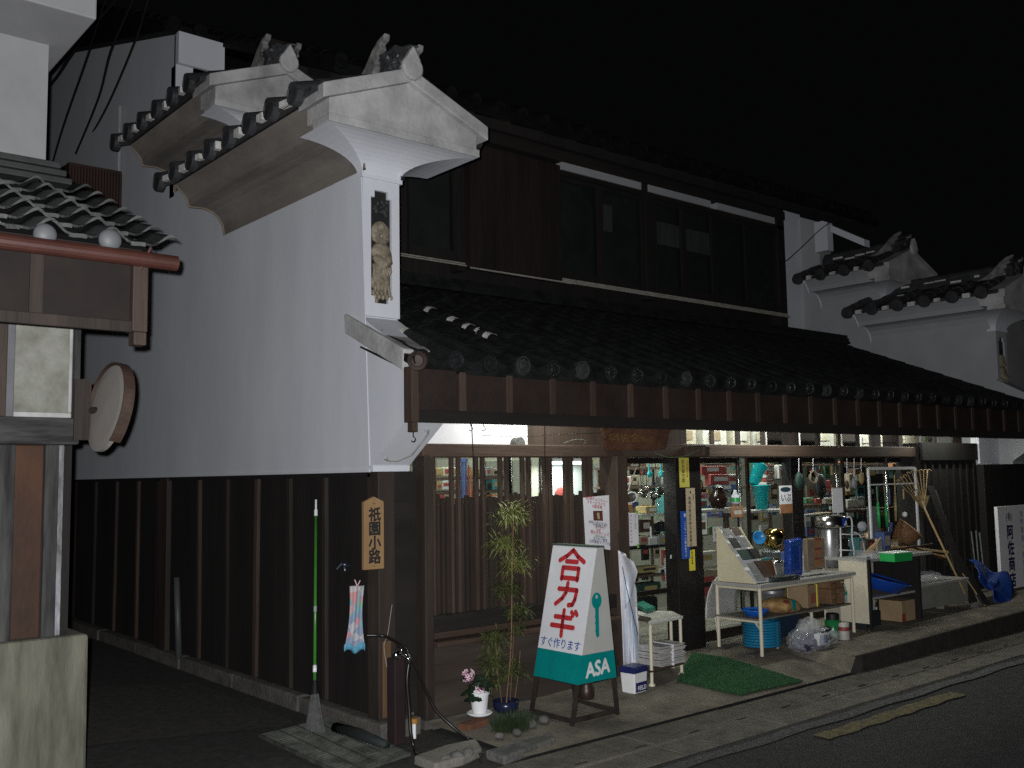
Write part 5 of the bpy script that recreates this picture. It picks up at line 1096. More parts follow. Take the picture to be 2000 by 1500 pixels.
# hanging stainless utensils
random.seed(11)
UL = ['ladle with round bowl','skimmer with flat disc','wire whisk','long turner','deep ladle','small ladle','mesh skimmer','sauce ladle','bundle whisk']
for k in range(9):
    px = 1248+6.2*k; top = at(px, 900+random.uniform(0,10), Y=.5+.03*(k%3)); ln = random.uniform(.16,.30); bot = top-Z_*ln+V((random.uniform(-.03,.03),0,0))
    t = thing('kitchen_utensil', 'stainless %s hanging %s in the first door' % (UL[k], ['leftmost','second','third','fourth','fifth','sixth','seventh','eighth','rightmost'][k]), 'utensil', top, 'stainless utensils hanging in the door')
    b = MB(); b.tube([top,bot], .0035, 6); b.build('handle', steel, t)
    b = MB()
    if k % 3 == 2:
        for j in range(6): a = j*.524; b.tube(spline([bot, bot+V((math.cos(a)*.026,math.sin(a)*.026,-.05)), bot-Z_*.105], 5), .0014, 5)
    elif k % 3 == 1: b.lathe(bot-Z_*.035, [(.001,.004),(.036,.002),(.040,.0),(.038,-.003),(.001,-.001)], 18, face_m((-.3,-1,.1)))
    else: b.lathe(bot-Z_*.03, [(.001,-.03),(.022,-.024),(.034,-.006),(.036,0),(.033,0),(.02,-.02),(.001,-.026)], 18, rotm(.5,'Y'))
    b.build('head', steel, t, smooth=True)
for px, lab in ((1268,'turquoise bristle brush hanging by the door top'),(1291,'teal brush with red tip hanging beside the utensils')):
    c = at(px,915,Y=.46); t = thing('hanging_brush', lab, 'brush', c); b = MB(); b.tube([c+Z_*.06, c-Z_*.01, c-Z_*.05], [.006,.008,.02], 8); b.blob(c-Z_*.05, (.024,.02,.03), 2, .1); b.build('brush_head', turquoise, t); b = MB(); b.tube([c+Z_*.055,c+Z_*.075], .012, 8); b.build('cap', pm('red'), t)
c = at(1296,938,Y=.55); t = thing('spray_bottle', 'grey plastic bottle with teal cap beside the utensils', 'bottle', c); b = MB(); b.lathe(c-Z_*.05, [(.03,0),(.034,.03),(.03,.08),(.012,.10)], 16); b.build('body', pm('grey'), t, smooth=True); b = MB(); b.lathe(c+Z_*.05, [(.014,0),(.014,.025),(.006,.03)], 12); b.build('cap', teal, t)
c = at(1292,1030,Y=.68); t = thing('cooking_pot', 'shiny dark pot on the shelf under the green tape', 'pot', c); b = MB(); b.lathe(c-Z_*.03, [(.06,0),(.07,.02),(.07,.06),(.073,.062),(.066,.064),(.03,.08),(.001,.084)], 24); b.build('body', plain('dark_enamel', (.02,.022,.026), .12, .3), t, smooth=True); b = MB(); b.blob(c+Z_*.06, (.012,.012,.012), 2); b.build('knob', steel, t)
for px, lab in ((1252,'pale green tape scrap on the grey shelf edge'),(1283,'wider pale green tape scrap on the grey shelf edge')):
    c = at(px,1009,Y=.35); b = MB(); w = .012 if px < 1260 else .02; b.box(c.x-w, c.x+w, .352, .354, c.z-.02, c.z+.02); tag(b.build('tape_scrap', colour('pale_green_tape', (.30,.45,.26), .6), None), lab, 'tape')
c = at(1271,1040,Y=.352); b = MB(); b.box(c.x-.008, c.x+.008, .35, .352, c.z-.05, c.z+.05); tag(b.build('paper_slip', paper, None), 'narrow white paper slip stuck to the door glass', 'paper')
c = at(1313,1087,Y=.345); b = MB(); b.prism([(c.x-.028,.345,c.z-.016),(c.x+.028,.345,c.z-.014),(c.x+.028,.345,c.z+.018),(c.x-.018,.345,c.z+.016)], (0,.002,0)); tag(b.build('price_tag', paper, None), 'white price tag at the edge of the first door', 'tag')
b = MB(); a_, c_ = gp(1303,1262), at(1306,1090,Y=.5); a_.y = .5; b.tube([V((a_.x,.5,.15)), V((c_.x,.5,c_.z))], [.04,.046], 12); tag(b.build('plastic_roll', film, None, smooth=True), 'tall roll of clear plastic sheet standing inside the first door', 'roll')
# second door bay
shelf(1360,1462,906,.8,'top goods shelf inside the second door'); shelf(1360,1462,994,.62,'glass shelf holding the dark jar', m=greyboard); shelf(1360,1462,950,.8,'middle goods shelf inside the second door')
for p in [(1380,899,1436,905,.78,'cream','long cream box on the top shelf of the second door'),(1371,910,1418,928,.50,'red','long red packet with cream panel in the second door'),(1386,926,1426,948,.48,'red','crumpled red packet under the long red one'),(1421,926,1442,947,.5,'white','white wrapped packet beside the red packets'),(1363,962,1383,975,.5,'pink','pink and white packets behind the beige sign'),(1361,976,1381,994,.42,'teal','teal packet with white lettering behind the beige sign'),(1400,944,1440,958,.62,'blue','flat blue packet above the dark jar'),(1412,960,1428,990,.64,'grey','grey sheet behind the dark jar'),(1361,1075,1400,1110,.55,'cream','cream box with red stamp low inside the second door'),(1362,1112,1402,1190,.6,'tan','tall tan carton low inside the second door')]:
    box_px(*p[:5], p[5], p[6], depth=.07, printc=random.choice(['white','ochre','cream','red']), tilt=random.uniform(-.1,.1))
c = at(1367,948,Y=.4); t = thing('hanging_pack', 'orange round item in a black blister pack behind the door post', 'pack', c); b = MB(); b.blob(c,(.045,.012,.055),3); b.build('backing', pm('black'), t); b = MB(); b.blob(c+V((-.012,-.012,0)),(.028,.012,.042),3); b.build('item', pm('orange'), t)
c = at(1403,993,Y=.45); t = thing('glazed_jar', 'big dark brown glazed jar on the shelf of the second door', 'jar', c); s_ = mpp(c)
b = MB(); b.lathe(c, [(11*s_,0),(17*s_,9*s_),(19*s_,18*s_),(16*s_,28*s_),(11*s_,33*s_),(10*s_,38*s_),(12*s_,40*s_),(11*s_,42*s_),(8*s_,40*s_)], 28); b.build('body', plain('dark_brown_glaze', (.018,.010,.007), .12), t, smooth=True); b = MB(); b.blob(c+Z_*42*s_, (11*s_,11*s_,4*s_), 2); b.build('lid', pm('dark green'), t, smooth=True)
c = at(1437,985,Y=.4); t = thing('spray_bottle', 'white bottle with green label inside the second door', 'bottle', c); s_ = mpp(c); b = MB(); b.lathe(c, [(7*s_,0),(8*s_,4*s_),(8*s_,16*s_),(4*s_,22*s_),(3*s_,28*s_)], 16); b.build('body', colour('pale_bottle', (.5,.5,.55), .3), t, smooth=True); b = MB(); b.lathe(c+Z_*5*s_, [(8.3*s_,0),(8.3*s_,8*s_)], 16, cap=False); b.build('label_print', green_pl, t)
for px0,py0,px1,py1,cc,lab in [(1362,1003,1380,1045,'white','white leaflet with a dark picture on the second door'),(1428,987,1451,1011,'orange','orange and white leaflet on the second door stile'),(1393,1028,1411,1058,'white','pale leaflet beside the catalogue rack'),(1382,1000,1410,1010,'blue','pale blue card along the jar shelf')]:
    t, a, c = strip(px0,py0,px1,py1,.355,pm(cc),'leaflet',lab,'leaflet'); b = MB(); w, h = c.x-a.x, c.z-a.z; b.box(a.x+w*.25, c.x-w*.15, .3535, .3548, a.z+h*.25, a.z+h*.6); b.build('picture', pm('brown' if cc != 'orange' else 'white'), t)
    b = MB()
    for k in range(3): b.box(a.x+w*.15, c.x-w*.2, .3535, .3548, a.z+h*(.7+.08*k), a.z+h*(.73+.08*k))
    b.build('text_lines', pm('teal' if cc == 'white' else 'cream'), t)
# third bay: turquoise buckets
def bucket(c, r0, r1, h, M, lab, name='bucket', m=None):
    t = thing(name, lab, 'bucket', c); b = MB(); b.lathe(c, [(r0,0),(r1,h),(r1*1.06,h),(r1*1.06,h-.012),(r1*1.02,h-.014)], 28, M); b.lathe(c, [(r0*.95,.004),(r1*.96,h)], 28, M, cap=False); b.build('body', m or turquoise, t, smooth=True)
    b = MB(); b.lathe(c, [(r0+(r1-r0)*.3+.003,h*.30),(r0+(r1-r0)*.34+.003,h*.34)], 28, M, cap=False); b.build('band', teal, t)
    b = MB(); b.tube([c + M @ V((math.cos(k*.35)*r1*1.05, .01, h-.01-math.sin(k*.35)*.09)) for k in range(10)], .003, 6); b.build('bail', steel, t); return t
c = at(1488,995,Y=.52); s_ = mpp(c); bucket(c, 11*s_, 17*s_, 48*s_, Matrix.Identity(3), 'turquoise bucket standing in the third door')
c = at(1472,945,Y=.55); bucket(c, 9*s_, 15*s_, 42*s_, rotm(.55,'Y'), 'wrapped turquoise bucket tilted above the standing one')
shelf(1462,1552,996,.45,'shelf carrying the turquoise bucket', m=greyboard)
for k in range(6):
    box_px(1497,906+7*k,1512,912+7*k,.62,'red' if k % 2 == 0 else 'white', ['top red carton of the striped stack','top white carton of the striped stack','second red carton of the striped stack','second white carton of the striped stack','lowest red carton of the striped stack','lowest white carton of the striped stack'][k], depth=.1, printc='cream' if k % 2 == 0 else 'red', group='striped cartons in the third door')
shelf(1494,1516,949,.60,'small shelf under the striped cartons', depth=.12)
box_px(1522,908,1532,935,.6,'white','white bottle box with maroon foot in the third door',depth=.06,printc='red')
t, a, c = strip(1524,948,1546,1003,.30,paper,'leaflet','orange and white leaflet with an oval emblem on the door post','leaflet'); w,h = c.x-a.x, c.z-a.z
b = MB(); b.box(a.x, c.x, .2985, .2995, a.z, a.z+h*.33); b.build('orange_panel', pm('orange'), t); b = MB(); b.face([((a.x+c.x)/2+math.cos(k*.3927)*w*.42, .2985, c.z-h*.14+math.sin(k*.3927)*h*.09) for k in range(16)]); b.build('oval_emblem', colour('dark_oval', (.02,.04,.06), .5), t)
b = MB(); b.text('いぶ', ((a.x+c.x)/2, .2988, a.z+h*.45), X_, Z_, w*.42, .01, 'CENTER', 1, .0006); b.build('lettering', ink_navy, t)
# fourth and fifth bays
shelf(1568,1650,985,.6,'shelf at the back of the fourth door'); shelf(1648,1806,992,.6,'shelf at the back of the far door'); shelf(1568,1806,905,.7,'long top shelf in the far doors')
t, a, c = strip(1627,952,1645,1002,.352,paper,'paper_notice','blank pale lilac paper hanging on the fourth door','notice')
b = MB(); b.box(a.x-.001, c.x+.001, .3495, .3515, c.z-.004, c.z+.004); b.build('tape', pm('grey'), t)
c = at(1602,950,Y=.6); b = MB(); b.blob(c,(.09,.04,.14),3,.08); b.tube([c+Z_*.13, c+Z_*.22], .008, 6); tag(b.build('black_bag', pm('black'), None, smooth=True), 'black cloth bag hanging in the fourth door', 'bag')
for p in [(1586,900,1604,904,.7,'ochre','ochre box on the top shelf of the fourth door'),(1608,938,1622,960,.66,'red','red printed pack behind the hanging black bag'),(1575,972,1590,984,.6,'green','green box on the fourth door shelf'),(1594,974,1606,984,.6,'red','red box on the fourth door shelf'),(1612,972,1626,984,.6,'cream','cream box on the fourth door shelf'),(1652,900,1690,904,.7,'orange','orange carton on the far top shelf'),(1656,975,1672,991,.6,'cream','cream carton on the far shelf'),(1676,970,1690,991,.6,'grey','grey carton on the far shelf'),(1744,905,1772,915,.55,'orange','long orange box behind the rake'),(1745,915,1775,935,.6,'dark green','dark green box behind the rake'),(1660,925,1666,960,.6,'tan','tall tan pack in the far door'),(1672,915,1684,950,.6,'brown','brown pack in the far door'),(1574,1003,1600,1030,.5,'grey','grey carton low in the fourth door'),(1604,1000,1625,1030,.5,'tan','tan carton low in the fourth door')]:
    box_px(*p[:5], p[5], p[6], depth=.1, printc=random.choice(['white','ochre','cream','red']))
# cartons on the high shelf seen through the transom panes
zsh = at(1500,869,Y=.8).z-.03
t = thing('shelf', 'high shelf of pale cartons behind the transom panes', 'shelf', (2.4,.8,zsh)); b = MB(); b.box(2.3, 8.7, .8, 1.05, zsh-.025, zsh); b.build('board', wood_brown, t); b = MB(); b.box(2.3, 8.7, 1.055, 1.07, zsh-.02, 2.5); b.build('bright_backing', cream, t)  # pale backing added so the transom panes look evenly lit
random.seed(5); x = 2.45; k = 0
TC = [('cream','cream carton'),('white','white carton'),('pale yellow','pale yellow carton'),('white','white packet'),('cream','cream packet')]
while x < 8.6:
    w = random.uniform(.20,.36); h = random.uniform(.22,.30); c, nm = TC[(k*2+k//3) % 5]
    t = thing('stock_carton', '%s, number %s from the shop board end, on the high transom shelf' % (nm, ['one','two','three','four','five','six','seven','eight','nine','ten','eleven','twelve','thirteen','fourteen','fifteen','sixteen','seventeen','eighteen','nineteen','twenty','twenty one','twenty two','twenty three','twenty four','twenty five','twenty six','twenty seven','twenty eight'][k]), 'box', (x+w/2,.82,zsh), 'cartons on the high transom shelf')
    b = MB(); b.rbox((x+w/2,.93,zsh+h/2), (w,.2,h), rz(random.uniform(-.06,.06))); b.build('body', pm(c), t, bevel=.004)
    b = MB(); b.rbox((x+w*random.uniform(.4,.6),.824,zsh+h*.5), (w*.5,.002,h*.4)); b.build('print', pm(random.choice(['white','tan','cream','white','cream'])), t); x += w+random.uniform(.02,.16); k += 1

# blister packs hung on boards at the back of each bay
random.seed(21); n = 0
BAY = [(1210,1314,'first'),(1366,1450,'second'),(1466,1540,'third'),(1576,1640,'fourth'),(1652,1732,'fifth')]
CN = ['red','teal','dark green','ochre','white','brown','black','blue','grey','orange','tan','green']; ORN = ['first','second','third','fourth','fifth']; ORD = ['top','second','third','fourth','fifth','lowest']
for a0, a1, nm in BAY:
    cols = 5 if a1-a0 > 80 else 4
    for r in range(6):
        for c_ in range(cols):
            px = a0+(a1-a0)*(c_+.5)/cols; py = 915+42*r+random.uniform(-6,6); Yb = random.uniform(1.15,1.35)
            if random.random() < .12: continue
            w, h = random.uniform(8,17), random.uniform(14,32); cc = random.choice(CN)
            t = box_px(px-w/2, py-h/2, px+w/2, py+h/2, Yb, cc, '%s pack, %s in the %s row behind the %s door' % (cc, ORN[c_], ORD[r], nm), 'blister_pack', 'pack', .03, random.choice(['white','cream','ochre','red','black']), 'packs hung at the back of the shop')
# ------------------------------------------------------------ white plastic sheets, small table, cooler, mat
ws = gp(1230,1300); ws.y = -.04; ws = V((at(1230,1300,Y=-.06).x, -.06, gz(2,0)))
wsm = mat('white_printed_plastic', (.58,.58,.62), .35, .08, 9)
t = thing('plastic_sheets', 'bundle of white printed plastic sheets leaning by the lattice post', 'sheets', ws)
yS = -.06
def wsheet(L, R, y, amp):
    b = MB(); n = len(L)
    def fn(u, v):
        k = min(int(v*(n-1)), n-2); f = v*(n-1)-k
        pl = (L[k][0]+(L[k+1][0]-L[k][0])*f, L[k][1]+(L[k+1][1]-L[k][1])*f); pr = (R[k][0]+(R[k+1][0]-R[k][0])*f, R[k][1]+(R[k+1][1]-R[k][1])*f)
        return at(pl[0]+(pr[0]-pl[0])*u, pl[1]+(pr[1]-pl[1])*u, Y=y+amp*math.sin(u*7+v*3)+.05*v)
    b.grid(fn, 14, 24); return b
wsheet([(1218,1300),(1215,1220),(1211,1150),(1207,1075)], [(1249,1298),(1247,1220),(1243,1150),(1222,1082)], yS, .012).build('sheet', wsm, t, smooth=True, solid=.003)
wsheet([(1220,1190),(1216,1140),(1209,1078)], [(1234,1160),(1246,1116),(1238,1098)], yS-.03, .01).build('sheet', wsm, t, smooth=True, solid=.003)
wsheet([(1228,1299),(1228,1230),(1226,1180)], [(1249,1296),(1249,1240),(1244,1185)], yS-.02, .012).build('sheet', wsm, t, smooth=True, solid=.003)
bl = MB()
for px, y0, y1 in ((1226,1130,1290),(1233,1120,1200),(1238,1190,1290),(1244,1210,1285)): bl.bar(at(px,y1,Y=yS-.045), at(px-4,y0,Y=yS-.03), .006, .002)
bl.build('blue_print', colour('pale_blue_print', (.25,.42,.66), .5), t)
b = MB(); b.tube(spline([at(1207,1000,Y=.1), at(1209,1060,Y=.04), at(1222,1140,Y=-.1), at(1246,1240,Y=-.12)]), .003, 6); tag(b.build('wire', iron, None), 'thin dark wire running down across the white plastic sheets', 'wire')
# small display table
l1, l2 = gp(1328,1336), gp(1271,1348)
ztb = height_at(l1, 1210); YT0 = min(l1.y,l2.y)-.02; XT0, XT1 = l2.x-.03, l1.x+.02
st = thing('small_table', 'small white topped table with cream legs beside the doormat', 'table', ((XT0+XT1)/2, YT0+.2, gz(2.2,-.3)))
pl_ = [at(1267,1216,Z=ztb), at(1334,1203,Z=ztb), at(1312,1193,Z=ztb), at(1240,1193,Z=ztb)]
b = MB(); b.hexa([p-Z_*.022 for p in pl_], pl_); b.build('tabletop', mat('worn_white_tabletop', (.52,.51,.46), .5, .15, 9), st, bevel=.004)
for p in (pl_[0].lerp(pl_[2],.06), pl_[1].lerp(pl_[3],.06), pl_[2].lerp(pl_[0],.06), pl_[3].lerp(pl_[1],.06)):
    b = MB(); zg_ = gz(p.x,p.y)+.01; b.tube([(p.x,p.y,zg_),(p.x,p.y,ztb-.022)], .0125, 10); b.lathe((p.x,p.y,zg_), [(.026,0),(.024,.012),(.013,.022)], 12); b.build('leg', cream, st)
b = MB(); zsf = gz(2.2,-.2)+.10; b.hexa([V((p.x,p.y,zsf)) for p in pl_], [V((p.x,p.y,zsf+.012)) for p in pl_]); b.build('lower_shelf', wood_brown, st)
q = at(1262,1196,Z=ztb); b = MB(); b.prism([at(1240,1186,Z=ztb+.012), at(1262,1196,Z=ztb+.012), at(1280,1192,Z=ztb+.012), at(1256,1180,Z=ztb+.012)], (0,0,.03)); tag(b.build('plastic_tray', mat('green_tray', (.02,.17,.12), .4, .1, 9), None, bevel=.004), 'green plastic tray lying at the back of the small table', 'tray')
b = MB(); b.prism([at(1246,1212,Z=ztb+.001), at(1264,1215,Z=ztb+.001), at(1272,1209,Z=ztb+.001), at(1250,1205,Z=ztb+.001)], (0,0,.012)); tag(b.build('wooden_board', wood_brown, None), 'small brown board on the near corner of the small table', 'board')
NP = ['lowest bundle of newspapers on the shelf under the small table','middle bundle of newspapers under the small table','top bundle of newspapers under the small table']
for k in range(3):
    c = pl_[0].lerp(pl_[2],.5); t = thing('newspaper_bundle', NP[k], 'newspapers', (c.x,c.y,zsf+.012+.052*k), 'newspaper bundles under the small table')
    b = MB()
    for j in range(5): b.rbox((c.x+random.uniform(-.012,.012), c.y+random.uniform(-.012,.012), zsf+.018+.052*k+.0095*j), (.30,.22,.008), rz(random.uniform(-.08,.08)))
    b.build('papers', mat('newsprint', (.36,.35,.33), .85, .3, 22), t)
    b = MB(); b.rbox((c.x,c.y,zsf+.038+.052*k), (.012,.24,.054)); b.build('twine', paper, t)
# cool box
cb = gp(1247,1356); s_ = mpp(cb); cz_ = height_at(cb,1302)
ck = thing('cool_box', 'small white cool box with navy lid and navy panel lettered FIELD', 'cool box', cb)
Mb = rz(.12); hh = cz_-cb.z; cw, cd = .165, .13
base = V((cb.x+.01, cb.y+.05, cb.z+.008))
corner = lambda k, z: [base + Mb @ V((sx*cw/2*k, sy*cd/2*k, z)) for sx, sy in ((-1,-1),(1,-1),(1,1),(-1,1))]
b = MB(); b.hexa(corner(.88,0), corner(1.0,hh*.78)); b.build('body', white_paint, ck, bevel=.008)
b = MB(); b.hexa(corner(1.07,hh*.74), corner(1.07,hh*.92)); b.hexa(corner(1.02,hh*.9201), corner(.98,hh*.97)); b.build('lid', navy_pl, ck, bevel=.008)
b = MB(); f0 = base + Mb @ V((.0,-cd/2*.93-.004,0)); xx = Mb @ X_; b.prism([f0-xx*cw*.36+Z_*.012, f0+xx*cw*.40+Z_*.012, f0+xx*cw*.42+Z_*hh*.40-Mb@Y_*.002, f0-xx*cw*.38+Z_*hh*.40-Mb@Y_*.002], Mb@V((0,.006,0))); b.build('panel', navy_pl, ck)
b = MB(); b.text('FIELD', f0+xx*.004+Z_*hh*.13, xx, Z_, hh*.22, .02, 'CENTER', 1.0, .004); b.build('lettering', paper, ck)
# doormat of artificial turf
mq = [gp(1322,1336), gp(1447,1363), gp(1568,1336), gp(1352,1281)]
tfm = mat('artificial_turf', (.013,.062,.017), .9, .45, 40, .8, 200)
b = MB(); b.grid(lambda u, v: (lambda p: V((p.x,p.y,gz(p.x,p.y)+.022+.003*math.sin(40*u)*math.sin(31*v))))(mq[3].lerp(mq[2],u).lerp(mq[0].lerp(mq[1],u),v)), 24, 24)
mt = tag(b.build('turf_mat', tfm, None, solid=.012), 'green artificial turf doormat sloping down to the gutter', 'doormat')
b = MB()
for k in range(5200):
    u, v = random.random(), random.random(); p = mq[3].lerp(mq[2],u).lerp(mq[0].lerp(mq[1],u),v); o = V((p.x,p.y,gz(p.x,p.y)+.024)); a = random.uniform(0,6.28); s = V((math.cos(a),math.sin(a),0))*.003
    b.face([o-s, o+s, o+V((random.uniform(-.008,.008),random.uniform(-.008,.008),random.uniform(.010,.018)))])
b.build('turf_pile', mat('turf_blade', (.017,.085,.024), .8, .5, 40), mt)
# ------------------------------------------------------------ long goods table
T0, T1, T2 = gp(1415,1266), gp(1480,1282), gp(1668,1238)
TZ = height_at(T1,1141); TX0, TX1 = T1.x-.03, T2.x+.05; TY0, TY1 = min(T1.y,T2.y)-.02, T0.y+.03
TS = height_at(T1,1212)
lt = thing('goods_table', 'long grey topped table with cream tube legs in front of the doors', 'table', ((TX0+TX1)/2,(TY0+TY1)/2,gz(4.2,0)))
b = MB(); b.box(TX0,TX1,TY0,TY1,TZ-.03,TZ); b.build('tabletop', greyboard, lt, bevel=.004)
b = MB(); b.tube([(TX0+.03,TY0+.03,TZ-.045),(TX0+.03,TY1-.03,TZ-.045)], .013, 10); b.tube([(TX0+.03,TY0+.03,TZ-.045),(TX1-.03,TY0+.03,TZ-.045)], .013, 10); b.build('apron_tube', cream, lt)
for x, y in ((TX0+.03,TY0+.03),(TX0+.03,TY1-.03),(TX1-.03,TY0+.03),(TX1-.03,TY1-.03)):
    b = MB(); zg_ = gz(x,y)+.012; b.tube([(x,y,zg_),(x,y,TZ-.03)], .0155, 12); b.build('leg', cream, lt)
b = MB(); b.tube([(TX0+.03,TY0+.03,TS-.012),(TX0+.03,TY1-.03,TS-.012)], .012, 10); b.bar((TX0+.03,TY0+.03,TS-.08),(TX0+.03,TY0+.09,TS-.012),.02,.006); b.build('side_tube', cream, lt)
b = MB(); b.box(TX0+.01,TX1-.02,TY0+.045,TY1-.01,TS,TS+.014); b.build('lower_shelf', mat('grey_shelf_board', (.14,.13,.11), .7, .2, 9), lt)
for (x, y), lab in (((T1.x,T1.y+.02),'flat timber block under the near table leg'),((T0.x,T0.y-.02),'flat timber block under the rear table leg')):
    b = MB(); b.rbox((x+.03,y,gz(x,y)+.008), (.26,.09,.03), rz(.1)); tag(b.build('timber_block', wood_grey, None, bevel=.004), lab, 'timber block')
def on(px, py, z=None): return at(px, py, Z=TZ if z is None else z)
# catalogue rack
c0 = on(1407,1127); s_ = mpp(c0); rk = thing('catalogue_rack', 'cream sloping rack of picture catalogues on the table end', 'rack', c0)
zt_r = height_at(c0,1028); yr0, yr1 = TY0+.05, TY1-.06; H_ = zt_r-TZ; XR0 = TX0+.005
slope = [(yr0, TZ+.004), (yr0+.10, TZ+H_*.22), (yr1-.11, TZ+H_*.74), (yr1-.03, TZ+H_), (yr1, TZ+H_), (yr1, TZ+.004)]
for xx in (XR0, XR0+.30): b = MB(); b.prism([(xx,y,z) for y,z in slope], (.014,0,0)); b.build('side_panel', mat('cream_rack_panel', (.58,.53,.36), .5, .05, 6), rk)
b = MB(); b.prism([(XR0+.014,y,z-.004) for y,z in [(yr0+.01,TZ+.012),(yr0+.11,TZ+H_*.22),(yr1-.10,TZ+H_*.74),(yr1-.025,TZ+H_-.01),(yr1-.005,TZ+H_-.01),(yr1-.005,TZ+.012)]], (.285,0,0)); b.build('slope_panel', white_paint, rk)
CP = [(0,.86,.98,'grey',.12),(0,.62,.80,'black',.12),(.5,.84,.98,'brown',.12),(.5,.62,.80,'grey',.12),(.05,.40,.58,'dark green',.2),(.55,.40,.58,'black',.16),(.1,.15,.34,'grey',.14),(.5,.06,.36,'brown',.16),(.05,.02,.13,'grey',.14)]
for u, v0, v1, cc, w in CP:
    f = lambda v: V((0, yr0+.01+(yr1-yr0-.035)*v-.012, TZ+.012+(H_-.01)*v+.006))
    x = XR0+.022+u*.26; w *= .9; b = MB(); b.prism([f(v0)+X_*x, f(v0)+X_*(x+w), f(v1)+X_*(x+w), f(v1)+X_*x], V((0,.004,-.004))); b.build('catalogue', pm(cc), rk)
def lathe_item(px, py, prof, m, name, lab, cat, M=None, extra=None, z=None, smooth=True, lift=0):
    c = on(px,py,z); c.z += lift; s_ = mpp(c); t = thing(name, lab, cat, c); b = MB(); b.lathe(c, [(r*s_, h*s_) for r, h in prof], 28, M); b.build('body', m, t, smooth=smooth)
    return t, c, s_
Mf = face_m((-.45,-.8,.25))
def prop_item(px, py, Y, prof, m, name, lab, cat):
    c = at(px, py, Y=Y); s_ = mpp(c); t = thing(name, lab, cat, c); b = MB(); b.lathe(c, [(r*s_, h*s_) for r, h in prof], 28, Mf); b.build('body', m, t, smooth=True); return t, c, s_
YB_ = TY1-.13
t, c, s_ = prop_item(1483,1050,YB_,[(.1,-6),(9,-5),(12.5,-1),(13.5,0),(12,0),(8,-3.5),(.1,-4.5)],plain('sky_blue_enamel', (.03,.22,.50), .25),'enamel_bowl','sky blue enamel bowl propped upright beside the brass pan','bowl')
t, c, s_ = prop_item(1512,1050,YB_-.04,[(20,-8),(20,-3),(19,4),(15,11),(8.5,15),(.1,16.5)],plain('polished_brass', (.55,.40,.12), .18, 1.0),'brass_pan','polished brass pan standing on its edge with its dome outwards','pan')
b = MB(); b.lathe(c, [(21.5*s_,-8*s_),(21.5*s_,-6*s_),(19.5*s_,-6*s_)], 28, Mf); b.build('rim', MATS['polished_brass'], t)
t, c, s_ = lathe_item(1512,1109,[(18,0),(21,18),(22,30),(23,31),(21,32),(20,30)],plain('galvanised_steel', (.24,.25,.26), .4, .7),'metal_bucket','grey galvanised bucket behind the folded net','bucket')
b = MB(); b.lathe(c+Z_*15*s_, [(21.6*s_,0),(22.2*s_,1.5*s_),(21.8*s_,3*s_)], 28, cap=False); b.build('hoop', steel, t)
t, c, s_ = prop_item(1548,1061,YB_,[(.1,-3),(7,-3),(8,0),(6,4),(.1,5)],chrome,'pot_lid','small chrome lid resting above the bucket','lid'); b = MB(); b.blob(c+Mf@V((0,0,6*s_)), (2.5*s_,)*3, 2); b.build('knob', chrome, t)
c = V((TX0+.36, TY0+.13, TZ)); t = thing('chopping_board', 'brown wooden chopping board leaning on the catalogue rack', 'board', c); b = MB(); b.rbox(c+V((.02,.04,.085)), (.13,.018,.17), rotm(-.25,'X')); b.build('board', mat('red_brown_board', (.12,.055,.025), .6, .3, 5, stretch=(1,1,.2)), t, bevel=.004); b = MB(); b.rbox(c+V((.092,.04,.085)), (.012,.020,.17), rotm(-.25,'X')); b.build('edge_strip', cream, t)
c = V((TX0+.76, TY0+.16, TZ)); t = thing('blue_package', 'glossy deep blue package standing upright behind the folded net', 'package', c); b = MB(); b.rbox(c+V((.0,.02,.17)), (.20,.08,.34), rotm(-.08,'Y')@rotm(.1,'X')); b.build('wrap', mat('deep_blue_film', (.010,.045,.26), .22, .3, 9, .5, 30, coat=.5), t, bevel=.02); b = MB(); b.rbox(c+V((.03,-.03,.17)),(.012,.004,.2)); b.build('label', pm('blue'), t)
t = box_px(1579,1050,1609,1114,TY0+.12,'tan','beige carton with a wood coloured printed panel beside the blue package',cat='box',printc=None,depth=.05)
a, c = at(1592,1108,Y=TY0+.118), at(1604,1052,Y=TY0+.118); b = MB()
for k in range(3): b.box(a.x, c.x, TY0+.1165, TY0+.1185, a.z+(c.z-a.z)*(.02+.36*k), a.z+(c.z-a.z)*(.26+.36*k))
b.build('picture_panel', pm('orange'), t)
b = MB()
for k in range(3): b.box(a.x, c.x, TY0+.1162, TY0+.1182, a.z+(c.z-a.z)*(.27+.355*k), a.z+(c.z-a.z)*(.33+.355*k))
b.build('red_bar', pm('red'), t)
# water boiler
c = on(1622,1108); s_ = mpp(c); t = thing('water_boiler', 'tall silver vacuum jug with black front panel on the table', 'jug', c)
b = MB(); b.lathe(c, [(19*s_,0),(21*s_,3*s_),(21*s_,72*s_),(20*s_,76*s_)], 32); b.build('body', plain('brushed_silver', (.50,.50,.50), .3, .8), t, smooth=True)
b = MB(); b.rbox(c+V((17*s_,-12*s_,29*s_)), (24*s_,24*s_,56*s_)); b.build('front_panel', pm('black'), t, bevel=.006)
b = MB(); b.lathe(c+Z_*76*s_, [(33*s_,2*s_),(34*s_,4*s_),(34*s_,22*s_),(30*s_,24*s_),(.1,26*s_)], 32); b.build('steel_pot', steel, t, smooth=True)
b = MB(); M2 = lambda a, h: c+Z_*(76*s_+h)+V((math.cos(a)*34.6*s_, math.sin(a)*34.6*s_, 0)); 
b.grid(lambda u,v: M2(-1.75+.75*u, (5+15*v)*s_), 8, 1); b.build('blue_label', blue_pl, t); b = MB(); b.grid(lambda u,v: M2(-1.62+.5*u, (6+9*v*math.sin(u*3.14))*s_)+V((0,-.002,0)), 8, 2); b.build('label_arch', paper, t)
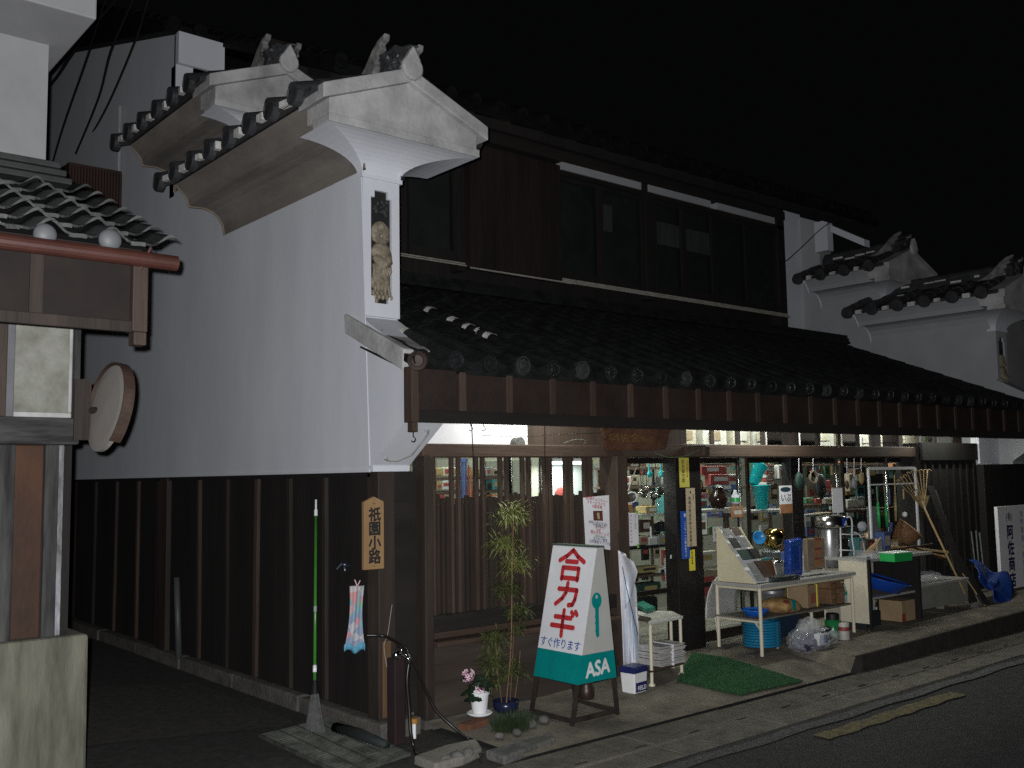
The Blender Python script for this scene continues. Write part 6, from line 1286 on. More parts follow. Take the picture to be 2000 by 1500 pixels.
b = MB(); b.tube([c+Z_*78*s_+V((-16*s_,-14*s_,0)), c+Z_*102*s_+V((-10*s_,0,0)), c+Z_*102*s_+V((12*s_,0,0))], .004, 6); b.build('handle', steel, t)
# white wire rack with wrapped goods
c = on(1672,1106); s_ = mpp(c); t = thing('wire_rack', 'white tube plate rack holding clear wrapped goods on the table', 'rack', c); wt = colour('white_tube', (.75,.75,.75), .4)
wr = MB(); fr = [(1642,1012),(1661,1010),(1665,1030),(1668,1103)]; Yr = c.y
P = lambda px,py,dy=0: at(px,py,Y=Yr+dy)
for p_ in ([(1641,1014),(1652,1011),(1661,1011),(1664,1022),(1664,1050),(1668,1078),(1667,1104)], [(1641,1014),(1642,1060),(1643,1104)], [(1668,1040),(1680,1046),(1686,1066),(1690,1084),(1697,1104)]): wr.tube(spline([P(*q) for q in p_],5), .008, 8)
for y in (1027,1043,1074): wr.tube([P(1640,y),P(1668,y+1)] if y < 1040 else [P(1640,y),P(1690,y+2)], .006, 8)
wr.build('frame', wt, t, smooth=True)
b = MB()
for px,py,r in ((1652,1060,.05),(1656,1090,.05),(1680,1095,.045),(1684,1028,.05)): b.blob(P(px,py,.05), (r*1.2,r*.8,r), 3, .07)
b.build('wrapped_goods', film_mat('crinkled_film', (.55,.55,.6), .5), t)
# folded net package
c = V((TX0+.34, TY0+.08, TZ)); b = MB(); 
for k in range(3): b.rbox(c+V((.05+.01*k,.0,.009+.014*k)), (.36-.02*k,.15,.013), rz(-.15+.05*k))
tag(b.build('folded_net', mat('green_grey_net', (.045,.055,.05), .35, .5, 60, .6, 120), None, bevel=.005), 'folded dark green net in clear wrap lying on the table front', 'net')
# goods under the long table
TSs = TS+.014
def on2(px,py): return at(px,py,Z=TSs)
def basin(c, r, h, m, lab, M=None, name='basin'):
    t = thing(name, lab, 'basin', c); b = MB(); b.lathe(c, [(r*.72,0),(r*.95,h*.9),(r,h),(r*1.06,h),(r*1.06,h-.008),(r*.98,h-.01)], 32, M); b.lathe(c, [(.001,.008),(r*.7,.008),(r*.93,h*.92)], 32, M, cap=False); b.build('body', m, t, smooth=True)
    b = MB(); b.lathe(c, [(r*.80,h*.38),(r*.83,h*.42)], 32, M, cap=False); b.build('rib', m, t); return t
c = on2(1449,1203); s_ = mpp(c); c = V((TX0+.19,TY0+.2,TSs)); basin(c, .115, .055, mat('bright_blue_plastic', (.012,.13,.55), .3, .05, 9), 'bright blue plastic basins nested on the lower shelf of the table')
c = V((TX0+.52,TY0+.17,TSs)); t = thing('soil_bag', 'orange and green printed sack slumped on the lower table shelf', 'sack', c); b = MB(); b.blob(c+V((0,.0,.055)), (.25,.13,.075), 3, .06, rotm(.12,'Y')); b.build('sack', mat('printed_sack', (.20,.09,.04), .5, 0, 14, .4, 25, col2=(.48,.33,.13), detail=4), t, smooth=True)
b = MB(); b.grid(lambda u,v: c+V((-.02+.05*u+.03*v, -.135+.03*v*v, .03+.08*v)), 4, 5); b.build('green_band', teal, t, solid=.003); b = MB(); b.blob(c+V((-.06,-.09,.095)), (.06,.03,.02), 2); b.build('red_print', pm('red'), t)
c = V((TX0+.62,TY0+.33,TSs)); t = thing('aluminium_pot', 'dull aluminium pot with domed lid behind the printed sack', 'pot', c); b = MB(); b.lathe(c, [(.12,0),(.13,.02),(.13,.15),(.135,.155)], 30); b.build('body', plain('dull_aluminium', (.38,.38,.38), .4, .8), t, smooth=True); b = MB(); b.lathe(c+Z_*.157, [(.135,0),(.11,.025),(.05,.04),(.001,.042)], 30); b.tube([c+V((0,0,.195)), c+V((0,0,.225))], .014, 10); b.build('lid', MATS['dull_aluminium'], t, smooth=True)
c = V((TX0+.98,TY0+.24,TSs)); t = thing('tied_carton', 'brown carton tied with yellow string on the lower table shelf', 'box', c); b = MB(); b.rbox(c+Z_*.10,(.22,.2,.20), rz(.1)); b.build('body', carton, t, bevel=.005); b = MB()
for dx in (-.09,.06): b.rbox(c+V((dx,0,.10)),(.006,.206,.206), rz(.1))
b.build('yellow_string', yellow_p, t); b = MB(); b.rbox(c+V((0,-.103,.08)),(.10,.002,.09), rz(.1)); b.build('red_print', colour('faded_red', (.28,.10,.07), .7), t)
c = V((TX0+1.30,TY0+.2,TSs)); t = thing('firewood_bundle', 'stack of split wood kindling beside the tied carton', 'wood', c)
for k in range(20):
    b = MB(); b.rbox(c+V((-.09+.058*(k%4)+random.uniform(-.006,.006), 0, .028+.048*(k//4))), (.05,.24,.044), rz(random.uniform(-.05,.05)) @ rotm(random.uniform(-.15,.15),'Y')); b.build('stick', mat('split_wood', (.16,.09,.045), .8, .4, 7, .3, 40), t)
c = V((TX0+1.52,TY0+.16,TSs)); t = thing('spray_can', 'pale blue can with green band at the end of the lower shelf', 'can', c); b = MB(); b.lathe(c, [(.032,0),(.033,.10),(.028,.115),(.02,.15),(.016,.17)], 18); b.build('body', colour('pale_blue_can', (.28,.42,.46), .3), t, smooth=True); b = MB(); b.lathe(c+Z_*.06, [(.0345,0),(.0345,.035)], 18, cap=False); b.build('band', teal, t)
c = V((TX0+1.12,TY0+.38,TSs)); t = thing('frying_pan', 'dark pan with red handle tucked behind the tied carton', 'pan', c+Z_*.20); b = MB(); b.lathe(c+Z_*.205, [(.10,0),(.13,.03),(.135,.032)], 24); b.build('pan', plain('black_iron_pan', (.012,.012,.012), .3), t); b = MB(); b.tube([c+V((-.05,-.13,.235)), c+V((.06,-.20,.24))], .012, 8); b.build('handle', pm('red'), t)
# hose coil
hc = gp(1490,1277); hc = V((TX0+.30, TY0+.22, gz(TX0+.3,TY0+.2)+.014)); hm = mat('blue_garden_hose', (.012,.15,.27), .25, .15, 9)
t = thing('hose_coil', 'coil of glossy blue garden hose under the table end', 'hose', hc); b = MB(); ringp = []
for k in range(24*9+1): a = k*2*math.pi/24; ringp.append(hc+V((math.cos(a)*.155, math.sin(a)*.155, .012+.0235*k/24)))
b.tube(ringp, .0122, 8); b.build('outer_coil', hm, t, smooth=True)
b = MB(); b.tube([hc+V((math.cos(k*.2618)*.128, math.sin(k*.2618)*.128, .012+.0235*k/24)) for k in range(24*9+1)], .0122, 8); b.build('inner_coil', hm, t, smooth=True)
b = MB(); b.rbox(hc+V((0,-.157,.115)),(.02,.008,.23)); b.rbox(hc+V((.13,.09,.115)),(.012,.012,.23), rz(.6)); b.build('tie', film, t)
# clear bag of goods
gb = gp(1585,1270); t = thing('goods_bag', 'clear plastic bag of dark cables and boxes on the pavement', 'bag', gb); b = MB(); b.blob(gb+V((.0,.02,.09)), (.25,.15,.12), 4, .045); b.blob(gb+V((.05,.05,.19)), (.13,.09,.08), 3, .08); b.build('bag', film, t)
b = MB(); b.tube([gb+V((.13+math.cos(k*.5)*.09, -.02+math.sin(k*.5)*.07, .03+.006*k)) for k in range(26)], .010, 6); b.build('cable', pm('black'), t); b = MB(); b.rbox(gb+V((.03,-.07,.10)),(.16,.05,.09), rz(.2)@rotm(.1,'X')); b.build('white_box', paper, t); b = MB(); b.rbox(gb+V((.075,-.088,.10)),(.06,.03,.06), rz(.2)); b.build('blue_print', pm('blue'), t); b = MB(); b.blob(gb+V((-.10,0,.07)),(.12,.11,.07),3,.1); b.blob(gb+V((.08,.04,.08)),(.13,.09,.08),3,.1); b.build('dark_cloth', colour('dark_violet_cloth', (.03,.025,.06), .8), t)
c = gp(1628,1248); t = thing('bottle_pack', 'green bottle with black cap standing behind the clear bag', 'bottle', c+V((0,.05,0))); c = c+V((0,.05,0)); c = c+V((.03,-.03,0)); b = MB(); b.lathe(c, [(.065,0),(.07,.02),(.07,.16),(.05,.175)], 20); b.build('body', plain('green_bottle', (.015,.18,.05), .2), t, smooth=True); b = MB(); b.lathe(c+Z_*.166, [(.058,0),(.058,.055),(.05,.06)], 20); b.build('cap', pm('black'), t)
c = gp(1655,1252)+V((0,.03,0)); t = thing('white_can', 'white can with red band next to the green bottle', 'can', c); b = MB(); b.lathe(c, [(.048,0),(.05,.012),(.05,.15),(.045,.16)], 20); b.build('body', colour('grubby_white_can', (.40,.38,.34), .45), t, smooth=True); b = MB(); b.lathe(c+Z_*.09, [(.0512,0),(.0512,.035)], 20, cap=False); b.build('red_band', pm('red'), t)
# curved clear sheet leaning behind the table
b = MB(); Lc = [(1412,1121),(1400,1128),(1390,1141),(1383,1158),(1379,1180),(1378,1207)]
def sh_fn(u, v):
    k = min(int(v*5), 4); f = v*5-k; lx_, ly_ = Lc[k][0]+(Lc[k+1][0]-Lc[k][0])*f, Lc[k][1]+(Lc[k+1][1]-Lc[k][1])*f
    return at(lx_+(1440-lx_)*u, ly_+6*u*(1-v), Y=TY1+.03+.05*u)
b.grid(sh_fn, 8, 20); t = tag(b.build('clear_shield', film_mat('milky_sheet', (.42,.42,.41), .75), None, smooth=True, solid=.004), 'milky curved plastic shield leaning behind the table end', 'shield')
b = MB(); b.tube([sh_fn(0, k/20)+V((0,-.004,0)) for k in range(21)], .006, 6); b.build('rim', colour('pale_rim', (.5,.52,.48), .3), t)
b = MB(); b.tube([at(1397,1205,Y=TY1+.02), at(1403,1256,Y=TY1-.02)], .004, 6); o = b.build('stake', white_paint, t)
# ------------------------------------------------------------ shelving counter to the right of the table
CX0 = TX1+.06; cs = lambda px,py: at(px,py,Y=TY0+.02)
S0 = at(1702,1232,Z=gz(5.4,0)+.012); SX0 = S0.x; SY0 = S0.y; SZ1 = height_at(S0,1098); SX1 = at(1797,1200,Y=SY0).x; SX2 = at(1885,1160,Y=SY0+.05).x
sh_ = thing('shelf_counter', 'cream panelled shelf counter with dark edges right of the long table', 'counter', (SX0,SY0,gz(6,0)+.012)); zg_ = gz(6,0)+.015
b = MB(); b.box(SX0-.02,SX0,SY0+.005,SY0+.30,zg_+.05,SZ1); b.build('end_panel', cream, sh_)
b = MB(); b.box(SX0-.018,SX0+.012,SY0-.02,SY0+.003,zg_,SZ1+.05); b.build('edge_post', wood_dark, sh_); b = MB(); b.box(SX1-.015,SX1+.015,SY0-.02,SY0+.45,zg_,SZ1); b.build('divider', wood_dark, sh_)
b = MB(); b.box(SX0,SX1+.3,SY0-.01,SY0+.5,SZ1,SZ1+.025); b.build('counter_top', greyboard, sh_)
zm = zg_+(SZ1-zg_)*.42
b = MB(); b.box(SX0+.015,SX1-.016,SY0+.03,SY0+.5,zm,zm+.02); b.build('middle_shelf', greyboard, sh_)
b = MB(); b.box(SX0+.001,SX1-.016,SY0+.47,SY0+.49,zg_,SZ1-.001); b.build('back_panel', cream, sh_)
zz_ = height_at(V((SX1+.4,SY0,zg_)),1138); b = MB(); b.box(SX1+.016,SX2,SY0,SY0+.45,zz_-.02,zz_); b.build('low_top', greyboard, sh_); b = MB(); b.box(SX1+.016,SX2,SY0+.02,SY0+.04,zg_+.08,zz_-.021); b.build('low_front', mat('grey_panel', (.20,.20,.18), .6, .12, 6), sh_)
c = V(((SX0+SX1)/2-.02,SY0+.16,zm+.07)); basin(c, .27, .11, blue_pl, 'deep blue basin tipped on the middle shelf of the counter', rotm(.22,'X')@rotm(.15,'Y'))
c = V((SX0+.18,SY0+.2,zg_)); t = thing('crate', 'dark crate of clear bottles at the bottom of the counter', 'crate', c); b = MB(); b.box(c.x-.14,c.x+.14,c.y-.12,c.y+.12,c.z,c.z+.14); b.build('crate', colour('dark_green_crate', (.012,.02,.018), .6), t, bevel=.004); b = MB()
for k in range(6): b.blob(c+V((-.09+.09*(k%3),-.05+.09*(k//3),.16)), (.04,.04,.05), 2, .05)
b.build('clear_bottles', film_mat('pale_blue_film', (.35,.5,.6), .5), t)
c = V((SX1-.2,SY0+.12,zg_)); t = thing('carton', 'brown carton with red corner on the counter floor', 'box', c); b = MB(); b.box(c.x-.11,c.x+.15,c.y-.1,c.y+.14,c.z,c.z+.20); b.build('body', carton, t, bevel=.004); b = MB(); b.box(c.x-.113,c.x-.05,c.y-.103,c.y-.099,c.z,c.z+.08); b.build('red_corner', pm('red'), t); b = MB(); b.box(c.x-.0,c.x+.008,c.y-.102,c.y-.0995,c.z,c.z+.2); b.build('tape', pm('ochre'), t)
c = V((SX1+.12,SY0+.1,zz_)); bucket(c, .05,.065,.15, Matrix.Identity(3), 'blue pail of wooden handles on the low counter', m=blue_pl)
for k in range(5):
    b = MB(); d = V((random.uniform(-.05,.09),random.uniform(-.02,.03),.26)); o = c+V((-.03+.015*k,0,.01)); b.tube([o,o+d], .009, 8); b.tube([o+d,o+d*1.04], .011, 8); tag(b.build('wooden_stick', bamboo_c, None), ['leftmost','second','middle','fourth','rightmost'][k]+' pale wooden stick standing in the blue pail', 'stick', 'sticks in the blue pail')
c = V((SX1+.5,SY0+.15,zz_)); b = MB(); b.blob(c+Z_*.04,(.22,.1,.06),3,.08); tag(b.build('wrapped_pack', film, None), 'clear wrapped pack lying on the low counter', 'pack')
# things on the counter top
CZ = SZ1+.025
c = at(1762,1097,Z=CZ); t = thing('green_box', 'green box with white lid on the counter front', 'box', c); b = MB(); b.rbox(c+V((.04,.08,.038)),(.27,.16,.076), rz(-.1)); b.build('body', green_pl, t, bevel=.004); b = MB(); b.rbox(c+V((.04,.08,.080)),(.275,.165,.008), rz(-.1)); b.build('lid', colour('pale_lid', (.45,.5,.45), .5), t)
c = at(1712,1093,Z=CZ); t = thing('clear_bowl', 'clear wrapped bowl with wooden spatulas inside on the counter', 'bowl', c); b = MB(); b.lathe(c+V((.0,.1,0)), [(.08,0),(.12,.07),(.125,.075)], 24); b.build('bowl', film, t); b = MB()
for k in range(4): b.bar(c+V((-.08+.05*k,.1,.04)), c+V((-.02+.05*k,.02,.14+.02*k)), .014, .006)
b.build('spatulas', bamboo_c, t)
c = at(1722,1062,Z=CZ+.06); b = MB(); b.blob(c+V((.0,.12,.03)),(.14,.1,.09),3,.08); tag(b.build('brush_pack', mat('tan_bristle_pack', (.22,.12,.06), .4, .4, 20), None, smooth=True), 'tan wrapped pack of brushes behind the clear bowl', 'pack')
# tool stand
st0 = at(1703,1062,Y=.05); st1 = at(1795,1062,Y=.05); t0 = thing('tool_stand', 'white metal stand hung with brushes and tools behind the counter', 'stand', (st0.x,.05,CZ))
ztA = at(1704,918,Y=.05).z; ztB = at(1704,948,Y=.05).z

for sx in (st0.x, st1.x): b = MB(); b.box(sx-.012,sx+.012,.04,.06,CZ,ztA+.02); b.build('upright', wt, t0)
b = MB(); b.box(st0.x+.012,st1.x-.012,.045,.055,ztA,ztA+.03); b.build('top_rail', wt, t0); b = MB(); b.box(st0.x+.012,st1.x-.012,.045,.055,ztB,ztB+.014); b.build('hook_rail', wt, t0)
b = MB(); b.box(st0.x+.02,st0.x+.26,.09,.1,CZ+.02,ztB-.22); b.build('back_card', pm('grey'), t0)
HT = [(1712,'green','green twisted brush hanging leftmost on the stand',950,1030),(1727,'green','second green twisted brush on the stand',950,1030),(1737,'blue','blue handled brush with wide blue head on the stand',955,1030),(1747,'ochre','long tan brush hanging from the top rail',928,1018),(1764,'tan','round headed tool with pale ball on the stand',955,1005)]
for px,cc,lab,y0,y1 in HT:
    a_, c_ = at(px,y0,Y=.02), at(px+(6 if cc=='green' else 3),y1,Y=.02); t = thing('hanging_tool', lab, 'tool', a_, 'tools hanging on the white stand')
    b = MB(); b.tube([a_,a_.lerp(c_,.4)], .008, 8); b.build('handle', pm(cc) if cc != 'tan' else bamboo_c, t)
    b = MB()
    if cc == 'tan': b.blob(c_,(.028,.028,.028),3)
    elif cc == 'blue': b.rbox(c_,(.05,.025,.10))
    else: b.tube([a_.lerp(c_,.4), a_.lerp(c_,.7), c_], [.012,.018,.012], 8)
    b.build('head', green_pl if cc == 'green' else (white_paint if cc == 'tan' else pm(cc)), t, smooth=True)
# wicker basket
c = at(1778,1032,Y=.0); t = thing('wicker_basket', 'round tan wicker basket tilted behind the rake', 'basket', c); s_ = mpp(c); M3 = face_m((.45,-.5,.75)); b = MB(); b.lathe(c, [(12*s_,-38*s_),(22*s_,-20*s_),(26*s_,0),(25*s_,0),(20*s_,-18*s_)], 26, M3); b.build('body', mat('woven_wicker', (.15,.075,.035), .7, .45, 40, .6, 60), t, smooth=True); b = MB(); b.tube([c+M3@V((math.cos(k*.3142)*26*s_,math.sin(k*.3142)*26*s_,.004)) for k in range(21)], .006, 8); b.build('rim', bamboo_c, t)
# bamboo rake
r0 = at(1885,1160,Y=-.42); r1 = at(1806,994,Y=-.10); t = thing('bamboo_rake', 'pale bamboo rake leaning with its fan of tines upwards', 'rake', r0); dd = (r1-r0).normalized()
b = MB(); b.tube([r0,r1+dd*.10], .011, 8); b.build('handle', bamboo_c, t, smooth=True)
tips = [(1751,938),(1758,932),(1764,928),(1771,923),(1780,920),(1787,919),(1796,918),(1804,918),(1812,918)]
for k,(px,py) in enumerate(tips):
    tp_ = at(px,py,Y=.0); b = MB(); b.bar(r1+dd*.01, tp_, .009, .004); b.tube([tp_, tp_+V((-.008,-.03,.005)), tp_+V((-.006,-.045,-.01))], .004, 6); b.build('tine', bamboo_c, t)
b = MB(); vq = [r1, at(1793,966,Y=-.05), at(1817,966,Y=-.05)]; b.prism([r1-X_*.02, at(1781,970,Y=-.06), at(1816,968,Y=-.06), r1+X_*.02], (0,.006,0)); b.build('fan_web', mat('tan_bamboo_web', (.28,.19,.10), .6, .25, 14), t)
for f_ in (.25,.55):
    a_, c_ = r1.lerp(at(1758,930,Y=0),f_), r1.lerp(at(1814,918,Y=0),f_); b = MB(); b.tube([a_,c_], .004, 6); b.build('binding', iron, t)
# long things leaning in the corner
def lean(p, q, w, d, m, name, lab, cat, group=None, tube=False):
    b = MB(); b.tube([p,q], w/2, 10) if tube else b.bar(p,q,w,d); return tag(b.build(name, m, None, bevel=0 if tube else .004), lab, cat, group)
lean(at(1908,1195,Y=-.45), at(1815,950,Y=.08), .10, .03, wood_dark, 'plank', 'broad dark plank leaning beside the bamboo rake', 'plank')
lean(at(1862,1075,Y=-.1), at(1824,958,Y=.06), .055, .03, film_mat('dark_wrap', (.2,.2,.2), .6), 'wrapped_roll', 'dark roll in clear wrap leaning against the shutter box', 'roll', tube=True)
lean(at(1926,1180,Y=-.5), at(1868,1085,Y=-.2), .12, .02, plain('dark_board', (.010,.010,.010), .6), 'plank', 'black board leaning lowest against the blue tarpaulin', 'plank')
lean(at(1924,1184,Y=-.48), at(1880,1120,Y=-.35), .012, .012, bamboo_c, 'cane', 'thin bamboo cane under the rake handle', 'cane', tube=True)
GP = [(1897,1038,1905,1108),(1906,1036,1912,1106),(1913,1040,1920,1104)]
for k,(a0,b0,a1,b1) in enumerate(GP): lean(at(a1,b1,Y=.0), at(a0,b0,Y=.04), .018, .018, plain('pale_grey_tube', (.12,.125,.12), .5), 'plastic_tube', ['first pale grey tube against the dark wall','middle pale grey tube against the dark wall','last pale grey tube nearest the white sign'][k], 'tube', 'grey tubes against the dark wall', tube=True)
# blue tarpaulin
tq_ = [at(1885,1094,Y=-.12), at(1912,1092,Y=-.1), at(1965,1122,Y=-.15), at(1972,1182,Y=-.5), at(1935,1172,Y=-.5), at(1905,1130,Y=-.4)]
b = MB(); 
def tarp_fn(u,v):
    top = tq_[0].lerp(tq_[2],u); bot = tq_[5].lerp(tq_[3],u); p = top.lerp(bot,v); return p + V((.02*math.sin(9*v+5*u), -.05*math.sin(math.pi*v)*math.sin(6*u+1)-.03, .035*math.sin(8*u+3*v)))
b.grid(tarp_fn, 22, 18); tag(b.build('tarpaulin', tarp, None, smooth=True, solid=.006), 'crumpled blue tarpaulin draped over boards by the far sign', 'tarpaulin')
b = MB(); c = gp(1905,1188); b.blob(c+Z_*.03,(.07,.05,.04),2,.1); tag(b.build('stone', stone, None), 'grey stone block at the foot of the leaning planks', 'stone'); b = MB(); c = gp(1838,1190); b.rbox(c+Z_*.03,(.10,.08,.06),rz(.3)); tag(b.build('block', concrete, None, bevel=.01), 'small concrete block on the pavement below the counter', 'block')
# shop name sign
Ys = -.16; a, c = at(1953,1155,Y=Ys), at(2016,985,Y=Ys); b0 = at(1946,985,Y=Ys)
ns = thing('shop_sign', 'white upright shop sign with navy Japanese characters at the far end', 'sign', (a.x,Ys,a.z)); 
b = MB(); b.box(b0.x+.02, c.x, Ys, Ys+.04, a.z, c.z); b.build('panel', mat('white_sign_panel', (.80,.77,.77), .5, .05, 6), ns, bevel=.003)
hS = c.z-a.z; b = MB(); xs_ = at(1973,1050,Y=Ys).x
b.text('(有)', (xs_, Ys, c.z-hS*.17), X_, Z_, hS*.11, .02, 'CENTER', .95, .002); b.vtext('阿佐商店', (xs_, Ys, c.z-hS*.225), X_, Z_, hS*.185, 1.04, .04, 1.0, .002); b.build('lettering', ink_navy, ns)
b = MB(); b.vtext('金物雑貨・厨房用品', (at(1997,1050,Y=Ys).x, Ys, c.z-hS*.06), X_, Z_, hS*.085, 1.2, .0, 1, .002); b.build('side_lettering', ink_navy, ns)
b = MB(); b.box(b0.x+.05,b0.x+.09,Ys+.005,Ys+.035,gz(9,0),a.z-.001); b.box(c.x-.09,c.x-.05,Ys+.005,Ys+.035,gz(9,0),a.z-.001); b.build('leg', iron, ns)
# cables on the far wall
b = MB(); b.tube(spline([at(1524,475,Y=2.2), at(1530,510,Y=2.2), at(1560,488,Y=2.4), at(1600,450,Y=2.3), at(1625,432,Y=2.0)]), .006, 6); tag(b.build('overhead_cable', MATS['black_cable'], None, smooth=True), 'thin cable looping from the upper window post to the far fire wall', 'cable')
# wires under the eave
for a_, c_, lab in ((at(921,828,Y=-.1), at(926,930,Y=-.1), 'thin wire hanging from the eave hook over the lattice'),(at(1064,832,Y=-.1), at(1064,925,Y=-.1), 'second thin wire hanging over the lattice')):
    b = MB(); b.tube([a_,c_], .0035, 6); tag(b.build('hanging_wire', iron, None), lab, 'wire')
b = MB(); b.tube(spline([at(940,850,Y=.15), at(1020,853,Y=.14), at(1100,848,Y=.12), at(1200,845,Y=.08)]), .002, 6); tag(b.build('washing_line', steel, None), 'slack line strung under the eave above the lattice', 'wire')
b = MB(); b.tube(spline([at(1100,866,Y=.15), at(1125,858,Y=.12), at(1145,861,Y=.1), at(1140,867,Y=.12)]), .003, 6); tag(b.build('cable', colour('greenish_cable', (.10,.11,.08), .6), None), 'loose loop of cable lying on the lattice beam', 'cable')
b = MB(); b.tube(spline([at(1278,884,Y=.05), at(1305,893,Y=.03), at(1340,890,Y=.03), at(1378,872,Y=0)]), .0022, 6); tag(b.build('string', colour('green_string', (.10,.22,.10), .6), None), 'green string drooping below the old shop board', 'string')

# more stock crowded on and round the counters
random.seed(31)
for k,(x0,y0,x1,y1) in enumerate([(1742,1066,1840,1086),(1760,1060,1835,1088),(1765,1068,1845,1078),(1730,1075,1815,1064)]):
    a_, c_ = at(x0,y0,Y=SY0+.25), at(x1,y1,Y=SY0+.12); b = MB(); b.tube([a_,c_], .011, 8); b.tube([c_, c_+(c_-a_).normalized()*.05], .015, 8)
    tag(b.build('wooden_tool', wood_orange if k % 2 else bamboo_c, None), ['long wooden tool lying furthest left across the counter','second long tool with orange wooden shaft on the counter','pale wooden tool reaching past the rake handle','orange shafted tool crossing the others on the counter'][k], 'tool', 'wooden tools lying on the counter')
for k,(px,py) in enumerate([(1646,1106),(1590,1119)]):
    pass
c = V((TX0+.80, TY1-.09, TZ)); t = thing('saucepan', 'grey saucepan with lid behind the deep blue package', 'pan', c); b = MB(); b.lathe(c, [(.08,0),(.09,.02),(.09,.11),(.095,.112)], 24); b.build('body', MATS['dull_aluminium'], t, smooth=True); b = MB(); b.lathe(c+Z_*.113, [(.094,0),(.06,.022),(.001,.03)], 24); b.blob(c+Z_*.15,(.012,.012,.012),2); b.build('lid', steel, t, smooth=True)
c = V((TX1-.30, TY1-.10, TZ)); t = thing('wrapped_bowls', 'stack of bowls in crinkled clear wrap behind the wire rack', 'bowls', c); b = MB()
for k in range(5): b.lathe(c+Z_*.022*k, [(.04,0),(.085,.045),(.09,.048)], 20, cap=False)
b.build('bowls', paper, t, solid=.003); b = MB(); b.blob(c+Z_*.08, (.11,.11,.11), 3, .05); b.build('wrap', film, t)
c = V((TX1-.02, TY1-.05, TZ)); t = thing('clear_package', 'shiny clear package slumped at the far end of the table', 'package', c); b = MB(); b.blob(c+Z_*.06,(.12,.09,.08),3,.09); b.build('wrap', film, t); b = MB(); b.rbox(c+Z_*.05,(.12,.08,.06),rz(.4)); b.build('contents', pm('brown'), t)
gb2 = gp(1622,1262); t = thing('goods_bag', 'small clear bag with brown contents at the far side of the large bag', 'bag', gb2); b = MB(); b.blob(gb2+V((.02,.05,.07)),(.13,.1,.085),3,.07); b.build('bag', film, t); b = MB(); b.blob(gb2+V((.02,.05,.05)),(.1,.075,.05),2,.1); b.build('contents', pm('brown'), t)
c = V((TX0+.85,TY1-.04,gz(4.5,0)+.015)); t = thing('storage_tub', 'dark storage tub of cans on the ground under the table', 'tub', c); b = MB(); b.hexa([(c.x-.18,c.y-.12,c.z),(c.x+.18,c.y-.12,c.z),(c.x+.18,c.y+.12,c.z),(c.x-.18,c.y+.12,c.z)],[(c.x-.21,c.y-.14,c.z+.2),(c.x+.21,c.y-.14,c.z+.2),(c.x+.21,c.y+.14,c.z+.2),(c.x-.21,c.y+.14,c.z+.2)]); b.build('tub', colour('dark_blue_tub', (.015,.03,.06), .5), t, bevel=.01)
b = MB()
for k in range(6): b.lathe(c+V((-.12+.12*(k%3), -.05+.1*(k//3), .14)), [(.045,0),(.045,.12),(.04,.125)], 14)
b.build('cans', pm('teal'), t)
for k in range(5):
    lean(at(1850+8*k,1105+9*k,Y=-.1-.03*k), at(1826+5*k,985+6*k,Y=.07), .022, .02, [wood_dark, MATS['dark_board'], wood_brown_v][k % 3], 'broom_pole', ['first','second','third','fourth','last'][k]+' dark pole of the bundle leaning on the shutter box', 'pole', 'dark poles leaning on the shutter box', tube=True)
# second fold of the tarpaulin with the board across it
b = MB(); q_ = [at(1920,1138,Y=-.38), at(1950,1132,Y=-.3), at(1976,1186,Y=-.52), at(1952,1178,Y=-.55)]
b.grid(lambda u,v: q_[0].lerp(q_[1],u).lerp(q_[3].lerp(q_[2],u),v)+V((0,-.04*math.sin(5*v+3*u),.02*math.sin(9*u))), 10, 12); tag(b.build('tarpaulin', tarp, None, smooth=True, solid=.006), 'lower torn fold of blue tarpaulin hanging to the kerb', 'tarpaulin')

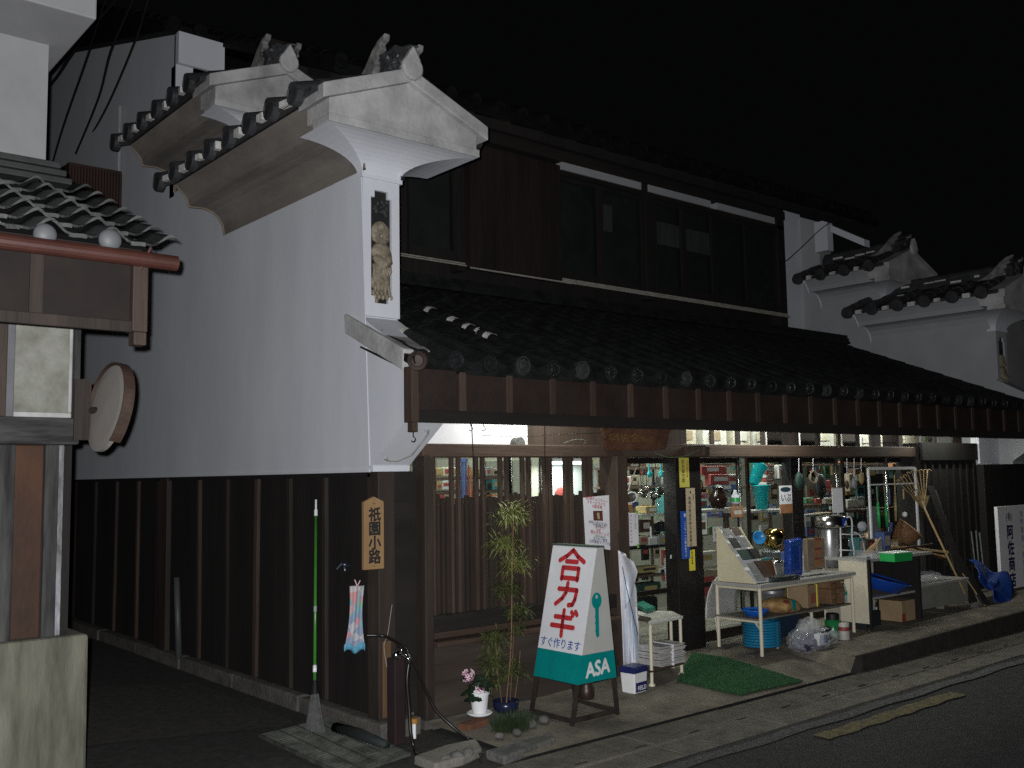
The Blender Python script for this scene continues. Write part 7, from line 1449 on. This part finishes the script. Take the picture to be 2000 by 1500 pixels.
# back row of stock on the table and counter, and things hung from the lintel
random.seed(44); x = TX0+.30; k = 0
NM = ['grey','tan','white','teal','brown','cream','blue','ochre','grey','tan','white','dark green','cream','red']; ORW = ['first','second','third','fourth','fifth','sixth','seventh','eighth','ninth','tenth','eleventh','twelfth','thirteenth','fourteenth']
while x < TX1-.1 and k < 14:
    w, h = random.uniform(.08,.17), random.uniform(.10,.24); c = V((x+w/2, TY1-.035, TZ+h/2))
    t = thing('goods_box', '%s carton, %s along the back edge of the long table' % (NM[k], ORW[k]), 'box', c-Z_*h/2, 'cartons along the back of the table'); M = rz(random.uniform(-.2,.2))
    b = MB(); b.rbox(c,(w,.07,h),M); b.build('body', pm(NM[k]), t, bevel=.004); b = MB(); b.rbox(c+M@V((0,-.0356,h*.05)),(w*.7,.0012,h*.5),M); b.build('print', pm(random.choice(['white','red','cream','ochre','teal'])), t); x += w+.012; k += 1
x = SX0+.42; k = 0
while x < SX1+.25 and k < 8:
    w, h = random.uniform(.10,.2), random.uniform(.08,.2); c = V((x+w/2, SY0+.40, CZ+h/2))
    t = thing('goods_box', '%s carton, %s along the back of the shelf counter' % (NM[k+3], ORW[k]), 'box', c-Z_*h/2, 'cartons along the back of the counter'); M = rz(random.uniform(-.2,.2))
    b = MB(); b.rbox(c,(w,.1,h),M); b.build('body', pm(NM[k+3]), t, bevel=.004); b = MB(); b.rbox(c+M@V((0,-.0506,h*.05)),(w*.7,.0012,h*.5),M); b.build('print', pm(random.choice(['white','red','cream','ochre'])), t); x += w+.02; k += 1
HG = [(1560,'green net bag','dark green',26,.07),(1588,'tan coil of rope','tan',20,.06),(1654,'brown brush','brown',40,.035),(1668,'grey glove pair','grey',34,.05),(1682,'ochre sponge pack','ochre',24,.05)]
for px, nm, cc, ln, r in HG:
    top = at(px, 895, Y=.19); c = at(px, 900+ln, Y=.19); t = thing('hanging_item', nm+' hanging from the lintel over the far doors', 'goods', top, 'things hanging from the lintel')
    b = MB(); b.tube([top,c], .003, 6); b.build('cord', paper, t); b = MB()
    if 'rope' in nm: b.tube([c+V((math.cos(k*.4)*r, .01*math.sin(k), math.sin(k*.4)*r-r)) for k in range(40)], .007, 6)
    else: b.blob(c-Z_*r, (r*.8,r*.5,r*1.3), 3, .1)
    b.build('body', pm(cc), t, smooth=True)
